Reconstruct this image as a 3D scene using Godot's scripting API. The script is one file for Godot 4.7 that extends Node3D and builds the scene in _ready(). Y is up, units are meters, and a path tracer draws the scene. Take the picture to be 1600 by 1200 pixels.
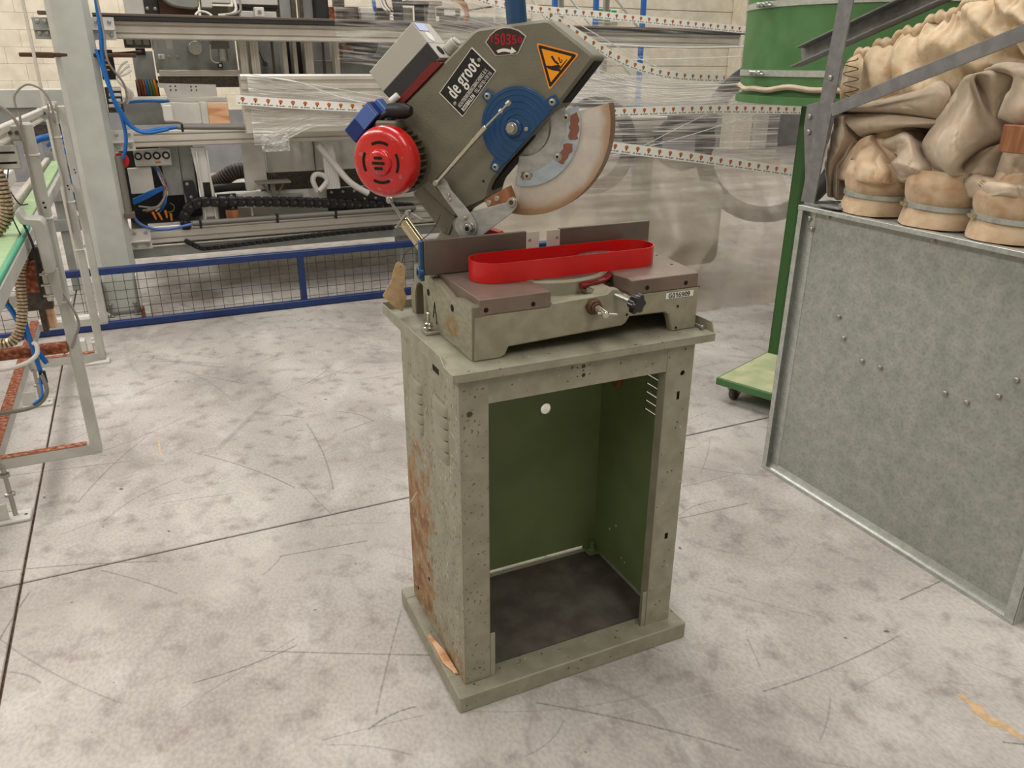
extends Node3D

# ---------------------------------------------------------------- mesh builder
class MB:
	var v := PackedVector3Array()
	var n := PackedVector3Array()
	var u := PackedVector2Array()
	var x := Transform3D()

	func tri(a: Vector3, b: Vector3, c: Vector3, na: Vector3, nb: Vector3, nc: Vector3, ua := Vector2.ZERO, ub := Vector2.ZERO, uc := Vector2.ZERO) -> void:
		a = x * a; b = x * b; c = x * c
		na = (x.basis * na).normalized(); nb = (x.basis * nb).normalized(); nc = (x.basis * nc).normalized()
		if (b - a).cross(c - a).dot(na + nb + nc) > 0.0:
			var t := b; b = c; c = t
			t = nb; nb = nc; nc = t
			var q := ub; ub = uc; uc = q
		v.append(a); v.append(b); v.append(c)
		n.append(na); n.append(nb); n.append(nc)
		u.append(ua); u.append(ub); u.append(uc)

	func quad(a: Vector3, b: Vector3, c: Vector3, d: Vector3, nn: Vector3) -> void:
		tri(a, b, c, nn, nn, nn, Vector2(0, 1), Vector2(1, 1), Vector2(1, 0))
		tri(a, c, d, nn, nn, nn, Vector2(0, 1), Vector2(1, 0), Vector2(0, 0))

	func box(c: Vector3, s: Vector3, b := 0.002) -> MB:
		var h := s * 0.5
		b = minf(b, minf(h.x, minf(h.y, h.z)) * 0.9)
		var P := func(k: int, sx: int, sy: int, sz: int) -> Vector3:
			return c + Vector3(sx * (h.x - (0.0 if k == 0 else b)), sy * (h.y - (0.0 if k == 1 else b)), sz * (h.z - (0.0 if k == 2 else b)))
		for s1: int in [-1, 1]:
			quad(P.call(0, s1, -1, 1), P.call(0, s1, -1, -1), P.call(0, s1, 1, -1), P.call(0, s1, 1, 1), Vector3(s1, 0, 0))
			quad(P.call(1, -1, s1, 1), P.call(1, 1, s1, 1), P.call(1, 1, s1, -1), P.call(1, -1, s1, -1), Vector3(0, s1, 0))
			quad(P.call(2, -1, -1, s1), P.call(2, 1, -1, s1), P.call(2, 1, 1, s1), P.call(2, -1, 1, s1), Vector3(0, 0, s1))
			for s2: int in [-1, 1]:
				quad(P.call(0, s1, s2, 1), P.call(0, s1, s2, -1), P.call(1, s1, s2, -1), P.call(1, s1, s2, 1), Vector3(s1, s2, 0))
				quad(P.call(0, s1, 1, s2), P.call(0, s1, -1, s2), P.call(2, s1, -1, s2), P.call(2, s1, 1, s2), Vector3(s1, 0, s2))
				quad(P.call(1, 1, s1, s2), P.call(1, -1, s1, s2), P.call(2, -1, s1, s2), P.call(2, 1, s1, s2), Vector3(0, s1, s2))
				for s3: int in [-1, 1]:
					var q := Vector3(s1, s2, s3)
					tri(P.call(0, s1, s2, s3), P.call(1, s1, s2, s3), P.call(2, s1, s2, s3), q, q, q)
		return self

	# a box from corner to corner
	func bx(x0: float, x1: float, y0: float, y1: float, z0: float, z1: float, b := 0.002) -> MB:
		return box(Vector3(x0 + x1, y0 + y1, z0 + z1) * 0.5, Vector3(absf(x1 - x0), absf(y1 - y0), absf(z1 - z0)), b)

	# a rectangular bar from a to b, w across and h up
	func bar(a: Vector3, b: Vector3, w: float, h: float, bev := 0.002, up := Vector3.UP) -> MB:
		var d := (b - a).normalized()
		if absf(d.dot(up)) > 0.98:
			up = Vector3.BACK
		var sx := up.cross(d).normalized()
		var keep := x
		x = x * Transform3D(Basis(sx, d.cross(sx), d), (a + b) * 0.5)
		box(Vector3.ZERO, Vector3(w, h, a.distance_to(b)), bev)
		x = keep
		return self

	static func frame(d: Vector3) -> Basis:
		d = d.normalized()
		var a := Vector3.UP if absf(d.y) < 0.95 else Vector3.RIGHT
		var s := a.cross(d).normalized()
		return Basis(s, d, s.cross(d))

	# profile of (radius, height) turned about y; seams sharper than ~40 degrees stay sharp
	func lathe(p: PackedVector2Array, seg := 24, where := Transform3D(), arc := TAU, from := 0.0) -> MB:
		var keep := x
		x = x * where
		var m := p.size()
		var sn: Array[Vector2] = []
		for i in m - 1:
			var d := p[i + 1] - p[i]
			sn.append(Vector2(d.y, -d.x).normalized() if d.length() > 1e-7 else Vector2(1, 0))
		for i in m - 1:
			var n0 := sn[i]
			var n1 := sn[i]
			if i > 0 and sn[i - 1].dot(sn[i]) > 0.77: n0 = (sn[i - 1] + sn[i]).normalized()
			if i < m - 2 and sn[i + 1].dot(sn[i]) > 0.77: n1 = (sn[i + 1] + sn[i]).normalized()
			for k in seg:
				var a := from + arc * k / seg
				var b := from + arc * (k + 1) / seg
				var ca := Vector3(cos(a), 0, sin(a))
				var cb := Vector3(cos(b), 0, sin(b))
				var A := ca * p[i].x + Vector3.UP * p[i].y
				var B := cb * p[i].x + Vector3.UP * p[i].y
				var C := cb * p[i + 1].x + Vector3.UP * p[i + 1].y
				var D := ca * p[i + 1].x + Vector3.UP * p[i + 1].y
				var nA := ca * n0.x + Vector3.UP * n0.y
				var nB := cb * n0.x + Vector3.UP * n0.y
				var nC := cb * n1.x + Vector3.UP * n1.y
				var nD := ca * n1.x + Vector3.UP * n1.y
				if p[i].x > 1e-6: tri(A, B, C, nA, nB, nC, Vector2(float(k) / seg, 0), Vector2(float(k + 1) / seg, 0), Vector2(float(k + 1) / seg, 1))
				if p[i + 1].x > 1e-6: tri(A, C, D, nA, nC, nD, Vector2(float(k) / seg, 0), Vector2(float(k + 1) / seg, 1), Vector2(float(k) / seg, 1))
		x = keep
		return self

	func cyl(a: Vector3, b: Vector3, r: float, seg := 20, bev := 0.0015, r2 := -1.0) -> MB:
		if r2 < 0.0: r2 = r
		var h := a.distance_to(b)
		bev = minf(bev, minf(h * 0.45, minf(r, r2) * 0.45))
		return lathe(PackedVector2Array([Vector2(0, 0), Vector2(r - bev, 0), Vector2(r, bev), Vector2(r2, h - bev), Vector2(r2 - bev, h), Vector2(0, h)]), seg, Transform3D(MB.frame(b - a), a))

	func pipe(a: Vector3, b: Vector3, r: float, ri: float, seg := 20) -> MB:
		var h := a.distance_to(b)
		var e := minf((r - ri) * 0.3, 0.001)
		return lathe(PackedVector2Array([Vector2(ri, 0), Vector2(r - e, 0), Vector2(r, e), Vector2(r, h - e), Vector2(r - e, h), Vector2(ri, h), Vector2(ri, 0)]), seg, Transform3D(MB.frame(b - a), a))

	func hexa(a: Vector3, b: Vector3, r: float) -> MB:
		var h := a.distance_to(b)
		return lathe(PackedVector2Array([Vector2(0, 0), Vector2(r, 0), Vector2(r, h * 0.85), Vector2(r * 0.86, h), Vector2(0, h)]), 6, Transform3D(MB.frame(b - a), a))

	func tube(p: PackedVector3Array, r: float, seg := 8, closed := false) -> MB:
		var m := p.size()
		var rings: Array[PackedVector3Array] = []
		var dirs: Array[PackedVector3Array] = []
		var s := Vector3.ZERO
		for i in m:
			var d := (p[(i + 1) % m] - p[(i - 1 + m) % m]) if closed else (p[mini(i + 1, m - 1)] - p[maxi(i - 1, 0)])
			d = d.normalized()
			if i == 0: s = MB.frame(d).x
			s = (s - d * s.dot(d)).normalized()
			var w := d.cross(s)
			var ring := PackedVector3Array()
			var dd := PackedVector3Array()
			for k in seg:
				var a := TAU * k / seg
				var q := s * cos(a) + w * sin(a)
				dd.append(q)
				ring.append(p[i] + q * r)
			rings.append(ring); dirs.append(dd)
		for i in (m if closed else m - 1):
			var j := (i + 1) % m
			for k in seg:
				var l := (k + 1) % seg
				tri(rings[i][k], rings[i][l], rings[j][l], dirs[i][k], dirs[i][l], dirs[j][l])
				tri(rings[i][k], rings[j][l], rings[j][k], dirs[i][k], dirs[j][l], dirs[j][k])
		if not closed:
			for e: int in [0, m - 1]:
				var nn := (p[0] - p[1]).normalized() if e == 0 else (p[m - 1] - p[m - 2]).normalized()
				for k in seg:
					tri(p[e], rings[e][k], rings[e][(k + 1) % seg], nn, nn, nn)
		return self

	# polygon in xy drawn out along z, with a small bevel on both rims
	func prism(poly: PackedVector2Array, z0: float, z1: float, bev := 0.002, smooth := 0.8) -> MB:
		var p := poly.duplicate()
		if Geometry2D.is_polygon_clockwise(p): p.reverse()
		var m := p.size()
		var en: Array[Vector2] = []
		for i in m:
			var d := p[(i + 1) % m] - p[i]
			en.append(Vector2(d.y, -d.x).normalized())
		var q := PackedVector2Array()
		for i in m:
			var a := en[(i - 1 + m) % m]
			var b := en[i]
			var mt := a + b
			var l := maxf(mt.length_squared(), 0.5)
			q.append(p[i] - mt * 2.0 * bev / l)
		var zz := [z0, z0 + bev, z1 - bev, z1]
		for i in m:
			var j := (i + 1) % m
			var ni := en[i]
			var nj := en[i]
			if en[(i - 1 + m) % m].dot(en[i]) > smooth: ni = (en[(i - 1 + m) % m] + en[i]).normalized()
			if en[j].dot(en[i]) > smooth: nj = (en[j] + en[i]).normalized()
			var N := func(w: Vector2, zc: float) -> Vector3: return Vector3(w.x, w.y, zc)
			var V := func(w: Vector2, zc: float) -> Vector3: return Vector3(w.x, w.y, zc)
			tri(V.call(p[i], zz[1]), V.call(p[j], zz[1]), V.call(p[j], zz[2]), N.call(ni, 0), N.call(nj, 0), N.call(nj, 0))
			tri(V.call(p[i], zz[1]), V.call(p[j], zz[2]), V.call(p[i], zz[2]), N.call(ni, 0), N.call(nj, 0), N.call(ni, 0))
			if bev > 0.0:
				for e in 2:
					var zi: float = zz[0] if e == 0 else zz[3]
					var zo: float = zz[1] if e == 0 else zz[2]
					var dz := -0.8 if e == 0 else 0.8
					tri(V.call(p[i], zo), V.call(p[j], zo), V.call(q[j], zi), N.call(ni, dz), N.call(nj, dz), N.call(nj, dz))
					tri(V.call(p[i], zo), V.call(q[j], zi), V.call(q[i], zi), N.call(ni, dz), N.call(nj, dz), N.call(ni, dz))
		var lo := p[0]
		var hi := p[0]
		for w in p:
			lo = lo.min(w); hi = hi.max(w)
		var sz := hi - lo
		var idx := Geometry2D.triangulate_polygon(q)
		for k in range(0, idx.size(), 3):
			for e in 2:
				var z: float = z0 if e == 0 else z1
				var nn := Vector3(0, 0, -1 if e == 0 else 1)
				var a := q[idx[k]]; var b := q[idx[k + 1]]; var c := q[idx[k + 2]]
				var U := func(w: Vector2) -> Vector2: return Vector2((w.x - lo.x) / sz.x, 1.0 - (w.y - lo.y) / sz.y)
				tri(Vector3(a.x, a.y, z), Vector3(b.x, b.y, z), Vector3(c.x, c.y, z), nn, nn, nn, U.call(a), U.call(b), U.call(c))
		return self

	# a surface of points f(u, v), u and v from 0 to 1
	func grid(f: Callable, nu: int, nv: int, wrap := false) -> MB:
		var P := PackedVector3Array()
		for j in nv + 1:
			for i in nu + 1:
				P.append(f.call(float(i % nu if wrap else i) / nu, float(j) / nv))
		var N := PackedVector3Array()
		for j in nv + 1:
			for i in nu + 1:
				var i0 := i - 1
				var i1 := i + 1
				if wrap:
					i0 = (i - 1 + nu) % nu; i1 = (i + 1) % nu
				else:
					i0 = maxi(i0, 0); i1 = mini(i1, nu)
				var du := P[j * (nu + 1) + i1] - P[j * (nu + 1) + i0]
				var dv := P[mini(j + 1, nv) * (nu + 1) + i] - P[maxi(j - 1, 0) * (nu + 1) + i]
				N.append(du.cross(dv).normalized())
		for j in nv:
			for i in nu:
				var a := j * (nu + 1) + i
				var b := a + 1
				var c := b + nu + 1
				var d := a + nu + 1
				var ua := Vector2(float(i) / nu, float(j) / nv)
				var uc := Vector2(float(i + 1) / nu, float(j + 1) / nv)
				tri(P[a], P[b], P[c], N[a], N[b], N[c], ua, Vector2(uc.x, ua.y), uc)
				tri(P[a], P[c], P[d], N[a], N[c], N[d], ua, uc, Vector2(ua.x, uc.y))
		return self

	func mesh() -> ArrayMesh:
		var am := ArrayMesh.new()
		var a := []
		a.resize(Mesh.ARRAY_MAX)
		a[Mesh.ARRAY_VERTEX] = v
		a[Mesh.ARRAY_NORMAL] = n
		a[Mesh.ARRAY_TEX_UV] = u
		am.add_surface_from_arrays(Mesh.PRIMITIVE_TRIANGLES, a)
		return am

# ---------------------------------------------------------------- objects
var used := {}
var M := {}

func mb() -> MB:
	return MB.new()

func numbered(called: String) -> String:
	var k: int = used.get(called, -1) + 1
	used[called] = k
	return called if k == 0 else "%s_%03d" % [called, k]

func base_of(p: Node) -> Vector3:
	var o := Vector3.ZERO
	while p != self:
		o += (p as Node3D).position
		p = p.get_parent()
	return o

func tag(o: Node, label: String, category := "", group := "", kind := "") -> void:
	if label: o.set_meta("label", label)
	if category: o.set_meta("category", category)
	if group: o.set_meta("group", group)
	if kind: o.set_meta("kind", kind)

func thing(called: String, label: String, category: String, at: Vector3, group := "") -> Node3D:
	var o := Node3D.new()
	o.name = numbered(called)
	add_child(o)
	o.position = at
	tag(o, label, category, group)
	return o

# commits what b holds (in world coordinates) as one named mesh under parent
func obj(called: String, b: MB, m: Material, parent: Node = null, label := "") -> MeshInstance3D:
	var o := MeshInstance3D.new()
	if parent == null:
		o.name = numbered(called)
		add_child(o)
	else:
		o.name = called
		parent.add_child(o, true)
		var off := base_of(parent)
		if off != Vector3.ZERO:
			for i in b.v.size(): b.v[i] -= off
	o.mesh = b.mesh()
	o.material_override = m
	if label: o.set_meta("label", label)
	return o

# one shared mesh put at several places under parent, each a part of its own
func stamp(called: String, b: MB, m: Material, parent: Node, places: Array, turn := Basis()) -> void:
	var me := b.mesh()
	var off := base_of(parent)
	for p in places:
		var o := MeshInstance3D.new()
		o.name = called
		parent.add_child(o, true)
		o.mesh = me
		o.material_override = m
		o.transform = Transform3D(turn, (p as Vector3) - off) if p is Vector3 else Transform3D((p as Transform3D).basis, (p as Transform3D).origin - off)

func struct(called: String, b: MB, m: Material, parent: Node = null) -> MeshInstance3D:
	var o := obj(called, b, m, parent)
	if parent == null: o.set_meta("kind", "structure")
	return o

func words(called: String, text: String, size: float, at: Transform3D, m: Material, parent: Node, width := 0.0, depth := 0.0006, font := "Droid Sans", bold := 400) -> MeshInstance3D:
	var t := TextMesh.new()
	var f := SystemFont.new()
	f.font_names = PackedStringArray([font])
	f.font_weight = bold
	t.font = f
	t.font_size = 32
	t.text = text
	t.pixel_size = size / 32.0
	t.depth = depth
	t.curve_step = 2.0
	var o := MeshInstance3D.new()
	o.name = called
	parent.add_child(o, true)
	o.mesh = t
	o.material_override = m
	var tr := at
	if width > 0.0:
		var w := t.get_aabb().size.x
		if w > 0.0: tr = at * Transform3D(Basis.from_scale(Vector3(width / w, 1, 1)), Vector3.ZERO)
	tr.origin -= base_of(parent)
	o.transform = tr
	return o

func curve(p: Array, n := 8) -> PackedVector3Array:
	var out := PackedVector3Array()
	for i in p.size() - 1:
		var a: Vector3 = p[maxi(i - 1, 0)]
		var b: Vector3 = p[i]
		var c: Vector3 = p[i + 1]
		var d: Vector3 = p[mini(i + 2, p.size() - 1)]
		for k in n:
			out.append(b.cubic_interpolate(c, a, d, float(k) / n))
	out.append(p[p.size() - 1])
	return out

func arc2(c: Vector2, r: float, a0: float, a1: float, n: int) -> PackedVector2Array:
	var o := PackedVector2Array()
	for i in n + 1:
		var a := deg_to_rad(lerpf(a0, a1, float(i) / n))
		o.append(c + Vector2(cos(a), sin(a)) * r)
	return o

func poly(p: Array) -> PackedVector2Array:
	var o := PackedVector2Array()
	for i in range(0, p.size(), 2): o.append(Vector2(p[i], p[i + 1]))
	return o

# polygon with its corners rounded
func rounded(p: PackedVector2Array, r: float, n := 4) -> PackedVector2Array:
	var o := PackedVector2Array()
	var m := p.size()
	for i in m:
		var a := p[(i - 1 + m) % m]; var b := p[i]; var c := p[(i + 1) % m]
		var k := minf(r, minf(a.distance_to(b), b.distance_to(c)) * 0.45)
		var s := b + (a - b).normalized() * k
		var e := b + (c - b).normalized() * k
		for j in n + 1:
			var t := float(j) / n
			o.append(s.lerp(b, t).lerp(b.lerp(e, t), t))
	return o

# ---------------------------------------------------------------- textures and materials
func ramp(im: Image, stops: Array) -> Image:
	var lut := PackedInt32Array()
	for i in 256:
		var t := i / 255.0
		var col: Color = stops[0][1]
		for k in stops.size() - 1:
			var a: float = stops[k][0]; var b: float = stops[k + 1][0]
			if t >= a:
				col = (stops[k][1] as Color).lerp(stops[k + 1][1], clampf((t - a) / maxf(b - a, 1e-5), 0, 1))
		lut.append(col.r8 | col.g8 << 8 | col.b8 << 16 | col.a8 << 24)
	im.convert(Image.FORMAT_L8)
	var src := im.get_data()
	var out := PackedInt32Array()
	out.resize(src.size())
	for i in src.size(): out[i] = lut[src[i]]
	return Image.create_from_data(im.get_width(), im.get_height(), false, Image.FORMAT_RGBA8, out.to_byte_array())

func noise(sd: int, freq: float, size := Vector2i(512, 512), oct := 4, kind := FastNoiseLite.TYPE_SIMPLEX_SMOOTH, fractal := FastNoiseLite.FRACTAL_FBM) -> Image:
	var f := FastNoiseLite.new()
	f.seed = sd
	f.noise_type = kind
	f.frequency = freq
	f.fractal_type = fractal
	f.fractal_octaves = oct
	return f.get_seamless_image(size.x, size.y)

func over(a: Image, b: Image) -> void:
	if b.get_size() != a.get_size(): b.resize(a.get_width(), a.get_height(), Image.INTERPOLATE_CUBIC)
	a.blend_rect(b, Rect2i(Vector2i.ZERO, b.get_size()), Vector2i.ZERO)

func dot(im: Image, c: Vector2, rx: float, ry: float, ang: float, col: Color) -> void:
	var r := ceili(maxf(rx, ry)) + 1
	var ca := cos(ang); var sa := sin(ang)
	var w := im.get_width(); var h := im.get_height()
	for yy in range(int(c.y) - r, int(c.y) + r + 1):
		for xx in range(int(c.x) - r, int(c.x) + r + 1):
			var d := Vector2(xx, yy) - c
			var e := Vector2(d.x * ca + d.y * sa, -d.x * sa + d.y * ca) / Vector2(rx, ry)
			var l := e.length_squared()
			if l < 1.0:
				var X := posmod(xx, w); var Y := posmod(yy, h)
				im.set_pixel(X, Y, im.get_pixel(X, Y).lerp(Color(col, 1), col.a * minf(1.0, (1.0 - l) * 3.0)))

func scratch(im: Image, a: Vector2, b: Vector2, w: float, col: Color, bend := 0.0, rng: RandomNumberGenerator = null) -> void:
	var l := a.distance_to(b)
	var m := maxi(2, int(l / maxf(w * 0.7, 0.7)))
	var side := (b - a).orthogonal().normalized() * bend
	for i in m:
		var t := float(i) / m
		var al := col.a * (rng.randf_range(0.3, 1.0) if rng else 1.0)
		dot(im, a.lerp(b, t) + side * 4.0 * t * (1.0 - t), w, w, 0, Color(col, al))

func tex(im: Image) -> ImageTexture:
	return ImageTexture.create_from_image(im)

func mat(called: String, col: Variant, rough := 0.6, metal := 0.0, o := {}) -> StandardMaterial3D:
	var m := StandardMaterial3D.new()
	m.resource_name = called
	if col is Color:
		m.albedo_color = col
	else:
		m.albedo_texture = tex(col)
	m.roughness = rough
	m.metallic = metal
	if o.has("tri"):
		m.uv1_triplanar = true
		m.uv1_scale = Vector3.ONE * float(o.tri)
		m.uv1_world_triplanar = o.get("world", false)
	if o.has("tint"): m.albedo_color = o.tint
	if o.has("bump"):
		m.heightmap_enabled = true
		m.heightmap_texture = o.bump if o.bump is Texture2D else tex(o.bump)
		m.heightmap_scale = o.depth
	if o.has("rt"):
		m.roughness_texture = o.rt if o.rt is Texture2D else tex(o.rt)
	if o.has("coat"):
		m.clearcoat_enabled = true
		m.clearcoat = o.coat
		m.clearcoat_roughness = 0.15
	if o.has("alpha"):
		m.transparency = BaseMaterial3D.TRANSPARENCY_ALPHA
		m.albedo_color.a = o.alpha
		m.cull_mode = BaseMaterial3D.CULL_DISABLED
	if o.has("rim"):
		m.rim_enabled = true
		m.rim = o.rim
	if o.has("double"): m.cull_mode = BaseMaterial3D.CULL_DISABLED
	M[called] = m
	return m

# mottled colour: two tones of one paint, cheap and seamless
func mottle(sd: int, a: Color, b: Color, freq := 0.02, size := 256, c: Variant = null) -> Image:
	var st := [[0.25, a], [0.75, b]]
	if c != null: st = [[0.2, a], [0.55, b], [0.85, c]]
	return ramp(noise(sd, freq, Vector2i(size, size), 5), st)

# ---------------------------------------------------------------- the scene
func _ready() -> void:
	# camera
	var cam := Camera3D.new()
	cam.name = "camera"
	var pitch := deg_to_rad(22.33); var yaw := deg_to_rad(25.0); var roll := deg_to_rad(0.285)
	var fw := Vector3(sin(yaw) * cos(pitch), -sin(pitch), -cos(yaw) * cos(pitch))
	var r0 := Vector3(cos(yaw), 0, sin(yaw))
	var u0 := r0.cross(fw)
	var rt := r0 * cos(roll) + u0 * sin(roll)
	var up := -r0 * sin(roll) + u0 * cos(roll)
	add_child(cam)
	cam.transform = Transform3D(Basis(rt, up, -fw), Vector3(0, 1.5, 0))
	cam.fov = rad_to_deg(2.0 * atan(600.0 / 1221.0))
	cam.near = 0.05
	cam.far = 100.0
	cam.current = true
	# environment
	var we := WorldEnvironment.new()
	we.name = "environment"
	var env := Environment.new()
	env.background_mode = Environment.BG_COLOR
	env.background_color = Color(0.8, 0.85, 0.9)
	env.tonemap_mode = Environment.TONE_MAPPER_LINEAR
	env.tonemap_exposure = 0.94
	env.sdfgi_enabled = true
	env.ssao_enabled = true
	env.ssil_enabled = true
	we.environment = env
	add_child(we)
	# roof light panels
	lamps()
	materials()
	hall()
	stand()
	saw()
	loose_things()
	collector()
	filter_unit()
	fence_panel()
	panel_machine()
	conveyor()
	wrapped_machine()

const CEIL := 6.4

func lamps() -> void:
	var glow := StandardMaterial3D.new()
	glow.resource_name = "lit_diffuser"
	glow.albedo_color = Color(0.9, 0.9, 0.9)
	glow.emission_enabled = true
	glow.emission = Color(1.0, 0.985, 0.95)
	glow.emission_energy_multiplier = 2.0
	var housing := mat("lamp_housing", Color(0.7, 0.7, 0.7), 0.5)
	var where := ["over the left end of the hall", "over the middle of the hall", "over the right end of the hall"]
	for i in 3:
		for j in 3:
			var c := Vector3([-4.5, 1.2, 7.5][i], CEIL - 0.1, [2.2, -3.4, -9.0][j])
			var t := thing("ceiling_light_panel", "long white ceiling light panel %s, %s" % [where[i], ["behind the viewer", "above the saw row", "near the back wall"][j]], "ceiling light", c, "ceiling light panels")
			obj("frame", mb().box(c + Vector3(0, 0.05, 0), Vector3(1.5, 0.08, 4.2), 0.01), housing, t)
			obj("diffuser", mb().box(c, Vector3(1.4, 0.02, 4.1), 0.004), glow, t)
			var l := AreaLight3D.new()
			l.name = "panel_light"
			t.add_child(l, true)
			l.position = Vector3(0, -0.03, 0)
			l.rotation = Vector3(-PI / 2, 0, 0)
			l.area_size = Vector2(1.4, 4.1)
			l.light_energy = [[14.0, 27.0, 24.0], [11.0, 15.0, 23.0], [7.0, 9.0, 16.0]][i][j]
			l.light_color = Color(1.0, 0.98, 0.962)
			l.area_range = 30.0
			l.shadow_enabled = true

func materials() -> void:
	var rng := RandomNumberGenerator.new()
	rng.seed = 5
	# concrete
	var fl := ramp(noise(3, 0.0042, Vector2i(1024, 1024), 6), [[0.15, Color(0.575, 0.552, 0.53)], [0.4, Color(0.65, 0.628, 0.605)], [0.6, Color(0.69, 0.67, 0.648)], [0.9, Color(0.735, 0.718, 0.695)]])
	fl.resize(2048, 2048, Image.INTERPOLATE_CUBIC)
	var st := ramp(noise(8, 0.012, Vector2i(1024, 512), 5, FastNoiseLite.TYPE_SIMPLEX, FastNoiseLite.FRACTAL_RIDGED), [[0.3, Color(0.4, 0.385, 0.37, 0.0)], [0.7, Color(0.4, 0.385, 0.37, 0.02)], [0.97, Color(0.36, 0.335, 0.32, 0.2)]])
	over(fl, st)
	var sp := ramp(noise(21, 0.03, Vector2i(1024, 1024), 5, FastNoiseLite.TYPE_SIMPLEX), [[0.58, Color(0.5, 0.46, 0.44, 0.0)], [0.76, Color(0.47, 0.43, 0.41, 0.2)], [0.95, Color(0.4, 0.36, 0.34, 0.4)]])
	over(fl, sp)
	var wh := ramp(noise(33, 0.018, Vector2i(1024, 640), 5, FastNoiseLite.TYPE_SIMPLEX), [[0.56, Color(0.84, 0.83, 0.81, 0.0)], [0.85, Color(0.84, 0.83, 0.81, 0.28)]])
	over(fl, wh)
	var fine := ramp(noise(44, 0.16, Vector2i(2048, 1400), 3, FastNoiseLite.TYPE_SIMPLEX), [[0.2, Color(0.38, 0.35, 0.34, 0.12)], [0.45, Color(0.4, 0.4, 0.4, 0.0)], [0.6, Color(0.9, 0.89, 0.87, 0.0)], [0.85, Color(0.9, 0.89, 0.87, 0.14)]])
	over(fl, fine)
	for i in 420:
		var a := Vector2(rng.randf(), rng.randf()) * 2048.0
		var an := rng.randfn(0.5, 0.5) if rng.randf() < 0.6 else rng.randf() * TAU
		var l := 30.0 + 240.0 * pow(rng.randf(), 2.0)
		scratch(fl, a, a + Vector2(cos(an), sin(an)) * l, rng.randf_range(0.6, 1.3), Color(0.3, 0.28, 0.27, rng.randf_range(0.1, 0.4)) if rng.randf() < 0.75 else Color(0.85, 0.84, 0.82, 0.16), rng.randfn(0, 5), rng)
	for i in 16:
		var a := Vector2(rng.randf(), rng.randf()) * 2048.0
		var an := rng.randf() * TAU
		scratch(fl, a, a + Vector2(cos(an), sin(an)) * rng.randf_range(150, 420), rng.randf_range(4, 9), Color(0.36, 0.35, 0.34, 0.1), rng.randfn(0, 40), rng)
	for i in 260:
		var r := 0.8 + 3.2 * pow(rng.randf(), 4.0)
		dot(fl, Vector2(rng.randf(), rng.randf()) * 2048.0, r, r * rng.randf_range(0.5, 1), rng.randf() * PI, Color(0.2, 0.17, 0.16, 0.6))
	var rough := ramp(noise(13, 0.02, Vector2i(512, 512), 5), [[0.2, Color(0.5, 0.5, 0.5)], [0.8, Color(0.78, 0.78, 0.78)]])
	mat("concrete", fl, 1.0, 0.0, {"tri": 0.2, "world": true, "rt": rough})
	M.concrete.metallic_specular = 0.35
	mat("joint", mottle(51, Color(0.2, 0.13, 0.1), Color(0.36, 0.25, 0.19), 0.05), 0.9, 0, {"tri": 3.0})
	mat("under", Color(0.25, 0.24, 0.23), 0.9)
	mat("wall_cream", mottle(52, Color(0.80, 0.77, 0.69), Color(0.86, 0.83, 0.76), 0.02), 0.8, 0, {"tri": 0.7, "world": true})
	mat("wall_grey", mottle(53, Color(0.48, 0.48, 0.49), Color(0.53, 0.53, 0.54), 0.02), 0.8, 0, {"tri": 0.5})
	mat("mortar", Color(0.8, 0.77, 0.69), 0.9)
	mat("ceiling", Color(0.82, 0.82, 0.81), 0.9)
	# paints
	var grain := noise(61, 0.25, Vector2i(256, 256), 2)
	var olive := mottle(62, Color(0.525, 0.515, 0.445), Color(0.575, 0.565, 0.495), 0.02)
	var chip := olive.duplicate() as Image
	chip.resize(512, 512)
	for i in 240:
		var r := 0.8 + 4.0 * pow(rng.randf(), 3.0)
		dot(chip, Vector2(rng.randf(), rng.randf()) * 512.0, r, r * rng.randf_range(0.35, 0.8), rng.randfn(0.9, 0.6), Color(0.24, 0.18, 0.14, 0.85) if rng.randf() < 0.75 else Color(0.72, 0.7, 0.62, 0.7))
	mat("olive", olive, 0.5, 0, {"tri": 1.6})
	mat("olive_chipped", chip, 0.5, 0, {"tri": 2.4})
	var post := olive.duplicate() as Image
	post.resize(512, 512)
	for i in 1100:
		var r := 1.0 + 4.2 * pow(rng.randf(), 2.2)
		dot(post, Vector2(rng.randf(), rng.randf()) * 512.0, r, r * rng.randf_range(0.25, 0.6), rng.randfn(-0.9, 0.5), Color(0.37, 0.29, 0.23, 0.8))
	mat("olive_worn", post, 0.55, 0, {"tri": 2.2})
	var side := olive.duplicate() as Image
	side.resize(512, 1024)
	var rust := ramp(noise(71, 0.012, Vector2i(512, 1024), 5), [[0.2, Color(0.6, 0.45, 0.27, 0.45)], [0.5, Color(0.56, 0.39, 0.21, 0.85)], [0.8, Color(0.44, 0.28, 0.15, 0.95)]])
	var edge := noise(72, 0.01, Vector2i(512, 1024), 4)
	for yy in 1024:
		for xx in 512:
			var U := xx / 512.0; var V := yy / 1024.0
			var e := (edge.get_pixel(xx, yy).r - 0.5) * 0.5
			var k := smoothstep(0.5, 0.66, U + e * 0.7) * smoothstep(0.36, 0.5, V + e * 0.6) * (1.0 - 0.6 * smoothstep(0.95, 1.0, V))
			k = maxf(k, 0.6 * smoothstep(0.9, 1.0, V + e * 0.3) * smoothstep(0.6, 0.2, U))
			if k > 0.01:
				var c := rust.get_pixel(xx, yy)
				side.set_pixel(xx, yy, side.get_pixel(xx, yy).lerp(Color(c, 1), c.a * k))
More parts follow.
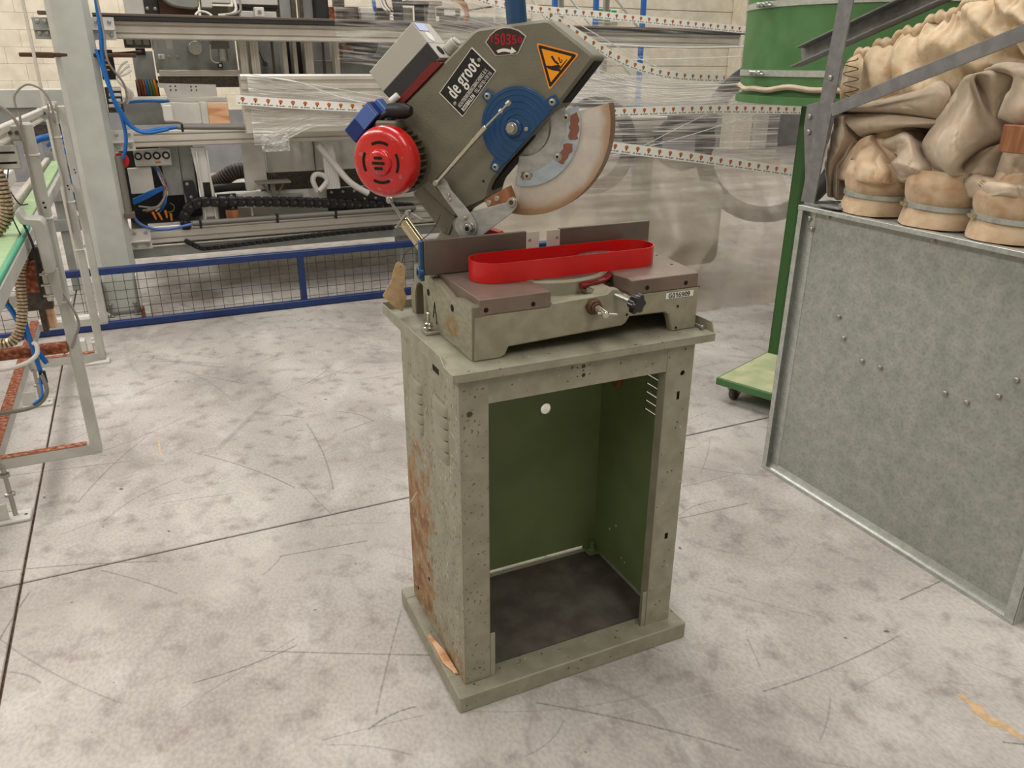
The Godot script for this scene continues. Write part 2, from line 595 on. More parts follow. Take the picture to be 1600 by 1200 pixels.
	for i in 2000:
		var p := Vector2(1.0 - pow(rng.randf(), 0.8), pow(rng.randf(), 0.8)) * Vector2(512, 1024)
		var r := 1.4 + 6.5 * pow(rng.randf(), 2.6)
		dot(side, p, r * 0.5, r, rng.randfn(0.5, 0.4), Color(0.32, 0.26, 0.2, 0.75) if rng.randf() < 0.8 else Color(0.75, 0.72, 0.62, 0.8))
	scratch(side, Vector2(420, 560), Vector2(500, 640), 3, Color(0.72, 0.68, 0.6, 0.8))
	mat("stand_side", side, 0.55)
	mat("green_inside", mottle(63, Color(0.44, 0.5, 0.335), Color(0.47, 0.53, 0.36), 0.02), 0.55, 0, {"tri": 1.0})
	mat("cast", mottle(64, Color(0.4, 0.39, 0.335), Color(0.44, 0.43, 0.37), 0.02), 0.55, 0, {"tri": 2.5, "bump": grain, "depth": 0.06})
	mat("cast_base", mottle(65, Color(0.52, 0.505, 0.43), Color(0.575, 0.56, 0.485), 0.02), 0.6, 0, {"tri": 3.0, "bump": grain, "depth": 0.05})
	var cheek := mottle(66, Color(0.52, 0.505, 0.43), Color(0.575, 0.56, 0.485), 0.02, 512)
	for i in 60:
		dot(cheek, Vector2(150, 330) + Vector2(cos(i * 0.4), sin(i * 0.4)) * Vector2(44, 80) * rng.randf_range(0.5, 1.15), rng.randf_range(7, 16), rng.randf_range(12, 26), rng.randf(), Color(0.55, 0.36, 0.12, 0.16))
	for i in 160:
		var r := 0.8 + 2.4 * pow(rng.randf(), 3.0)
		dot(cheek, Vector2(rng.randf(), rng.randf()) * 512.0, r, r, 0, Color(0.22, 0.18, 0.14, 0.8))
	cheek.fill_rect(Rect2i(0, 0, 3, 3), Color(0.57, 0.55, 0.47))
	cheek.fill_rect(Rect2i(0, 509, 3, 3), Color(0.57, 0.55, 0.47))
	mat("cast_cheek", cheek, 0.6)
	mat("table_steel", mottle(67, Color(0.415, 0.36, 0.32), Color(0.475, 0.42, 0.38), 0.012), 0.4, 0.3, {"tri": 2.0})
	mat("fence_steel", mottle(68, Color(0.4, 0.365, 0.335), Color(0.44, 0.405, 0.375), 0.015), 0.36, 0.5, {"tri": 2.0})
	mat("red", mottle(69, Color(0.72, 0.025, 0.03), Color(0.77, 0.035, 0.035), 0.012), 0.38, 0, {"tri": 2.0, "coat": 0.2})
	var cap := Image.create(256, 256, false, Image.FORMAT_RGBA8)
	cap.fill(Color(0.74, 0.025, 0.035))
	for i in 46:
		var r := 1.2 + 6.5 * pow(rng.randf(), 3.0)
		dot(cap, Vector2(rng.randf(), rng.randf()) * 256.0, r, r * rng.randf_range(0.5, 1.0), rng.randf() * PI, Color(0.55, 0.5, 0.48, 0.9))
	mat("red_cap", cap, 0.28, 0, {"tri": 4.2, "coat": 0.6})
	mat("dark_red", Color(0.42, 0.02, 0.03), 0.4, 0, {"coat": 0.3})
	mat("blue", Color(0.02, 0.25, 0.42), 0.4, 0, {"coat": 0.2})
	mat("socket_blue", Color(0.03, 0.16, 0.42), 0.4)
	mat("lid_blue", Color(0.3, 0.42, 0.68), 0.35)
	mat("zinc", mottle(73, Color(0.62, 0.63, 0.62), Color(0.72, 0.73, 0.71), 0.03), 0.35, 0.75, {"tri": 8.0})
	mat("plate_zinc", mottle(74, Color(0.6, 0.61, 0.6), Color(0.7, 0.71, 0.69), 0.02), 0.5, 0.45, {"tri": 6.0})
	mat("chrome", Color(0.78, 0.77, 0.72), 0.16, 0.95)
	mat("brass_chrome", Color(0.78, 0.74, 0.63), 0.22, 0.9)
	mat("bolt", Color(0.66, 0.65, 0.62), 0.35, 0.8)
	mat("brown_steel", Color(0.34, 0.24, 0.18), 0.5, 0.4)
	mat("black", Color(0.045, 0.045, 0.05), 0.5)
	mat("black_gloss", Color(0.03, 0.03, 0.035), 0.3, 0, {"coat": 0.3})
	mat("charcoal", Color(0.16, 0.16, 0.175), 0.6)
	mat("hole", Color(0.012, 0.012, 0.012), 0.9)
	mat("white", Color(0.86, 0.86, 0.84), 0.5)
	mat("box_grey", Color(0.69, 0.68, 0.65), 0.55)
	mat("cast_dark", Color(0.3, 0.28, 0.22), 0.55)
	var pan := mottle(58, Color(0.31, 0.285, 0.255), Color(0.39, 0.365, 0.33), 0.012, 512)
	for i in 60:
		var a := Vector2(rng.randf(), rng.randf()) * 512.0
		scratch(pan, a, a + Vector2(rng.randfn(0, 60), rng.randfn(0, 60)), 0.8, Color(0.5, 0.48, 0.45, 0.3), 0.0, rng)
	mat("dark_sheet", pan, 0.7, 0, {"tri": 1.5})  # dark brown-grey sheet with pale scratches
	mat("badge_brown", Color(0.2, 0.12, 0.11), 0.4)
	mat("badge_red", Color(0.6, 0.02, 0.1), 0.4)
	mat("yellow", Color(0.92, 0.58, 0.02), 0.4)
	mat("orange_rim", Color(0.9, 0.55, 0.12), 0.4)
	mat("ink", Color(0.05, 0.03, 0.02), 0.5)
	var wg := ramp(noise(81, 0.03, Vector2i(256, 32), 4), [[0.3, Color(0.5, 0.31, 0.19)], [0.7, Color(0.61, 0.4, 0.26)]])
	wg.resize(256, 256)
	mat("wood_red", wg, 0.65, 0, {"tri": 4.0})
	var wp := ramp(noise(82, 0.02, Vector2i(32, 256), 4), [[0.3, Color(0.78, 0.55, 0.38)], [0.5, Color(0.87, 0.69, 0.54)], [0.7, Color(0.9, 0.75, 0.62)]])
	wp.resize(256, 256)
	mat("wood_pale", wp, 0.7, 0, {"tri": 3.0})
	mat("tag_paper", mottle(83, Color(0.72, 0.6, 0.45), Color(0.78, 0.67, 0.52), 0.02), 0.75, 0, {"tri": 6.0})
	# galvanised sheet
	var gv := ramp(noise(91, 0.035, Vector2i(512, 512), 3, FastNoiseLite.TYPE_CELLULAR), [[0.1, Color(0.68, 0.7, 0.68)], [0.5, Color(0.73, 0.75, 0.725)], [0.9, Color(0.78, 0.79, 0.765)]])
	over(gv, ramp(noise(92, 0.01, Vector2i(512, 512), 5), [[0.2, Color(0.58, 0.6, 0.6, 0.25)], [0.5, Color(0.6, 0.6, 0.6, 0.0)], [0.85, Color(0.8, 0.8, 0.77, 0.3)]]))
	over(gv, ramp(noise(93, 0.09, Vector2i(512, 512), 4), [[0.2, Color(0.5, 0.52, 0.5, 0.26)], [0.48, Color(0.5, 0.5, 0.5, 0.0)]]))
	mat("galvanised", gv, 0.42, 0.35, {"tri": 1.4, "tint": Color(0.9, 0.9, 0.89)})
	mat("galv_edge", gv.duplicate(), 0.3, 0.5, {"tri": 2.0})
	# collector green, felt, steel frame
	mat("green", mottle(94, Color(0.24, 0.41, 0.22), Color(0.29, 0.46, 0.265), 0.02), 0.5, 0, {"tri": 1.2})
	mat("green_deep", Color(0.17, 0.33, 0.14), 0.5)
	mat("green_dusty", mottle(95, Color(0.62, 0.66, 0.5), Color(0.72, 0.73, 0.58), 0.02), 0.8, 0, {"tri": 1.2})
	mat("frame_grey", mottle(96, Color(0.43, 0.43, 0.43), Color(0.49, 0.49, 0.485), 0.03), 0.5, 0.1, {"tri": 2.5})
	var weave := noise(97, 0.3, Vector2i(256, 256), 3)
	var felt := mottle(98, Color(0.7, 0.635, 0.55), Color(0.76, 0.7, 0.62), 0.02, 512)
	over(felt, ramp(noise(99, 0.012, Vector2i(512, 512), 4), [[0.55, Color(0.66, 0.54, 0.42, 0.0)], [0.9, Color(0.66, 0.53, 0.4, 0.3)]]))
	mat("felt", felt, 0.95, 0, {"tri": 2.2, "bump": weave, "depth": 0.05, "rim": 0.3})
	var stain := mottle(101, Color(0.72, 0.61, 0.49), Color(0.79, 0.71, 0.6), 0.02, 512)
	over(stain, ramp(noise(102, 0.016, Vector2i(512, 512), 5), [[0.5, Color(0.62, 0.46, 0.31, 0.0)], [0.85, Color(0.6, 0.43, 0.28, 0.5)]]))
	mat("felt_stained", stain, 0.95, 0, {"tri": 1.6, "bump": weave, "depth": 0.05, "rim": 0.3})
	var linen := mottle(103, Color(0.77, 0.69, 0.57), Color(0.83, 0.765, 0.66), 0.02, 512)
	over(linen, ramp(noise(104, 0.016, Vector2i(512, 512), 5), [[0.5, Color(0.7, 0.52, 0.33, 0.0)], [0.8, Color(0.72, 0.53, 0.33, 0.55)]]))
	mat("linen", linen, 0.9, 0, {"tri": 3.0, "rim": 0.2})
	# machine greys
	mat("column_grey", mottle(111, Color(0.7, 0.71, 0.685), Color(0.735, 0.745, 0.72), 0.02), 0.45, 0, {"tri": 1.0})
	mat("tube_grey", mottle(112, Color(0.67, 0.67, 0.645), Color(0.72, 0.72, 0.695), 0.015), 0.5, 0, {"tri": 1.5})
	mat("machine_grey", mottle(113, Color(0.55, 0.56, 0.545), Color(0.6, 0.61, 0.595), 0.02), 0.5, 0.1, {"tri": 1.5})
	mat("machine_white", mottle(114, Color(0.77, 0.765, 0.74), Color(0.82, 0.815, 0.79), 0.015), 0.5, 0, {"tri": 1.5})
	mat("aluminium", mottle(115, Color(0.79, 0.77, 0.735), Color(0.83, 0.81, 0.775), 0.015), 0.36, 0.25, {"tri": 1.0})
	mat("steel_dark", mottle(116, Color(0.3, 0.27, 0.25), Color(0.38, 0.35, 0.32), 0.04), 0.45, 0.4, {"tri": 3.0})
	mat("rail_brown", Color(0.4, 0.35, 0.31), 0.5, 0.2)
	mat("rust", mottle(117, Color(0.38, 0.18, 0.1), Color(0.55, 0.3, 0.18), 0.04, 256, Color(0.66, 0.5, 0.42)), 0.85, 0, {"tri": 4.0})
	mat("fence_blue", mottle(118, Color(0.075, 0.17, 0.38), Color(0.095, 0.2, 0.43), 0.02), 0.4, 0, {"tri": 3.0})
	mat("rack_blue", Color(0.14, 0.36, 0.66), 0.5)
	mat("wire", Color(0.22, 0.22, 0.21), 0.5, 0.5)
	mat("cable_blue", Color(0.03, 0.38, 0.68), 0.45)
	mat("cable_grey", Color(0.55, 0.53, 0.5), 0.6)
	mat("cable_white", Color(0.82, 0.81, 0.79), 0.6)
	mat("cable_brown", Color(0.4, 0.22, 0.13), 0.6)
	mat("cable_orange", Color(0.8, 0.45, 0.12), 0.55)
	mat("cable_green", Color(0.35, 0.42, 0.2), 0.6)
	mat("conduit_grey", Color(0.44, 0.43, 0.4), 0.5)
	mat("teal", Color(0.28, 0.62, 0.5), 0.4)
	mat("plate_blue", mottle(75, Color(0.6, 0.65, 0.68), Color(0.67, 0.72, 0.75), 0.02), 0.5, 0.35, {"tri": 6.0})
	mat("belt_green", mottle(121, Color(0.55, 0.66, 0.49), Color(0.62, 0.72, 0.55), 0.02), 0.55, 0, {"tri": 2.0})
	mat("lens", Color(0.85, 0.85, 0.83), 0.2)
	mat("hose", Color(0.13, 0.135, 0.13), 0.6)
	mat("pale", mottle(119, Color(0.66, 0.64, 0.59), Color(0.74, 0.72, 0.67), 0.02), 0.6, 0, {"tri": 1.0})
	mat("pale_dark", Color(0.45, 0.44, 0.4), 0.6)
	mat("exit_green", Color(0.03, 0.6, 0.3), 0.5)
	mat("links", mottle(120, Color(0.62, 0.52, 0.38), Color(0.85, 0.8, 0.7), 0.05), 0.3, 0.5, {"tri": 6.0})
	mat("brown_paint", Color(0.5, 0.31, 0.25), 0.6)
	# clear guard, dirty towards its rim
	var gd := Image.create(256, 256, false, Image.FORMAT_RGBA8)
	var smear := noise(131, 0.02, Vector2i(256, 256), 4)
	for yy in 256:
		for xx in 256:
			var p := Vector2(lerpf(-0.105, 0.166, xx / 255.0), lerpf(1.425, 1.155, yy / 255.0))
			var r := p.distance_to(Vector2(-0.045, 1.365))
			var s := smear.get_pixel(xx, yy).r
			var k := clampf(pow(smoothstep(0.172, 0.207, r + (s - 0.5) * 0.014), 1.6), 0, 1)
			var low := smoothstep(1.27, 1.17, p.y)
			k = clampf(k * (0.7 + 0.3 * low) + 0.3 * low * smoothstep(0.12, 0.2, r), 0.0, 1.0)
			gd.set_pixel(xx, yy, Color(0.86, 0.83, 0.79).lerp(Color(0.6, 0.44, 0.29), k * 0.85) * Color(1, 1, 1, 0) + Color(0, 0, 0, lerpf(0.42, 0.8, k) + 0.1 * (s - 0.5)))
	var g := mat("guard_clear", gd, 0.22)
	g.transparency = BaseMaterial3D.TRANSPARENCY_ALPHA
	g.cull_mode = BaseMaterial3D.CULL_DISABLED
	mat("guard_rim", Color(0.5, 0.38, 0.27), 0.35, 0, {"alpha": 0.75})
	# stretch film: streaks from pulled layers, with white glints put into colour and opacity
	film("film_glint_streaks", 141, Vector2i(48, 1024), 0.05, 0.14, 0.92, 0.14)
	film("film_clear", 142, Vector2i(64, 512), 0.04, 0.02, 0.3, 0.2)
	film("film_milky", 143, Vector2i(256, 256), 0.006, 0.5, 0.68, 0.3, Color(0.76, 0.72, 0.665))
	var tp := Image.create(64, 64, false, Image.FORMAT_RGBA8)
	tp.fill(Color(0.96, 0.955, 0.94))
	dot(tp, Vector2(32, 22), 11, 12, 0, Color(0.42, 0.17, 0.05))
	dot(tp, Vector2(32, 34), 5, 9, 0, Color(0.35, 0.12, 0.05))
	dot(tp, Vector2(32, 23), 8, 9, 0, Color(0.95, 0.48, 0.05))
	dot(tp, Vector2(32, 24), 2.4, 4, 0, Color(0.25, 0.1, 0.05))
	pixel_text(tp, "De Groot", Vector2i(9, 47), Color(0.25, 0.2, 0.18))
	mat("tape", tp, 0.35, 0, {"double": true})
	mat("tape_edge", Color(0.9, 0.89, 0.87), 0.4)
	mat("band", Color(0.9, 0.9, 0.89), 0.25, 0, {"alpha": 0.75})

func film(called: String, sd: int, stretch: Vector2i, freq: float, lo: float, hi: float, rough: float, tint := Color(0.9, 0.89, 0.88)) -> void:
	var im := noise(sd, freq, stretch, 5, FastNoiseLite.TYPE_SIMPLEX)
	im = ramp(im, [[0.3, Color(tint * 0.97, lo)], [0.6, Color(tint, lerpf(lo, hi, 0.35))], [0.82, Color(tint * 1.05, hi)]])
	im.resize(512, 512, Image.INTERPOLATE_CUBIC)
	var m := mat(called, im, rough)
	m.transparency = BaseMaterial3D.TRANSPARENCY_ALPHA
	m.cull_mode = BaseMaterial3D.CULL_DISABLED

const GLYPH := {"D": "110101101101110", "e": "000111101110111", "G": "111100101101111", "r": "000110100100100", "o": "000111101101111", "t": "010111010010011", " ": "000000000000000"}

func pixel_text(im: Image, text: String, at: Vector2i, col: Color) -> void:
	for i in text.length():
		var bits: String = GLYPH.get(text[i], "")
		for k in bits.length():
			if bits[k] == "1":
				for dx in 2:
					for dy in 2:
						im.set_pixel(at.x + i * 6 + (k % 3) * 2 - (k % 3) / 2 + dx, at.y + (k / 3) * 2 + dy, col)

func hall() -> void:
	# floor: four poured slabs that meet at two sawn joints
	var f := Node3D.new()
	f.name = "floor"
	add_child(f)
	tag(f, "worn grey concrete hall floor with sawn joints", "", "", "structure")
	var X := -0.53; var Z := -2.46; var g := 0.004
	var bed := mb()
	bed.bx(-9.5, 15.5, -0.3, -0.09, -12.5, 6.5, 0.0)
	obj("bed", bed, M.under, f)
	for q in [[-9.5, X - g, -12.5, Z - g], [X + g, 15.5, -12.5, Z - g], [-9.5, X - g, Z + g, 6.5], [X + g, 15.5, Z + g, 6.5]]:
		obj("slab", mb().bx(q[0], q[1], -0.09, 0.0, q[2], q[3], 0.0025), M.concrete, f)
	var j := mb()
	j.bx(-9.5, 15.5, -0.088, -0.006, Z - g, Z + g, 0.0)
	j.bx(X - g, X + g, -0.088, -0.007, -12.5, 6.5, 0.0)
	obj("joint_filler", j, M.joint, f)
	# peeled coating and a dropped smear that mark the slab
	var st := turned(FLAT)
	st.prism(rounded(poly([1.70, 0.93, 1.718, 0.925, 1.712, 0.9, 1.728, 0.872, 1.712, 0.862, 1.716, 0.835, 1.73, 0.8, 1.724, 0.765, 1.708, 0.77, 1.704, 0.81, 1.682, 0.822, 1.69, 0.85, 1.684, 0.872, 1.698, 0.885]), 0.006), 0.0, 0.0006, 0.0001)
	obj("peeled_patch", st, M.tag_paper, f, "yellowish peeled patch at the lower right")
	st = turned(FLAT)
	st.prism(rounded(poly([-0.106, 3.39, -0.1, 3.395, -0.096, 3.21, -0.104, 3.205]), 0.004), 0.0, 0.0006, 0.0001)
	obj("smear", st, M.tag_paper, f, "small orange brown smear")
	# walls and roof
	struct("ceiling", mb().bx(-9.7, 15.7, CEIL, CEIL + 0.2, -12.7, 6.7, 0), M.ceiling)
	struct("wall_left", mb().bx(-9.7, -9.5, -0.3, CEIL, -12.5, 6.5, 0), M.wall_cream)
	struct("wall_right", mb().bx(15.5, 15.7, -0.3, CEIL, -12.5, 6.5, 0), M.wall_cream)
	struct("wall_front", mb().bx(-9.7, 15.7, -0.3, CEIL, 6.5, 6.7, 0), M.wall_cream)
	var w := struct("wall_back", mb().bx(-9.7, 15.7, -0.3, CEIL, -12.7, -12.5, 0), M.mortar)
	tag(w, "cream painted back wall over a grey painted dado", "", "", "structure")
	obj("dado", mb().bx(-9.5, 15.5, 0.0, 0.86, -12.5, -12.46, 0.004), M.wall_grey, w)
	# painted blocks where the photograph lets them be told apart
	var bm := mb().box(Vector3.ZERO, Vector3(0.3985, 0.1985, 0.03), 0.003)
	var places := []
	for r in 9:
		for k in 22:
			places.append(Vector3(-2.9 + k * 0.4 + (0.2 if r % 2 else 0.0), 0.96 + r * 0.2, -12.487))
	stamp("block", bm, M.wall_cream, w, places)
	# cladding planks further right
	var pm := mb().box(Vector3.ZERO, Vector3(2.3, 0.29, 0.03), 0.004)
	places = []
	for r in 8:
		for k in 4:
			places.append(Vector3(7.3 + k * 2.3, 1.01 + r * 0.3, -12.487))
	stamp("plank", pm, M.wall_cream, w, places)
	# cream wall column with a grey one beside it
	var t := struct("trim_1", mb().bx(10.15, 10.6, 0, CEIL, -12.45, -12.1, 0.01), M.wall_cream)
	tag(t, "cream square wall column at the back of the hall", "", "", "structure")
	t = struct("trim_2", mb().bx(10.62, 10.95, 0, CEIL, -12.46, -12.05, 0.01), M.box_grey)
	tag(t, "grey square column right of the wall column", "", "", "structure")
	# rack uprights and exit sign
	var px := [5.25, 5.87, 6.62]
	var said := ["leftmost blue rack upright above the film, beside the lever handle", "blue rack upright just left of the green exit sign", "blue rack upright just right of the green exit sign"]
	for i in 3:
		var x: float = px[i]
		var up := thing("rack_upright", said[i], "rack post", Vector3(x, 0, -10.0), "blue rack uprights")
		obj("post", mb().bx(x - 0.03, x + 0.03, 0, 3.4, -10.03, -9.97, 0.004), M.rack_blue, up)
		obj("rear_post", mb().bx(x - 0.15, x - 0.07, 0, 3.4, -10.83, -10.77, 0.004), M.zinc, up, "bare zinc rear post")
		obj("base_plate", mb().bx(x - 0.08, x + 0.08, 0, 0.01, -10.08, -9.92, 0.002), M.zinc, up)
		for k in 4:
			obj("brace", mb().bar(Vector3(x, 0.5 + k * 0.7, -10.0), Vector3(x - 0.11, 1.1 + k * 0.7, -10.8), 0.03, 0.02), M.zinc, up)
	var ex := Vector3(7.52, 2.245, -12.43)
	var e := thing("exit_sign", "small green and white emergency exit sign on the far wall", "sign", ex)
	obj("box", mb().box(ex, Vector3(0.46, 0.2, 0.06), 0.006), M.white, e)
	obj("green_panel", mb().box(ex + Vector3(-0.09, 0, 0.031), Vector3(0.26, 0.18, 0.006), 0.001), M.exit_green, e)
	obj("door_symbol", mb().box(ex + Vector3(0.11, 0, 0.031), Vector3(0.1, 0.15, 0.006), 0.001), M.exit_green, e)
	var ar := mb()
	ar.x = Transform3D(Basis(), ex + Vector3(-0.09, 0, 0.034))
	obj("arrow", ar.prism(poly([-0.05, 0.0, 0.0, 0.05, 0.0, 0.02, 0.06, 0.02, 0.06, -0.02, 0.0, -0.02, 0.0, -0.05]), 0, 0.004, 0), M.white, e)

# ---------------------------------------------------------------- sheet-metal stand
const FLAT := Basis(Vector3(1, 0, 0), Vector3(0, 0, -1), Vector3(0, 1, 0))   # polygons in (x, -z), drawn up
const SIDE := Basis(Vector3(0, 0, -1), Vector3(0, 1, 0), Vector3(1, 0, 0))   # polygons in (-z, y), drawn to +x

func turned(b: Basis, o := Vector3.ZERO) -> MB:
	var m := mb()
	m.x = Transform3D(b, o)
	return m

# a sheet with holes: boxes and cylinders taken out of boxes
func cut_sheet(called: String, parent: Node3D, solids: Array, boxes: Array, rods: Array) -> void:
	var c := CSGCombiner3D.new()
	c.name = called
	parent.add_child(c, true)
	var off := base_of(parent)
	for s in solids:
		var b := CSGBox3D.new()
		b.name = "sheet"
		b.size = s[1]
		b.position = s[0] - off
		b.material = s[2]
		c.add_child(b, true)
	for s in boxes:
		var b := CSGBox3D.new()
		b.name = "slot_cut"
		b.operation = CSGShape3D.OPERATION_SUBTRACTION
		b.size = s[1]
		b.position = s[0] - off
		b.material = M.hole
		c.add_child(b, true)
	for s in rods:
		var b := CSGCylinder3D.new()
		b.name = "hole_cut"
		b.operation = CSGShape3D.OPERATION_SUBTRACTION
		b.radius = s[1]
		b.height = 0.1
		b.sides = 20
		b.position = s[0] - off
		b.rotation = s[2]
		b.material = M.olive
		c.add_child(b, true)

func stand() -> void:
	var t := thing("machine_stand", "olive grey sheet metal stand with an open green inside, under the red capped chop saw", "stand", Vector3(0.855, 0, -1.64))
	# base plate: a folded frame open in the middle
	var b := mb()
	b.bx(0.515, 1.195, 0.0, 0.05, -1.478, -1.40, 0.003)
	b.bx(0.515, 1.195, 0.0, 0.05, -1.88, -1.828, 0.003)
	b.bx(0.515, 0.562, 0.0, 0.05, -1.83, -1.476, 0.003)
	b.bx(1.148, 1.195, 0.0, 0.05, -1.83, -1.476, 0.003)
	obj("base_plate", b, M.olive_chipped, t)
	obj("base_sheet", mb().bx(0.561, 1.149, 0.04, 0.044, -1.83, -1.484, 0.0005), M.dark_sheet, t, "dark scratched sheet in the bottom")
	var lp := obj("left_panel", mb().bx(0.5445, 0.5475, 0.05, 0.888, -1.845, -1.437, 0.0008), M.stand_side, t, "rust stained panel with pressed louvres")
	# louvres: pressed hoods, five in each of two groups
	for grp in 2:
		for k in 5:
			var z0: float = [-1.78, -1.60][grp]
			var z1: float = [-1.685, -1.507][grp]
			var y: float = [0.755, 0.768][grp] - k * [0.027, 0.0295][grp]
			var m := mb()
			m.grid(func(u: float, v: float) -> Vector3:
				var e := pow(sin(PI * clampf(u, 0.0, 1.0)), 0.35)
				var h := sin(PI * 0.5 * v)
				return Vector3(0.5443 - 0.012 * e * cos(v * PI * 0.5), y - 0.006 + 0.024 * h, lerpf(z0, z1, u)), 16, 5)
			m.grid(func(u: float, v: float) -> Vector3:
				var e := pow(sin(PI * clampf(u, 0.0, 1.0)), 0.35)
				return Vector3(0.5443 - 0.012 * e * v, y - 0.006, lerpf(z0, z1, u)), 16, 2)
			obj("louvre", m, M.olive, lp)
	obj("slot", mb().bx(0.5435, 0.5446, 0.845, 0.868, -1.60, -1.56, 0), M.hole, lp)
	stamp("hole", mb().cyl(Vector3(0.0006, 0, 0), Vector3(-0.0006, 0, 0), 0.006, 12, 0.0001), M.hole, lp, [Vector3(0.5442, 0.098, -1.8), Vector3(0.5442, 0.2, -1.695)])
	# front frame with real holes
	var rx := Vector3(PI / 2, 0, 0)
	var rz := Vector3(0, 0, PI / 2)
	cut_sheet("left_post", t, [[Vector3(0.58, 0.469, -1.4385), Vector3(0.067, 0.838, 0.003), M.olive_worn]], [], [[Vector3(0.569, 0.794, -1.438), 0.0075, rx], [Vector3(0.582, 0.833, -1.438), 0.0025, rx], [Vector3(0.585, 0.43, -1.438), 0.0025, rx], [Vector3(0.585, 0.09, -1.438), 0.0025, rx]])
	cut_sheet("right_post", t, [[Vector3(1.121, 0.469, -1.4385), Vector3(0.078, 0.838, 0.003), M.olive_chipped]], [[Vector3(1.123, 0.742, -1.438), Vector3(0.008, 0.022, 0.02)], [Vector3(1.127, 0.333, -1.438), Vector3(0.01, 0.018, 0.02)]], [[Vector3(1.131, 0.8, -1.438), 0.007, rx], [Vector3(1.133, 0.862, -1.438), 0.0025, rx], [Vector3(1.125, 0.53, -1.438), 0.0025, rx], [Vector3(1.125, 0.12, -1.438), 0.003, rx]])
	cut_sheet("header", t, [[Vector3(0.8475, 0.844, -1.439), Vector3(0.468, 0.062, 0.003), M.olive_chipped]], [], [[Vector3(0.85, 0.862, -1.438), 0.0052, rx], [Vector3(0.851, 0.84, -1.438), 0.0052, rx], [Vector3(0.834, 0.861, -1.438), 0.002, rx], [Vector3(0.866, 0.863, -1.438), 0.002, rx], [Vector3(0.835, 0.839, -1.438), 0.002, rx], [Vector3(0.867, 0.841, -1.438), 0.002, rx], [Vector3(1.04, 0.838, -1.438), 0.0025, rx]])
	var f := mb()
	f.bx(0.5472, 0.6135, 0.05, 0.055, -1.4395, -1.437, 0)
	f.bx(0.6122, 0.6142, 0.05, 0.813, -1.468, -1.437, 0.0006)
	f.bx(1.0815, 1.0835, 0.05, 0.813, -1.468, -1.437, 0.0006)
	f.bx(0.6142, 1.0815, 0.8115, 0.8135, -1.462, -1.437, 0.0006)
	obj("folded_return", f, M.olive, t)
	f = mb()
	f.bx(0.6142, 0.628, 0.05, 0.185, -1.4415, -1.4385, 0.001)
	obj("tab", f, M.olive, t)
	f = mb()
	f.bx(1.069, 1.0815, 0.05, 0.165, -1.4415, -1.4385, 0.001)
	obj("tab", f, M.olive, t)
	# back and right sheets, green inside, olive outside
	cut_sheet("back_panel", t, [[Vector3(0.854, 0.4735, -1.8425), Vector3(0.61, 0.831, 0.002), M.green_inside], [Vector3(0.854, 0.4735, -1.8445), Vector3(0.61, 0.831, 0.002), M.olive]], [], [[Vector3(0.968, 0.569, -1.843), 0.0165, rx]])
	var cuts := []
	for k in 5:
		cuts.append([Vector3(1.16, 0.727 - k * 0.025, -1.594), Vector3(0.02, 0.0055, 0.052)])
	cut_sheet("right_panel", t, [[Vector3(1.1565, 0.469, -1.64), Vector3(0.002, 0.838, 0.404), M.green_inside], [Vector3(1.1585, 0.469, -1.64), Vector3(0.002, 0.838, 0.404), M.olive]], cuts, [[Vector3(1.158, 0.192, -1.721), 0.004, rz], [Vector3(1.158, 0.16, -1.755), 0.004, rz], [Vector3(1.158, 0.1, -1.68), 0.0035, rz], [Vector3(1.158, 0.095, -1.662), 0.0035, rz]])
	obj("wooden_plug", mb().lathe(PackedVector2Array([Vector2(0, 0), Vector2(0.02, 0), Vector2(0.022, 0.006), Vector2(0.019, 0.016), Vector2(0, 0.02)]), 20, Transform3D(Basis(Vector3(0, 0, 1), PI / 2), Vector3(1.1555, 0.664, -1.75))), M.wood_red, t)
	f = mb()
	f.bx(0.549, 0.551, 0.06, 0.885, -1.84, -1.44, 0.0005)
	obj("inside_lining", f, M.green_inside, t)
	# levelling bracket in the back corner
	var lb := mb()
	lb.bx(1.11, 1.155, 0.05, 0.054, -1.84, -1.79, 0.001)
	lb.bx(1.11, 1.155, 0.05, 0.075, -1.84, -1.837, 0.001)
	lb.cyl(Vector3(1.13, 0.015, -1.812), Vector3(1.13, 0.085, -1.812), 0.006, 10)
	lb.hexa(Vector3(1.13, 0.054, -1.812), Vector3(1.13, 0.064, -1.812), 0.011)
	obj("levelling_bracket", lb, M.green_inside, t)
	stamp("rivet", mb().lathe(PackedVector2Array([Vector2(0.004, 0), Vector2(0.003, 0.0015), Vector2(0, 0.002)]), 10), M.bolt, t, [Vector3(0.70, 0.05, -1.45), Vector3(0.82, 0.05, -1.452), Vector3(1.0, 0.05, -1.45)])
	# tray shelf
	var s := mb()
	s.bx(0.527, 1.206, 0.8935, 0.8975, -1.935, -1.42, 0.001)
	s.bx(0.527, 1.206, 0.8775, 0.8945, -1.4235, -1.42, 0.001)
	s.bx(0.527, 1.206, 0.8935, 0.918, -1.938, -1.935, 0.001)
	obj("shelf", s, M.olive_chipped, t)
	var fl := turned(SIDE)
	fl.prism(poly([1.42, 0.8775, 1.938, 0.8875, 1.938, 0.914, 1.50, 0.914, 1.475, 0.8965, 1.42, 0.8965]), 0.5265, 0.5295, 0.0008)
	obj("flange", fl, M.olive_chipped, t)
	fl = turned(SIDE)
	fl.prism(poly([1.425, 0.8965, 1.938, 0.8965, 1.938, 0.922, 1.437, 0.922]), 1.2035, 1.2065, 0.0008)
	obj("flange", fl, M.olive_chipped, t)
	var sb := mb()
	sb.cyl(Vector3(1.193, 0.9035, -1.51), Vector3(1.193, 0.9035, -1.46), 0.0035, 10)
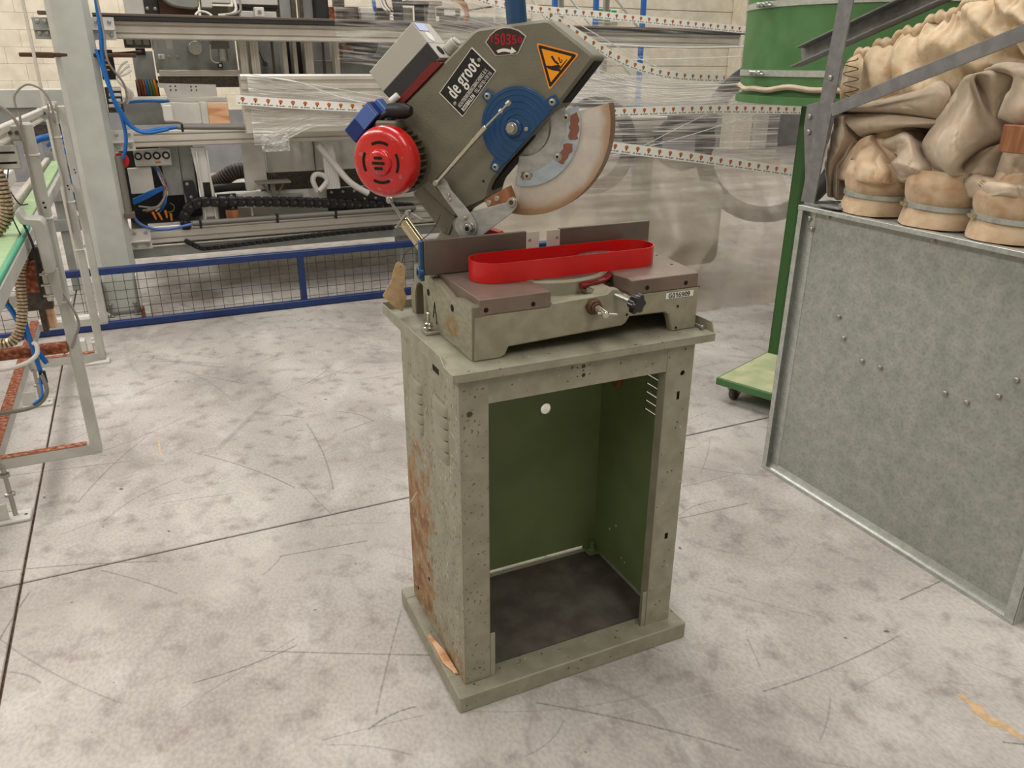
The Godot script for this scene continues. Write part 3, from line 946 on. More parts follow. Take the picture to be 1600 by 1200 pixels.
	sb.hexa(Vector3(1.193, 0.9035, -1.46), Vector3(1.193, 0.9035, -1.453), 0.0058)
	tag(obj("screw", sb, M.bolt), "small loose screw lying on the right end of the stand's shelf", "screw")

# ---------------------------------------------------------------- chop saw
func saw() -> void:
	var t := thing("chop_saw", "olive grey chop saw with red motor cap and clear guard, on the stand", "chop saw", Vector3(0.88, 0.8975, -1.64))
	var Y := 0.8975
	# base casting
	var front := poly([0.597, Y, 0.662, Y, 0.672, 0.905, 0.68, 0.921, 0.972, 0.931, 0.983, 0.937, 0.992, 0.951, 1.09, 0.949, 1.102, 0.941, 1.116, Y, 1.186, Y, 1.186, 1.003, 0.975, 1.003, 0.955, 1.022, 0.94, 1.0245, 0.925, 1.014, 0.785, 1.009, 0.781, 1.0, 0.597, 1.0])
	var b := mb()
	b.prism(front, -1.497, -1.475, 0.003)
	b.bx(0.6, 1.184, 0.985, 1.0, -1.80, -1.49, 0.003)
	b.bx(1.166, 1.186, Y, 1.002, -1.80, -1.49, 0.004)
	b.bx(0.6, 1.186, Y, 1.0, -1.82, -1.80, 0.004)
	b.bx(0.9, 0.955, 0.998, 1.022, -1.57, -1.478, 0.008)
	b.bx(0.69, 0.79, 0.98, 1.034, -1.9, -1.80, 0.01)
	var base := obj("base_casting", b, M.cast_base, t)
	var ck := turned(SIDE)
	var cheek := PackedVector2Array()
	cheek.append_array(poly([1.477, Y, 1.768, Y, 1.768, 0.93]))
	for i in 9:
		var a := PI * i / 8.0
		cheek.append(Vector2(1.815 - 0.047 * cos(a), 0.94 + 0.05 * sin(a)))
	cheek.append_array(poly([1.862, 0.93, 1.862, Y, 1.90, Y, 1.90, 0.96, 1.878, 0.978, 1.868, 0.99, 1.866, 1.03, 1.80, 1.032, 1.70, 1.024, 1.62, 1.012, 1.605, 1.006, 1.592, 1.012, 1.56, 1.018, 1.50, 1.02, 1.48, 1.026, 1.475, 1.02]))
	ck.prism(cheek, 0.594, 0.622, 0.003)
	obj("side_cheek", ck, M.cast_cheek, base, "rust stained end of the casting")
	var niche := mb()
	niche.bx(0.69, 0.695, Y, 1.0, -1.87, -1.76, 0)
	obj("niche_wall", niche, M.cast_base, base)
	stamp("hole", mb().cyl(Vector3(0.001, 0, 0), Vector3(-0.001, 0, 0), 0.0085, 14, 0.0001), M.hole, base, [Vector3(0.5935, 0.983, -1.757), Vector3(0.5935, 0.988, -1.594)])
	var hs := mb()
	hs.lathe(PackedVector2Array([Vector2(0.009, 0), Vector2(0.0125, 0.0015), Vector2(0.014, -0.001)]), 18, Transform3D(Basis(Vector3(0, 0, 1), PI / 2), Vector3(0.5945, 0.99, -1.601)))
	obj("boss", hs, M.cast_base, base)
	stamp("hole", mb().cyl(Vector3(0, 0, -0.001), Vector3(0, 0, 0.001), 0.0032, 12, 0.0001), M.hole, base, [Vector3(0.983, 0.957, -1.4748), Vector3(1.127, 0.96, -1.4748), Vector3(1.127, 0.906, -1.4748)])
	# hand drawn letter A on the cheek
	var la := mb()
	var AX := 0.5932
	la.bar(Vector3(AX, 0.928, -1.725), Vector3(AX, 0.97, -1.713), 0.0022, 0.001, 0.0002)
	la.bar(Vector3(AX, 0.97, -1.713), Vector3(AX, 0.918, -1.70), 0.0022, 0.001, 0.0002)
	la.bar(Vector3(AX, 0.942, -1.727), Vector3(AX, 0.946, -1.703), 0.002, 0.001, 0.0002)
	obj("letter_mark", la, M.ink, base)
	# holding-down stud
	var sd := mb()
	sd.cyl(Vector3(0.572, 0.898, -1.703), Vector3(0.572, 0.952, -1.698), 0.0045, 12)
	sd.hexa(Vector3(0.572, 0.916, -1.701), Vector3(0.572, 0.926, -1.70), 0.0095)
	sd.cyl(Vector3(0.572, 0.913, -1.701), Vector3(0.572, 0.916, -1.701), 0.013, 16)
	obj("holding_stud", sd, M.chrome, t)
	var fo := mb()
	fo.bx(0.56, 0.6, Y, 0.906, -1.722, -1.684, 0.002)
	obj("foot_lug", fo, M.cast_base, t)
	# table plates
	var TC := Vector2(0.88, 1.71)
	var R := 0.166
	var lpl := poly([0.612, 1.475, 0.781, 1.475, 0.781, 1.578])
	lpl.append_array(arc2(TC, R + 0.002, 232, 180, 8))
	lpl.append_array(poly([0.712, 1.765, 0.612, 1.765]))
	var p := turned(FLAT)
	p.prism(lpl, 1.0005, 1.036, 0.0015)
	var plate := obj("table_plate", p, M.table_steel, t, "left brown steel table plate")
	stamp("bolt_hole", mb().cyl(Vector3(0, 0, -0.001), Vector3(0, 0, 0.0008), 0.0055, 14, 0.0001), M.hole, plate, [Vector3(0.626, 1.012, -1.4752), Vector3(0.738, 1.012, -1.4752)])
	var rpl := poly([0.99, 1.475, 1.18, 1.475, 1.184, 1.49, 1.2, 1.60, 1.218, 1.765, 1.048, 1.765])
	rpl.append_array(arc2(TC, R + 0.002, 360, 318, 6))
	rpl.append_array(poly([0.985, 1.54, 0.995, 1.50]))
	p = turned(FLAT)
	p.prism(rpl, 1.003, 1.037, 0.0015)
	plate = obj("table_plate", p, M.table_steel, t, "right brown steel table plate")
	stamp("bolt_hole", mb().cyl(Vector3(0, 0, -0.001), Vector3(0, 0, 0.0008), 0.0055, 14, 0.0001), M.hole, plate, [Vector3(1.035, 1.016, -1.4752), Vector3(1.145, 1.016, -1.4752)])
	stamp("bolt_hole", mb().cyl(Vector3(0, -0.001, 0), Vector3(0, 0.0008, 0), 0.004, 12, 0.0001), M.hole, plate, [Vector3(1.17, 1.0368, -1.57), Vector3(1.195, 1.0368, -1.67)])
	p = mb()
	p.bx(0.985, 1.19, 0.9995, 1.0035, -1.764, -1.4765, 0.001)
	obj("plate_ledge", p, M.brown_steel, t)
	# turntable
	var tt := mb()
	tt.lathe(PackedVector2Array([Vector2(0.12, 0.999), Vector2(R, 0.999), Vector2(R + 0.0, 1.030), Vector2(R - 0.004, 1.034), Vector2(0, 1.034)]), 64, Transform3D(Basis(), Vector3(0.88, 0, -1.71)))
	obj("turntable", tt, M.cast_base, t)
	obj("turntable_top", mb().cyl(Vector3(0.88, 1.0335, -1.71), Vector3(0.88, 1.0355, -1.71), R - 0.012, 64, 0.0005), M.table_steel, t)
	# fence
	var fe := mb()
	fe.bx(0.571, 0.835, 1.0375, 1.12, -1.722, -1.71, 0.001)
	var fp := obj("fence_plate", fe, M.fence_steel, t, "left fence plate")
	fe = mb()
	fe.bx(0.927, 1.193, 1.0375, 1.12, -1.722, -1.71, 0.001)
	obj("fence_plate", fe, M.fence_steel, t, "right fence plate")
	for k in 2:
		var x0: float = [0.833, 0.889][k]
		var x1: float = [0.868, 0.926][k]
		var e := obj("fence_end_plate", mb().bx(x0, x1, 1.06, 1.119, -1.7098, -1.7072, 0.0006), M.aluminium, t, "bright bare end plate")
		var xs: float = [0.842, 0.917][k]
		obj("screw", mb().cyl(Vector3(xs, 1.1, -1.7072), Vector3(xs, 1.1, -1.7052), 0.004, 12, 0.0006), M.bolt, e)
	var br := mb()
	br.bx(0.575, 1.19, 1.0375, 1.085, -1.752, -1.7225, 0.003)
	br.bx(0.561, 0.571, 1.024, 1.119, -1.727, -1.7115, 0.002)
	br.cyl(Vector3(0.557, 1.043, -1.722), Vector3(0.57, 1.043, -1.722), 0.014, 20)
	var bk := obj("fence_bracket", br, M.blue, t)
	obj("hole", mb().cyl(Vector3(0.5566, 1.043, -1.722), Vector3(0.5574, 1.043, -1.722), 0.0065, 12, 0.0001), M.hole, bk)
	# front controls
	var ln := mb()
	ln.hexa(Vector3(0.888, 0.99, -1.475), Vector3(0.888, 0.99, -1.458), 0.019)
	ln.cyl(Vector3(0.888, 0.99, -1.458), Vector3(0.888, 0.99, -1.452), 0.0125, 18)
	var lock := obj("lock_nut", ln, M.brown_steel, t)
	ln = mb()
	ln.cyl(Vector3(0.888, 0.99, -1.453), Vector3(0.888, 0.985, -1.412), 0.0085, 16, 0.002)
	ln.cyl(Vector3(0.872, 0.9885, -1.424), Vector3(0.925, 0.979, -1.424), 0.0032, 10, 0.001)
	obj("spindle", ln, M.chrome, lock)
	var kn := mb()
	kn.cyl(Vector3(0.948, 1.009, -1.475), Vector3(0.962, 1.003, -1.425), 0.0055, 14)
	var ks := obj("knob_stud", kn, M.zinc, t)
	var lobes := PackedVector2Array()
	for i in 48:
		var a := TAU * i / 48.0
		var rr := 0.0215 + 0.0028 * cos(a * 6.0)
		lobes.append(Vector2(cos(a), sin(a)) * rr)
	kn = mb()
	kn.x = Transform3D(Basis(Vector3.UP, deg_to_rad(14)) * Basis(Vector3.RIGHT, deg_to_rad(6)), Vector3(0.968, 1.0015, -1.414))
	kn.prism(lobes, -0.012, 0.009, 0.004, 0.6)
	kn.cyl(Vector3(0, 0, -0.02), Vector3(0, 0, -0.01), 0.011, 18)
	obj("clamp_knob", kn, M.black_gloss, ks)
	# red turntable lever in its slot
	var rl := mb()
	var rp := curve([Vector3(0.886, 1.024, -1.527), Vector3(0.92, 1.0245, -1.532), Vector3(0.955, 1.026, -1.541)], 6)
	rl.tube(rp, 0.0085, 12)
	rl.bar(Vector3(0.95, 1.026, -1.54), Vector3(1.0, 1.029, -1.575), 0.018, 0.008, 0.002)
	for i in 7:
		rl.bar(Vector3(0.892 + i * 0.0065, 1.032, -1.519), Vector3(0.892 + i * 0.0065, 1.032, -1.535), 0.002, 0.002, 0.0005)
	obj("index_lever", rl, M.dark_red, t)
	# stock label
	var lab := obj("stock_label", mb().bx(1.09, 1.1695, 0.9815, 0.996, -1.4752, -1.4738, 0.0003), M.white, t)
	words("lettering", "G016909", 0.0165, Transform3D(Basis(), Vector3(1.128, 0.9888, -1.4735)), M.ink, lab, 0.062, 0.0005, "Droid Sans", 600)
	head(t)

const S2 := 0.70710678

func arm(o := 0.0) -> MB:
	var m := mb()
	m.x = Transform3D(Basis(Vector3(S2, 0, S2), Vector3.UP, Vector3(-S2, 0, S2)), Vector3(0.88, 0, -1.71) + Vector3(-S2, 0, S2) * o)
	return m

func arm_at(a: float, y: float, z: float) -> Transform3D:
	return arm().x * Transform3D(Basis(), Vector3(a, y, z))

func sector(c: Vector2, r0: float, r1: float, a0: float, a1: float, n := 24) -> PackedVector2Array:
	var o := arc2(c, r1, a0, a1, n)
	o.append_array(arc2(c, r0, a1, a0, n))
	return o

func head(t: Node3D) -> void:
	var C := Vector2(-0.049, 1.363)
	# arm casting
	var out := poly([-0.153, 1.571, 0.018, 1.589, 0.110, 1.525, 0.126, 1.512, 0.045, 1.412, -0.02, 1.343, -0.086, 1.274, -0.115, 1.236, -0.123, 1.215, -0.127, 1.193, -0.179, 1.169, -0.207, 1.151, -0.228, 1.098, -0.237, 1.096, -0.258, 1.110, -0.298, 1.159, -0.326, 1.187, -0.330, 1.2, -0.314, 1.213, -0.35, 1.235, -0.39, 1.275, -0.4, 1.33, -0.375, 1.385, -0.348, 1.404, -0.303, 1.441])
	var m := arm()
	m.prism(rounded(out, 0.012, 3), -0.052, 0.05, 0.006, 0.75)
	var a := obj("arm_casting", m, M.cast, t)
	# deep slot in the nose
	m = arm()
	m.prism(poly([0.119, 1.4985, 0.1225, 1.503, 0.119, 1.508, 0.049, 1.4205, 0.0525, 1.4165]), -0.03, 0.034, 0.001)
	obj("nose_slot", m, M.hole, a)
	m = arm()
	m.prism(poly([-0.02, 1.340, -0.018, 1.3445, -0.115, 1.241, -0.121, 1.216, -0.12, 1.214, -0.112, 1.235]), -0.034, 0.034, 0.001)
	obj("blade_slot", m, M.hole, a)
	# rib under the link
	m = arm()
	m.prism(rounded(poly([-0.30, 1.215, -0.285, 1.235, -0.2, 1.16, -0.215, 1.145]), 0.01), 0.05, 0.0535, 0.003)
	m.cyl(Vector3(-0.245, 1.113, 0.049), Vector3(-0.245, 1.113, 0.052), 0.009, 18)
	obj("boss", m, M.cast, a)
	obj("hole", arm().cyl(Vector3(-0.137, 1.237, 0.0496), Vector3(-0.137, 1.237, 0.0506), 0.003, 10, 0.0001), M.hole, a)
	# blue bearing cover
	var blue := arc2(C, 0.0895, 24, 250, 48)
	m = arm()
	m.prism(blue, 0.05, 0.058, 0.002)
	for q in [[-0.122, 1.43], [0.034, 1.42], [-0.103, 1.273]]:
		var d := (Vector2(q[0], q[1]) - C).normalized()
		var e := d.orthogonal()
		var c := Vector2(q[0], q[1])
		m.prism(rounded(PackedVector2Array([c + d * 0.012 + e * 0.012, c + d * 0.012 - e * 0.012, c - d * 0.02 - e * 0.014, c - d * 0.02 + e * 0.014]), 0.004), 0.05, 0.0575, 0.0015)
	for r in [0.028, 0.042, 0.056, 0.070, 0.081]:
		var h := rad_to_deg(acos(clampf(0.034 / r, -1, 1))) if r > 0.034 else 0.0
		m.prism(sector(C, r, r + 0.0035, -43.0 + h + 4.0, 317.0 - h - 4.0, 40), 0.0575, 0.059, 0.0006)
	var cov := obj("bearing_cover", m, M.blue, t)
	stamp("screw", arm_local_screw(0.008), M.bolt, cov, [arm_at(-0.122, 1.43, 0.0575), arm_at(0.034, 1.42, 0.0575), arm_at(-0.103, 1.273, 0.0575)])
	stamp("screw_recess", mb().cyl(Vector3(0, 0, 0), Vector3(0, 0, 0.0006), 0.0032, 6, 0.0001), M.hole, cov, [arm_at(-0.122, 1.43, 0.0618), arm_at(0.034, 1.42, 0.0618), arm_at(-0.103, 1.273, 0.0618)])
	m = arm()
	m.cyl(Vector3(-0.058, 1.361, 0.058), Vector3(-0.058, 1.361, 0.064), 0.021, 24, 0.003)
	obj("hub_ring", m, M.blue, cov)
	m = arm()
	m.cyl(Vector3(-0.06, 1.361, 0.06), Vector3(-0.06, 1.361, 0.066), 0.014, 20, 0.001)
	m.hexa(Vector3(-0.06, 1.361, 0.066), Vector3(-0.06, 1.361, 0.077), 0.0115)
	obj("spindle_nut", m, M.bolt, cov)
	obj("screw", arm().cyl(Vector3(-0.027, 1.36, 0.058), Vector3(-0.027, 1.36, 0.061), 0.005, 14, 0.001), M.bolt, cov)
	# blade flange, guard and plates
	var G := Vector2(-0.045, 1.365)
	obj("blade_flange", arm().cyl(Vector3(C.x - 0.005, C.y - 0.002, -0.004), Vector3(C.x - 0.005, C.y - 0.002, 0.014), 0.071, 40, 0.003), M.zinc, t)
	m = arm()
	var face := sector(G, 0.115, 0.2065, -99, 15, 40)
	m.prism(face, 0.0225, 0.0245, 0.0005)
	var gd := obj("blade_guard", m, M.guard_clear, t, "clear plastic guard, browned towards the rim")
	m = arm()
	m.prism(face, -0.0245, -0.0225, 0.0005)
	obj("guard_back", m, M.guard_clear, gd)
	m = arm()
	m.prism(sector(G, 0.2045, 0.207, -99, 15, 40), -0.0225, 0.0225, 0.0004)
	obj("guard_rim", m, M.guard_rim, gd)
	m = arm()
	m.prism(sector(G, 0.068, 0.108, -98, 24, 30), 0.0247, 0.0267, 0.0005)
	obj("guard_plate", m, M.plate_zinc, gd)
	m = arm()
	m.prism(sector(G, 0.104, 0.1385, -97, 20, 30), 0.0267, 0.0287, 0.0005)
	var pl2 := obj("guard_plate", m, M.plate_blue, gd)
	for q in [[14.0, -13.0, 0.113, 0.134], [-17.0, -42.0, 0.108, 0.129], [-78.0, -93.0, 0.106, 0.121]]:
		m = arm()
		var s := sector(G, q[2], q[3], q[1], q[0], 8)
		for i in s.size(): s[i] += Vector2(sin(i * 2.3), cos(i * 1.7)) * 0.0034
		m.prism(rounded(s, 0.003, 2), 0.0287, 0.0291, 0.0001)
		obj("paint_patch", m, M.brown_paint, pl2)
	stamp("guard_bolt", arm_local_screw(0.0102), M.bolt, pl2, [arm_at(0.059, 1.386, 0.0288), arm_at(0.041, 1.299, 0.0288), arm_at(-0.033, 1.252, 0.0288)])
	stamp("bolt_recess", mb().cyl(Vector3.ZERO, Vector3(0, 0, 0.0006), 0.0033, 6, 0.0001), M.hole, pl2, [arm_at(0.059, 1.386, 0.0332), arm_at(0.041, 1.299, 0.0332), arm_at(-0.033, 1.252, 0.0332)])
	# guard linkage
	m = arm()
	m.cyl(Vector3(-0.24, 1.236, 0.09), Vector3(-0.113, 1.365, 0.09), 0.0062, 18, 0.001)
	var rod := obj("guard_rod", m, M.chrome, t)
	m = arm()
	m.cyl(Vector3(-0.113, 1.365, 0.09), Vector3(-0.06, 1.415, 0.09), 0.0026, 10, 0.0005)
	m.hexa(Vector3(-0.079, 1.397, 0.09), Vector3(-0.073, 1.403, 0.09), 0.006)
	m.hexa(Vector3(-0.062, 1.413, 0.09), Vector3(-0.054, 1.421, 0.09), 0.0065)
	obj("rod_end", m, M.bolt, rod)
	m = arm()
	m.cyl(Vector3(-0.243, 1.233, 0.075), Vector3(-0.243, 1.233, 0.098), 0.0075, 14)
	obj("rod_pin", m, M.bolt, rod)
	m = arm()
	m.prism(rounded(poly([-0.252, 1.226, -0.243, 1.243, -0.224, 1.238, -0.213, 1.216, -0.164, 1.166, -0.145, 1.136, -0.148, 1.115, -0.164, 1.104, -0.184, 1.11, -0.194, 1.13, -0.194, 1.152, -0.237, 1.204]), 0.008), 0.072, 0.076, 0.0008)
	var link := obj("link_plate", m, M.plate_zinc, t, "upper zinc link plate")
	stamp("bolt", arm_local_screw(0.007), M.bolt, link, [arm_at(-0.175, 1.151, 0.0755), arm_at(-0.218, 1.203, 0.0755), arm_at(-0.215, 1.193, 0.0755)])
	m = arm()
	m.prism(rounded(poly([-0.200, 1.149, -0.155, 1.169, -0.069, 1.194, -0.058, 1.208, -0.045, 1.204, -0.044, 1.186, -0.056, 1.170, -0.137, 1.108, -0.188, 1.099, -0.206, 1.118, -0.207, 1.135]), 0.009), 0.0665, 0.0705, 0.0008)
	var lev := obj("guard_lever", m, M.plate_zinc, t, "long zinc lever from the pivot to the wooden brake block")
	m = arm()
	m.cyl(Vector3(-0.164, 1.128, 0.05), Vector3(-0.164, 1.128, 0.0665), 0.02, 20)
	m.cyl(Vector3(-0.165, 1.128, 0.076), Vector3(-0.165, 1.128, 0.08), 0.015, 22, 0.001)
	m.hexa(Vector3(-0.165, 1.128, 0.08), Vector3(-0.165, 1.128, 0.09), 0.012)
	var pv := obj("pivot_bolt", m, M.bolt, lev)
	obj("socket", arm().cyl(Vector3(-0.165, 1.128, 0.0895), Vector3(-0.165, 1.128, 0.0905), 0.006, 6, 0.0001), M.hole, pv)
	m = arm()
	m.cyl(Vector3(-0.057, 1.195, 0.0705), Vector3(-0.057, 1.195, 0.075), 0.0105, 18, 0.001)
	var eye := obj("lever_eye", m, M.bolt, lev)
	obj("hole", arm().cyl(Vector3(-0.057, 1.195, 0.0748), Vector3(-0.057, 1.195, 0.0755), 0.006, 14, 0.0001), M.brown_steel, eye)
	# wooden brake block
	m = arm()
	m.prism(poly([-0.131, 1.194, -0.073, 1.228, -0.054, 1.184, -0.108, 1.156]), 0.028, 0.062, 0.0012)
	var wd := obj("brake_block", m, M.wood_red, t, "reddish brown wooden block")
	m = arm()
	m.cyl(Vector3(-0.098, 1.2, 0.0615), Vector3(-0.098, 1.2, 0.064), 0.0075, 6, 0.001)
	obj("bolt", m, M.bolt, wd)
	m = arm()
	m.cyl(Vector3(-0.119, 1.188, 0.0615), Vector3(-0.119, 1.188, 0.064), 0.0075, 6, 0.001)
	obj("bolt", m, M.bolt, wd)
	# motor
	var A := Vector3(-0.357, 1.281, 0.0)
	var mx := func(z: float) -> Transform3D: return Transform3D(Basis(Vector3(1, 0, 0), Vector3(0, 0, 1), Vector3(0, -1, 0)), A + Vector3(0, 0, z))
	m = arm()
	m.lathe(PackedVector2Array([Vector2(0.082, 0.048), Vector2(0.084, 0.05), Vector2(0.08, 0.053), Vector2(0.066, 0.056), Vector2(0.066, 0.118), Vector2(0.05, 0.13)]), 48, mx.call(0.0))
	var mot := obj("motor_housing", m, M.cast_dark, t)
	for i in 30:
		var an := TAU * i / 30.0
		m = arm()
		m.x = m.x * Transform3D(Basis(Vector3(0, 0, 1), an), A)
		m.bx(0.062, 0.0785, -0.0017, 0.0017, 0.056, 0.116, 0.001)
		obj("cooling_fin", m, M.cast_dark, mot)
	m = arm()
	m.bx(-0.39, -0.335, 1.352, 1.372, 0.058, 0.11, 0.004)
	obj("terminal_block", m, M.cast, mot)
	m = arm()
	m.lathe(PackedVector2Array([Vector2(0.077, 0.106), Vector2(0.0825, 0.107), Vector2(0.0825, 0.128), Vector2(0.081, 0.135), Vector2(0.076, 0.142), Vector2(0.068, 0.1475), Vector2(0.058, 0.15), Vector2(0.034, 0.151), Vector2(0.031, 0.1525), Vector2(0.029, 0.158), Vector2(0.024, 0.162), Vector2(0.0, 0.163)]), 64, mx.call(0.0))
	var cap := obj("motor_cap", m, M.red_cap, t, "chipped glossy red fan cap")
	var ctr := Vector2(A.x, A.y)
	for q in [[62, 118], [-28, 28], [152, 208], [242, 298]]:
		m = arm()
		m.prism(rounded(sector(ctr, 0.0425, 0.0495, q[0], q[1], 12), 0.003, 2), 0.149, 0.1512, 0.0002)
		obj("vent_slot", m, M.hole, cap)
	for q in [[0.012, 0.011], [0.0, 0.0165], [-0.012, 0.011]]:
		m = arm()
		m.prism(rounded(poly([A.x - q[1], A.y + q[0] - 0.0033, A.x + q[1], A.y + q[0] - 0.0033, A.x + q[1], A.y + q[0] + 0.0033, A.x - q[1], A.y + q[0] + 0.0033]), 0.002, 2), 0.16, 0.1638, 0.0002)
		obj("vent_slot", m, M.hole, cap)
	# control box over the arm
	m = arm()
	m.prism(poly([-0.311, 1.586, -0.272, 1.5435, -0.396, 1.434, -0.431, 1.4785]), -0.045, 0.05, 0.0015)
	var cb := obj("control_box", m, M.box_grey, t, "grey control box with a black side")
	m = arm()
	m.prism(poly([-0.2725, 1.543, -0.243, 1.511, -0.365, 1.404, -0.3955, 1.4335]), -0.044, 0.048, 0.001)
	obj("box_base", m, M.box_grey, cb)
	m = arm()
	m.prism(poly([-0.2735, 1.5422, -0.245, 1.5115, -0.364, 1.4055, -0.395, 1.4338]), 0.048, 0.0503, 0.0004)
	obj("front_plate", m, M.charcoal, cb)
	# stickers and cable entry on the end face
	var ed := Vector2(0.039, -0.0425).normalized()
	var en := Vector2(ed.y, -ed.x) * -1.0
	var EB := arm().x * Transform3D(Basis(Vector3(0, 0, -1), Vector3(-ed.x, -ed.y, 0), Vector3(-ed.y, ed.x, 0) * -1.0), Vector3.ZERO)
	var on := func(s: float, z: float, lift: float) -> Vector3: return Vector3(-0.311 + ed.x * s + en.x * lift, 1.586 + ed.y * s + en.y * lift, z)
	m = arm()
	m.bar(on.call(0.002, 0.02, 0.0006), on.call(0.024, 0.02, 0.0006), 0.05, 0.0012, 0.0002, Vector3(en.x, en.y, 0))
	obj("sticker", m, M.lid_blue, cb, "blue and white sticker")
	m = arm()
	m.x = m.x * Transform3D(Basis(Vector3(0, 0, 1), Vector3(en.x, en.y, 0), Vector3(0, 0, 1).cross(Vector3(en.x, en.y, 0))), on.call(0.04, 0.014, 0.0))
	m.lathe(PackedVector2Array([Vector2(0.014, 0.0), Vector2(0.014, 0.001), Vector2(0, 0.0011)]), 24)
	obj("sticker", m, M.white, cb, "round white sticker")
	m = arm()
	m.cyl(on.call(0.08, 0.015, -0.002), on.call(0.08, 0.015, 0.0008), 0.012, 20, 0.0004)
	obj("cable_entry", m, M.hole, cb)
	m = arm()
	m.cyl(on.call(0.083, -0.02, 0.0), on.call(0.083, -0.02, 0.03), 0.015, 20, 0.002)
	m.cyl(on.call(0.083, -0.02, 0.03), on.call(0.083, -0.02, 0.036), 0.011, 20, 0.002)
	obj("cable_gland", m, M.box_grey, cb)
	m = arm()
	m.prism(poly([-0.262, 1.502, -0.234, 1.5, -0.348, 1.403, -0.372, 1.405]), -0.046, 0.0525, 0.001)
	obj("mounting_plate", m, M.dark_red, cb)
	# socket and plug
	var d2 := Vector2(0.72, 0.694)
	m = arm()
	m.x = m.x * Transform3D(Basis(Vector3(d2.x, d2.y, 0), Vector3(-d2.y, d2.x, 0), Vector3(0, 0, 1)), Vector3(-0.433, 1.366, 0.07))
	m.box(Vector3(0, 0.0, 0), Vector3(0.098, 0.042, 0.06), 0.003)
	var so := obj("power_socket", m, M.socket_blue, t)
	m = arm()
	m.x = m.x * Transform3D(Basis(Vector3(d2.x, d2.y, 0), Vector3(-d2.y, d2.x, 0), Vector3(0, 0, 1)), Vector3(-0.433, 1.366, 0.07))
	m.box(Vector3(0.02, 0.0, 0.031), Vector3(0.05, 0.038, 0.003), 0.001)
	m.box(Vector3(0.052, -0.012, -0.012), Vector3(0.016, 0.06, 0.03), 0.002)
	obj("socket_lid", m, M.lid_blue, so)
	m = arm()
	m.x = m.x * Transform3D(Basis(Vector3(0, 0, 1), PI / 2), Vector3(-0.305, 1.394, 0.083))
	m.lathe(PackedVector2Array([Vector2(0, 0), Vector2(0.011, 0.001), Vector2(0.018, 0.016), Vector2(0.0185, 0.032), Vector2(0.0165, 0.052), Vector2(0.0165, 0.06), Vector2(0.011, 0.062), Vector2(0, 0.063)]), 24)
	var pg := obj("plug", m, M.black, t)
	m = arm()
	m.tube(curve([Vector3(-0.362, 1.39, 0.083), Vector3(-0.38, 1.382, 0.086), Vector3(-0.4, 1.362, 0.085), Vector3(-0.425, 1.335, 0.075), Vector3(-0.44, 1.3, 0.05)], 6), 0.0075, 10)
	obj("cable", m, M.black, pg)
	m = arm()
	m.cyl(Vector3(-0.372, 1.412, 0.06), Vector3(-0.352, 1.428, 0.055), 0.0085, 14)
	obj("grey_gland", m, M.white, so)
	# lifting handle
	m = arm()
	m.cyl(Vector3(-0.071, 1.575, 0), Vector3(-0.088, 1.74, 0), 0.0235, 6, 0.002)
	obj("handle", m, M.blue, t)
	# name plate
	var pa := Vector2(-0.162, 1.533); var pb := Vector2(-0.247, 1.434); var pc := Vector2(-0.188, 1.382); var pd := Vector2(-0.103, 1.483)
	m = arm()
	m.prism(PackedVector2Array([pa, pb, pc, pd]), 0.0495, 0.0515, 0.0004)
	var np := obj("name_plate", m, M.white, t, "black name plate with white lettering")
	var mid := (pa + pb + pc + pd) * 0.25
	m = arm()
	m.prism(PackedVector2Array([mid + (pa - mid) * 0.965, mid + (pb - mid) * 0.965, mid + (pc - mid) * 0.965, mid + (pd - mid) * 0.965]), 0.0514, 0.0518, 0.0001)
	obj("plate_field", m, M.black, np)
	var du := (pa - pb).normalized()
	var dv := (pa - pd).normalized()
	var put := func(u: float, v: float) -> Transform3D:
		var c := mid + du * u + dv * v
		return arm().x * Transform3D(Basis(Vector3(du.x, du.y, 0), Vector3(dv.x, dv.y, 0), Vector3(0, 0, 1)), Vector3(c.x, c.y, 0.052))
	words("lettering", "de groot", 0.041, put.call(0.0, 0.0125), M.white, np, 0.098, 0.0006, "Droid Sans", 800)
	words("lettering", "HOUTBEWERKINGSMACHINES B.V.", 0.012, put.call(0.0, -0.0185), M.white, np, 0.108, 0.0005)
	words("lettering", "ROSMALEN", 0.0135, put.call(-0.032, -0.0305), M.white, np, 0.045, 0.0005, "Droid Sans", 700)
	words("lettering", "TEL.04192-19116", 0.0115, put.call(0.026, -0.0305), M.white, np, 0.058, 0.0005)
	var riv := mb().lathe(PackedVector2Array([Vector2(0.0045, 0), Vector2(0.0035, 0.0012), Vector2(0, 0.0015)]), 14, Transform3D(Basis(Vector3(1, 0, 0), PI / 2), Vector3.ZERO))
	stamp("rivet", riv, M.bolt, np, [put.call(0.0565, 0.008), put.call(-0.056, -0.006)])
	# fan shaped type badge
	m = arm()
	var bd := poly([-0.130, 1.543, -0.118, 1.558, -0.103, 1.569, -0.086, 1.5735, -0.068, 1.573, -0.048, 1.567, -0.031, 1.555, -0.049, 1.521, -0.054, 1.518, -0.102, 1.514, -0.107, 1.516])
	m.prism(bd, 0.0495, 0.0512, 0.0006)
	var bg := obj("type_badge", m, M.box_grey, t, "fan shaped badge with red figures")
	m = arm()
	var bc := Vector2(-0.08, 1.542)
	var bi := PackedVector2Array()
	for q in bd: bi.append(bc + (q - bc) * 0.93)
	m.prism(bi, 0.051, 0.0516, 0.0001)
	obj("badge_field", m, M.badge_brown, bg)
	var chars := "T50350"
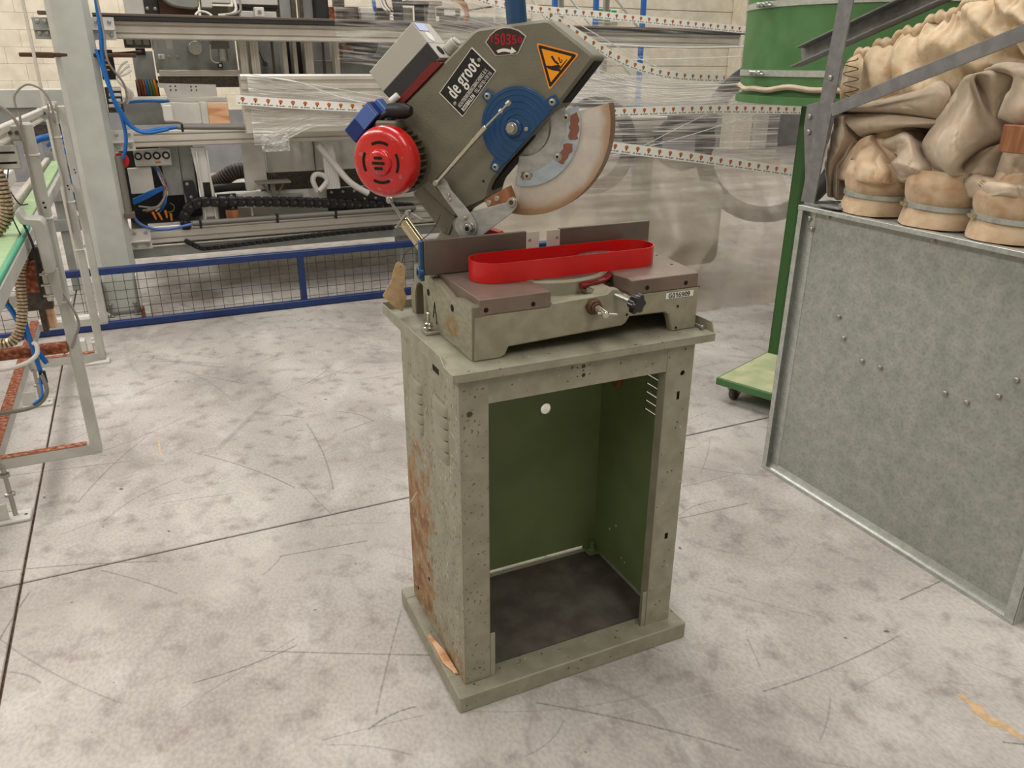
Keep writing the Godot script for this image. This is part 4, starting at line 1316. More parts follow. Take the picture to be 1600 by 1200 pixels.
	for i in 6:
		var x := -0.1135 + i * 0.0135
		var hgt: float = [0.014, 0.022, 0.026, 0.023, 0.018, 0.012][i]
		words("figure", chars[i], hgt * 1.35, arm_at(x, 1.549 - 0.0003 * i, 0.0518), M.badge_red, bg, 0.0105, 0.0005, "Droid Sans", 800)
	m = arm()
	var aw := arc2(Vector2(-0.083, 1.49), 0.040, 118, 68, 8)
	aw.append_array(poly([-0.0655, 1.533, -0.054, 1.5235, -0.068, 1.519, -0.069, 1.5225]))
	aw.append_array(arc2(Vector2(-0.083, 1.49), 0.0335, 70, 116, 8))
	m.prism(aw, 0.0514, 0.0521, 0.0001)
	obj("arrow", m, M.white, bg)
	# warning triangle
	var tri := poly([-0.009, 1.542, 0.091, 1.519, 0.024, 1.443])
	m = arm()
	m.prism(rounded(tri, 0.008), 0.0495, 0.0508, 0.0002)
	var ws := obj("warning_sign", m, M.orange_rim, t, "yellow triangular crushed-hand warning sticker")
	var tc := (tri[0] + tri[1] + tri[2]) / 3.0
	var shrink := func(k: float) -> PackedVector2Array:
		var o := PackedVector2Array()
		for q in tri: o.append(tc + (q - tc) * k)
		return o
	m = arm()
	m.prism(rounded(shrink.call(0.9), 0.006), 0.0506, 0.0511, 0.0001)
	obj("border", m, M.ink, ws)
	m = arm()
	m.prism(rounded(shrink.call(0.7), 0.002), 0.0509, 0.0514, 0.0001)
	obj("field", m, M.yellow, ws)
	m = arm()
	var Q := func(pts: Array) -> PackedVector2Array:
		var o := PackedVector2Array()
		for i in range(0, pts.size(), 2):
			# picture coordinates on the sign
			var wpt := Vector2((pts[i] - 945.0) / 485.0 * 0.1, (700.0 - pts[i + 1]) / 485.0 * 0.1)
			o.append(Vector2(0.041, 1.4985) + Vector2(wpt.x * 0.985, wpt.y * 0.985))
		return o
	for s in [[805, 715, 880, 720, 960, 708, 985, 718, 968, 745, 998, 768, 992, 778, 900, 765, 850, 750], [870, 628, 890, 615, 925, 665, 968, 695, 960, 712, 915, 685], [955, 632, 965, 628, 985, 680, 1002, 668, 1000, 684, 985, 692, 972, 680], [970, 742, 1052, 652, 1058, 658, 982, 752], [985, 655, 1003, 655, 1006, 668, 996, 666, 990, 662]]:
		m.prism(Q.call(s), 0.0512, 0.0517, 0.0001)
	obj("hand_symbol", m, M.ink, ws)
	# pivot hub and return cylinder behind the fence
	m = arm()
	m.prism(rounded(poly([-0.285, 1.034, -0.165, 1.034, -0.175, 1.09, -0.205, 1.128, -0.245, 1.128, -0.275, 1.08]), 0.012), -0.06, 0.046, 0.004)
	m.cyl(Vector3(-0.2, 1.128, -0.066), Vector3(-0.2, 1.128, 0.054), 0.02, 24)
	obj("pivot_hub", m, M.cast_base, t)
	m = arm()
	m.bx(-0.29, -0.1, 1.0, 1.036, -0.07, 0.07, 0.01)
	obj("turntable_neck", m, M.cast_base, t)
	m = arm()
	m.cyl(Vector3(-0.384, 1.118, 0.0), Vector3(-0.318, 1.036, 0.0), 0.0155, 24, 0.002)
	var ret := obj("return_cylinder", m, M.brass_chrome, t, "shiny brass coloured return cylinder")
	m = arm()
	m.cyl(Vector3(-0.420, 1.165, 0.0), Vector3(-0.384, 1.118, 0.0), 0.0035, 10)
	m.cyl(Vector3(-0.422, 1.168, -0.006), Vector3(-0.422, 1.168, 0.006), 0.0085, 12)
	obj("rod_end", m, M.bolt, ret)
	m = arm()
	m.bar(Vector3(-0.398, 1.1, 0.014), Vector3(-0.361, 1.146, 0.014), 0.004, 0.013, 0.001, Vector3(0, 0, 1))
	m.bar(Vector3(-0.364, 1.145, 0.014), Vector3(-0.322, 1.124, 0.014), 0.004, 0.014, 0.001, Vector3(0, 0, 1))
	m.cyl(Vector3(-0.361, 1.142, 0.008), Vector3(-0.361, 1.142, 0.024), 0.007, 14)
	obj("cylinder_bracket", m, M.plate_zinc, ret)
	m = arm()
	m.prism(poly([-0.205, 1.075, -0.11, 1.06, -0.105, 1.085, -0.12, 1.105, -0.145, 1.11, -0.19, 1.1]), -0.035, -0.005, 0.002)
	obj("lock_bracket", m, M.red, t)

func arm_local_screw(r: float) -> MB:
	# a pan head with its washer, seen along z
	return mb().lathe(PackedVector2Array([Vector2(r, 0), Vector2(r, 0.001), Vector2(r * 0.72, 0.0012), Vector2(r * 0.7, 0.003), Vector2(r * 0.5, 0.0042), Vector2(0, 0.0043)]), 18, Transform3D(Basis(Vector3(1, 0, 0), PI / 2), Vector3.ZERO))

# ---------------------------------------------------------------- loose things round the saw
func loose_things() -> void:
	# red hoop on the saw table, its inside partly black
	var c := Vector3(0.9, 1.037, -1.634)
	var t := thing("red_hoop", "bright red flat-sided metal hoop lying on the brown saw table", "hoop", c)
	var L := 0.187; var r := 0.058
	var outer := PackedVector2Array()
	for i in 17: outer.append(Vector2(L, 0) + Vector2(cos(-PI / 2 + PI * i / 16.0), sin(-PI / 2 + PI * i / 16.0)) * r)
	for i in 17: outer.append(Vector2(-L, 0) + Vector2(cos(PI / 2 + PI * i / 16.0), sin(PI / 2 + PI * i / 16.0)) * r)
	var n := outer.size()
	var wall := func(o: PackedVector2Array, th: float, y0: float, y1: float) -> MB:
		var m := mb()
		for i in n:
			var a := o[i]; var b := o[(i + 1) % n]
			var na := (o[(i + 1) % n] - o[(i - 1 + n) % n]).orthogonal().normalized()
			var nb := (o[(i + 2) % n] - o[i]).orthogonal().normalized()
			if na.dot(a - Vector2(clampf(a.x, -L, L), 0)) < 0: na = -na
			if nb.dot(b - Vector2(clampf(b.x, -L, L), 0)) < 0: nb = -nb
			var P := func(q: Vector2, y: float) -> Vector3: return c + Vector3(q.x, y, -q.y)
			var N := func(q: Vector2) -> Vector3: return Vector3(q.x, 0, -q.y)
			var ai := a - na * th; var bi := b - nb * th
			m.tri(P.call(a, y0), P.call(b, y0), P.call(b, y1), N.call(na), N.call(nb), N.call(nb))
			m.tri(P.call(a, y0), P.call(b, y1), P.call(a, y1), N.call(na), N.call(nb), N.call(na))
			m.tri(P.call(ai, y0), P.call(bi, y0), P.call(bi, y1), N.call(-na), N.call(-nb), N.call(-nb))
			m.tri(P.call(ai, y0), P.call(bi, y1), P.call(ai, y1), N.call(-na), N.call(-nb), N.call(-na))
			m.quad(P.call(a, y1), P.call(b, y1), P.call(bi, y1), P.call(ai, y1), Vector3.UP)
			m.quad(P.call(a, y0), P.call(b, y0), P.call(bi, y0), P.call(ai, y0), Vector3.DOWN)
		return m
	obj("band", wall.call(outer, 0.0022, 0.0, 0.046), M.red, t)
	var inner := PackedVector2Array()
	for q in outer: inner.append(q * Vector2(0.985, 0.94))
	obj("rubber_lining", wall.call(inner, 0.0015, 0.001, 0.017), M.black, t)
	# bright strip of metal inside the hoop
	var s := mb()
	s.grid(func(u: float, v: float) -> Vector3: return Vector3(lerpf(0.96, 1.07, u), 1.0385 + 0.022 * v + 0.004 * sin(u * PI), -1.672 + 0.018 * u * u), 12, 2)
	s.grid(func(u: float, v: float) -> Vector3: return Vector3(lerpf(0.96, 1.07, u), 1.0385 + 0.022 * v + 0.004 * sin(u * PI), -1.6735 + 0.018 * u * u), 12, 2)
	tag(obj("metal_strip", s, M.zinc), "short bright strip of bare metal standing inside the red hoop", "strip")
	# hexagon nut
	var nt := mb()
	nt.x = Transform3D(Basis(), Vector3(0.901, 1.0135, -1.508))
	nt.lathe(PackedVector2Array([Vector2(0.005, 0), Vector2(0.0105, 0), Vector2(0.0105, 0.007), Vector2(0.005, 0.008), Vector2(0.005, 0)]), 6)
	tag(obj("hex_nut", nt, M.bolt), "small grey hexagon nut lying on the saw table before the red lever", "nut")
	# tag on a wire
	var tb := Vector3(0.54, 0.9, -1.85)
	var tg := thing("paper_tag", "brown cardboard tag on a thin wire, hanging down into the stand's tray", "tag", tb)
	var w := mb()
	w.x = Transform3D(Basis(Vector3(1, 0, 0), deg_to_rad(7)), Vector3(0, 0.02, 0) + Vector3(0, 1.0, -1.85)) * Transform3D(Basis(), Vector3(0, -1.0, 0))
	w.prism(rounded(poly([0.559, 1.018, 0.567, 1.008, 0.5655, 0.97, 0.563, 0.945, 0.57, 0.925, 0.558, 0.888, 0.54, 0.9, 0.506, 0.937, 0.53, 0.975, 0.535, 1.0, 0.543, 1.02, 0.55, 1.024]), 0.003), -0.001, 0.001, 0.0004)
	obj("card", w, M.tag_paper, tg)
	w = mb()
	w.tube(curve([Vector3(0.552, 1.028, -1.848), Vector3(0.558, 1.04, -1.848), Vector3(0.566, 1.065, -1.84), Vector3(0.585, 1.095, -1.80), Vector3(0.625, 1.125, -1.80), Vector3(0.66, 1.15, -1.84)], 6), 0.0012, 6)
	obj("wire", w, M.brown_steel, tg)
	# splinter of wood on the base plate
	var ch := turned(FLAT, Vector3(0, 0.051, 0))
	ch.prism(poly([0.5175, 1.645, 0.526, 1.648, 0.5405, 1.57, 0.5425, 1.478, 0.533, 1.482, 0.531, 1.495, 0.519, 1.53]), 0.0, 0.006, 0.002)
	tag(obj("wood_splinter", ch, M.wood_pale), "pale orange wood splinter lying on the stand's base plate beside the left panel", "splinter")

# ---------------------------------------------------------------- green dust collector
func collector() -> void:
	var o := Vector3(2.81, 0, -2.9)
	var t := thing("dust_collector", "green dust collector drum carried on a green post with a dusty wheeled base", "dust collector", o)
	var ang := deg_to_rad(21.0)
	var e1 := Vector3(cos(ang), 0, -sin(ang))
	var e2 := Vector3(sin(ang), 0, cos(ang))
	var p0 := Vector3(2.34, 0.0, -2.72)
	var m := mb()
	m.x = Transform3D(Basis(e1, Vector3.UP, e2), p0)
	m.bx(0, 1.25, 0.085, 0.12, 0.0, 0.6, 0.003)
	obj("base_plate", m, M.green, t)
	m = mb()
	m.x = Transform3D(Basis(e1, Vector3.UP, e2), p0)
	m.bx(0.01, 1.24, 0.12, 0.1215, 0.01, 0.59, 0.0005)
	obj("dust_layer", m, M.green_dusty, t, "pale dust lying on the base")
	for q in [[0.07, 0.06], [1.17, 0.06], [1.17, 0.52], [0.07, 0.54]]:
		var c: Vector3 = p0 + e1 * q[0] + e2 * q[1]
		var w := mb()
		w.x = Transform3D(Basis(e1, Vector3.UP, e2), c)
		w.bx(-0.03, 0.03, 0.08, 0.085, -0.03, 0.03, 0.001)
		w.bar(Vector3(0.0, 0.08, 0.02), Vector3(0.015, 0.038, 0.02), 0.003, 0.03, 0.001, Vector3(0, 0, 1))
		w.bar(Vector3(0.0, 0.08, -0.02), Vector3(0.015, 0.038, -0.02), 0.003, 0.03, 0.001, Vector3(0, 0, 1))
		var f := obj("castor", w, M.zinc, t)
		w = mb()
		w.x = Transform3D(Basis(e1, Vector3.UP, e2), c + e1 * 0.015)
		w.cyl(Vector3(0, 0.038, -0.014), Vector3(0, 0.038, 0.014), 0.038, 24, 0.006)
		obj("wheel", w, M.steel_dark, f)
	for q in [Vector3(2.862, 0.12, -2.86), Vector3(3.45, 0.12, -3.05), Vector3(3.4, 0.12, -2.65)]:
		m = mb()
		m.x = Transform3D(Basis(e1, Vector3.UP, e2), q)
		m.bx(-0.045, 0.0, 0.0, 1.22, -0.045, -0.04, 0.001)
		m.bx(-0.045, -0.04, 0.0, 1.22, -0.045, 0.0, 0.001)
		m.bx(-0.045, 0.025, 0.0, 1.22, 0.0, 0.006, 0.001)
		obj("post", m, M.green_deep, t)
	var dc := Vector3(3.29, 0, -2.95)
	m = mb()
	m.lathe(PackedVector2Array([Vector2(0.5, 1.33), Vector2(0.63, 1.33), Vector2(0.63, 1.365), Vector2(0.6, 1.366), Vector2(0.6, 1.40)]), 64, Transform3D(Basis(), dc))
	obj("lower_ring", m, M.green, t)
	m = mb()
	m.lathe(PackedVector2Array([Vector2(0.58, 1.405), Vector2(0.615, 1.405), Vector2(0.615, 2.6), Vector2(0.0, 2.75)]), 80, Transform3D(Basis(), dc))
	obj("drum", m, M.green, t)
	m = mb()
	m.grid(func(u: float, v: float) -> Vector3:
		var a := TAU * u
		var k := 0.006 * sin(a * 7.0) + 0.004 * sin(a * 17.0 + 1.0)
		return dc + Vector3(cos(a), 0, sin(a)) * (0.618 + 0.012 * sin(PI * v)) + Vector3.UP * (1.385 + k + 0.024 * v), 120, 5, true)
	obj("felt_seal", m, M.felt, t)
	for y in [1.462, 1.748]:
		m = mb()
		m.lathe(PackedVector2Array([Vector2(0.616, y - 0.014), Vector2(0.62, y - 0.013), Vector2(0.62, y + 0.013), Vector2(0.616, y + 0.014)]), 80, Transform3D(Basis(), dc))
		var b := obj("clamp_band", m, M.galv_edge, t)
		m = mb()
		var an := deg_to_rad(194.0)
		for k in 3:
			var a := an - k * 0.055
			var q: Vector3 = dc + Vector3(cos(a), 0, sin(a)) * 0.628 + Vector3.UP * y
			m.box(q, Vector3(0.03, 0.02, 0.02), 0.004)
		m.tube(PackedVector3Array([dc + Vector3(cos(an + 0.02), 0, sin(an + 0.02)) * 0.635 + Vector3.UP * (y + 0.008), dc + Vector3(cos(an - 0.17), 0, sin(an - 0.17)) * 0.635 + Vector3.UP * (y - 0.006)]), 0.006, 8)
		obj("toggle_latch", m, M.zinc, b)

# ---------------------------------------------------------------- galvanised filter unit with its felt bags
func filter_unit() -> void:
	var t := thing("filter_unit", "large galvanised steel filter box with a rim, standing at the right under felt bags", "filter box", Vector3(2.35, 0, -1.57))
	var z0 := -2.10; var z1 := -1.045; var H := 1.04
	var m := mb()
	m.bx(2.115, 2.118, 0.012, H - 0.01, z0 + 0.01, z1 - 0.01, 0)
	obj("front_sheet", m, M.galvanised, t)
	m = mb()
	m.bx(2.118, 2.62, 0.0, 0.003, z0, z1, 0)
	obj("bottom_sheet", m, M.galvanised, t)
	m = mb()
	m.bx(2.118, 2.62, H - 0.003, H, z0, z1, 0.001)
	obj("top_sheet", m, M.galvanised, t)
	m = mb()
	m.bx(2.118, 2.62, 0.003, H - 0.003, z0, z0 + 0.003, 0)
	m.bx(2.118, 2.62, 0.003, H - 0.003, z1 - 0.003, z1, 0)
	m.bx(2.617, 2.62, 0.003, H - 0.003, z0, z1, 0)
	obj("outer_sheets", m, M.galvanised, t)
	# folded rims
	m = mb()
	m.bx(2.09, 2.118, 0.0, H, z0, z0 + 0.002, 0.0006)
	m.bx(2.09, 2.092, 0.0, H, z0, z0 + 0.022, 0.0006)
	m.bx(2.113, 2.1165, 0.002, H, z0, z0 + 0.062, 0.0006)
	obj("rim", m, M.galv_edge, t)
	m = mb()
	m.bx(2.09, 2.118, 0.0, H, z1 - 0.002, z1, 0.0006)
	m.bx(2.09, 2.092, 0.0, H, z1 - 0.03, z1, 0.0006)
	m.bx(2.092, 2.16, 0.0, H, z1, z1 + 0.002, 0.0006)
	obj("rim", m, M.galv_edge, t)
	m = mb()
	m.bx(2.09, 2.118, 0.0, 0.002, z0, z1, 0.0006)
	m.bx(2.088, 2.09, 0.0, 0.014, z0, z1, 0.0006)
	m.grid(func(u: float, v: float) -> Vector3: return Vector3(2.093 + 0.022 * v, 0.003 + 0.03 * v * v, lerpf(z0 + 0.003, z1 - 0.003, u)), 4, 6)
	obj("rim", m, M.galv_edge, t)
	m = mb()
	m.bx(2.088, 2.118, H, H + 0.003, z0, z1, 0.0008)
	m.bx(2.088, 2.09, H - 0.012, H + 0.002, z0, z1, 0.0006)
	obj("rim", m, M.galv_edge, t)
	var bm := mb().lathe(PackedVector2Array([Vector2(0.011, 0), Vector2(0.011, 0.0015), Vector2(0.0085, 0.0016), Vector2(0.0085, 0.007), Vector2(0.006, 0.009), Vector2(0, 0.0092)]), 12, Transform3D(Basis(Vector3(0, 0, 1), PI / 2), Vector3.ZERO))
	stamp("bolt", bm, M.bolt, t, [Vector3(2.115, 0.695, -1.866), Vector3(2.115, 0.628, -1.83), Vector3(2.115, 0.575, -1.739), Vector3(2.115, 0.578, -1.665), Vector3(2.115, 0.579, -1.424), Vector3(2.115, 0.578, -1.352), Vector3(2.115, 0.632, -1.266), Vector3(2.115, 0.695, -1.229), Vector3(2.113, 1.0, -2.06), Vector3(2.113, 0.965, -2.045), Vector3(2.115, 1.02, -1.98), Vector3(2.115, 1.02, -1.57)])
	m = mb()
	m.bx(2.10, 2.15, 0.09, 0.105, -1.043, -1.0, 0.002)
	m.cyl(Vector3(2.11, 0.105, -1.02), Vector3(2.11, 0.125, -1.02), 0.008, 12)
	obj("latch_bracket", m, M.zinc, t)
	# folded steel frame on top
	var fr := thing("folded_frame", "grey angle iron frame folded down over the filter box, its bars slanting up right", "frame", Vector3(2.14, 1.04, -2.09))
	m = mb()
	m.bar(Vector3(2.118, 1.05, -2.088), Vector3(2.118, 1.86, -2.04), 0.006, 0.062, 0.001, Vector3(0, 0, 1))
	m.bar(Vector3(2.15, 1.05, -2.118), Vector3(2.15, 1.86, -2.07), 0.06, 0.006, 0.001, Vector3(0, 0, 1))
	obj("upright", m, M.frame_grey, fr)
	m = mb()
	m.bx(2.112, 2.24, 1.044, 1.05, -2.10, -1.97, 0.001)
	m.bx(2.10, 2.16, 1.05, 1.056, -2.02, -1.93, 0.001)
	var ft := obj("foot_plate", m, M.frame_grey, fr)
	var hx := mb().hexa(Vector3.ZERO, Vector3(0, 0.009, 0), 0.011)
	stamp("bolt", hx, M.bolt, ft, [Vector3(2.2, 1.05, -2.03), Vector3(2.2, 1.05, -1.99), Vector3(2.14, 1.056, -1.96)])
	m = turned(SIDE)
	m.prism(poly([2.115, 1.11, 2.16, 1.30, 2.16, 1.37, 2.10, 1.385, 2.085, 1.2]), 2.121, 2.126, 0.001)
	var gs := obj("gusset", m, M.frame_grey, fr)
	var sb := mb().lathe(PackedVector2Array([Vector2(0.009, 0), Vector2(0.009, 0.006), Vector2(0.006, 0.008), Vector2(0, 0.008)]), 6, Transform3D(Basis(Vector3(0, 0, 1), PI / 2), Vector3.ZERO))
	stamp("bolt", sb, M.bolt, gs, [Vector3(2.12, 1.335, -2.135), Vector3(2.12, 1.285, -2.13), Vector3(2.114, 1.46, -2.062)])
	m = mb()
	m.bar(Vector3(2.105, 1.36, -2.03), Vector3(2.105, 1.70, -1.10), 0.005, 0.04, 0.001)
	m.bar(Vector3(2.125, 1.378, -2.03), Vector3(2.125, 1.718, -1.10), 0.035, 0.005, 0.001)
	obj("slanting_bar", m, M.frame_grey, fr)
	m = mb()
	m.bar(Vector3(2.22, 1.50, -2.14), Vector3(2.22, 1.22, -2.0), 0.005, 0.03, 0.001)
	obj("stay", m, M.frame_grey, fr)
	# channel that leans behind
	var cA := Vector3(2.3, 1.525, -2.40); var cB := Vector3(2.3, 1.80, -1.55)
	m = mb()
	m.bar(cA, cB, 0.005, 0.065, 0.001)
	m.bar(cA + Vector3(-0.02, 0.033, 0.01), cB + Vector3(-0.02, 0.033, 0.01), 0.045, 0.005, 0.001)
	m.bar(cA + Vector3(-0.02, -0.033, -0.01), cB + Vector3(-0.02, -0.033, -0.01), 0.045, 0.005, 0.001)
	obj("channel_bar", m, M.frame_grey, fr)
	# coil of wire in the end of the pleated sleeve
	var co := PackedVector3Array()
	for i in 97:
		var a := TAU * i / 24.0
		co.append(Vector3(2.2 + 0.012 * sin(a) , 1.52 - 0.125 * i / 96.0, -2.075 + 0.03 * cos(a) + 0.03 * i / 96.0))
	m = mb()
	m.tube(co, 0.0016, 6)
	tag(obj("wire_spiral", m, M.steel_dark), "dark wire spiral showing at the end of the pleated cloth sleeve", "wire")
	felt_bags()

func wob(p: Vector3, f: FastNoiseLite) -> float:
	return f.get_noise_3dv(p * 100.0)

# a cloth tube along a path, squashed and creased: path of [point, half width, half depth, turn]
func cloth(path: Array, f: FastNoiseLite, crease: float, nu := 96, per := 14) -> MB:
	var c := []
	for i in path.size() - 1:
		for k in per:
			var t := float(k) / per
			var a: Array = path[maxi(i - 1, 0)]; var b: Array = path[i]; var d: Array = path[i + 1]; var e: Array = path[mini(i + 2, path.size() - 1)]
			c.append([(b[0] as Vector3).cubic_interpolate(d[0], a[0], e[0], t), lerpf(b[1], d[1], smoothstep(0, 1, t)), lerpf(b[2], d[2], smoothstep(0, 1, t)), lerpf(b[3], d[3], t)])
	c.append(path[path.size() - 1])
	var rows: Array[PackedVector3Array] = []
	var s := Vector3.ZERO
	for i in c.size():
		var d: Vector3 = (c[mini(i + 1, c.size() - 1)][0] - c[maxi(i - 1, 0)][0]).normalized()
		if i == 0: s = Vector3(0, 0, 1) if absf(d.z) < 0.8 else Vector3.UP
		s = (s - d * s.dot(d)).normalized()
		var s2 := s.rotated(d, c[i][3])
		var w := d.cross(s2)
		var row := PackedVector3Array()
		for k in nu:
			var a := TAU * k / nu
			var q: Vector3 = s2 * cos(a) * c[i][1] + w * sin(a) * c[i][2]
			var p: Vector3 = c[i][0] + q
			var nn := q.normalized()
			var n1 := wob(p * Vector3(1, 0.6, 1), f)
			var n2 := wob(p * Vector3(0.8, 0.8, 0.5) + Vector3(9, 4, 2), f)
			var n3 := wob(p * Vector3(1.5, 0.7, 1.2) + Vector3(1, 14, 5), f)
			var h := crease * (1.1 * n1 - 1.3 * exp(-pow(n2 / 0.09, 2.0)) - 0.7 * exp(-pow(n3 / 0.07, 2.0)) + 0.5)
			row.append(p + nn * h)
		rows.append(row)
	var m := mb()
	var nv := rows.size() - 1
	m.grid(func(u: float, v: float) -> Vector3: return rows[roundi(v * nv)][roundi(u * nu) % nu], nu, nv, true)
	for e: int in [0, nv]:
		var ctr := Vector3.ZERO
		for p in rows[e]: ctr += p / nu
		var nn: Vector3 = (rows[e][0] - ctr).cross(rows[e][nu / 4] - ctr).normalized()
		for k in nu: m.tri(ctr, rows[e][k], rows[e][(k + 1) % nu], nn, nn, nn)
	return m

# a thick felt sheet through a grid of points (x, y, z by turns), its borders rolled back
func felt_sheet(rows: Array, f: FastNoiseLite, wrinkle := 0.004) -> MB:
	var g: Array[PackedVector3Array] = []
	for r in rows:
		var a := PackedVector3Array()
		for i in range(0, r.size(), 3): a.append(Vector3(r[i], r[i + 1], r[i + 2]))
		var m := a.size()
		var lead := a[0] + (a[0] - a[1]) * 0.08 + Vector3(0.045, 0, 0)
		var tail := a[m - 1] + (a[m - 1] - a[m - 2]) * 0.08 + Vector3(0.045, 0, 0)
		a.insert(0, lead)
		a.append(tail)
		g.append(a)
	var first := PackedVector3Array()
	var last := PackedVector3Array()
	var h := g.size()
	for i in g[0].size():
		first.append(g[0][i] + (g[0][i] - g[1][i]) * 0.08 + Vector3(0.045, 0, 0))
		last.append(g[h - 1][i] + (g[h - 1][i] - g[h - 2][i]) * 0.08 + Vector3(0.045, 0, 0))
	g.insert(0, first)
	g.append(last)
	var nu := (g[0].size() - 1) * 9
	var nv := (g.size() - 1) * 9
	var cub := func(a: PackedVector3Array, t: float) -> Vector3:
		var s := clampf(t * (a.size() - 1), 0.0, a.size() - 1.001)
		var i := int(s)
		return a[i].cubic_interpolate(a[i + 1], a[maxi(i - 1, 0)], a[mini(i + 2, a.size() - 1)], s - i)
	var at := func(u: float, v: float) -> Vector3:
		var col := PackedVector3Array()
		for r in g: col.append(cub.call(r, u))
		var p: Vector3 = cub.call(col, v)
		var n1 := wob(p * Vector3(0.9, 0.9, 0.7), f)
		var n2 := wob(p * Vector3(1.3, 0.8, 1.1) + Vector3(9, 4, 2), f)
		return p + Vector3(-1, 0.25, 0) * (wrinkle * 2.0 * n1 - wrinkle * 1.6 * exp(-pow(n2 / 0.08, 2.0)))
	var m := mb()
	m.grid(at, nu, nv)
	# the hidden back of the sheet, five millimetres behind
	m.grid(func(u: float, v: float) -> Vector3: return at.call(u, v) + Vector3(0.006, -0.001, 0), nu / 3, nv / 3)
	return m

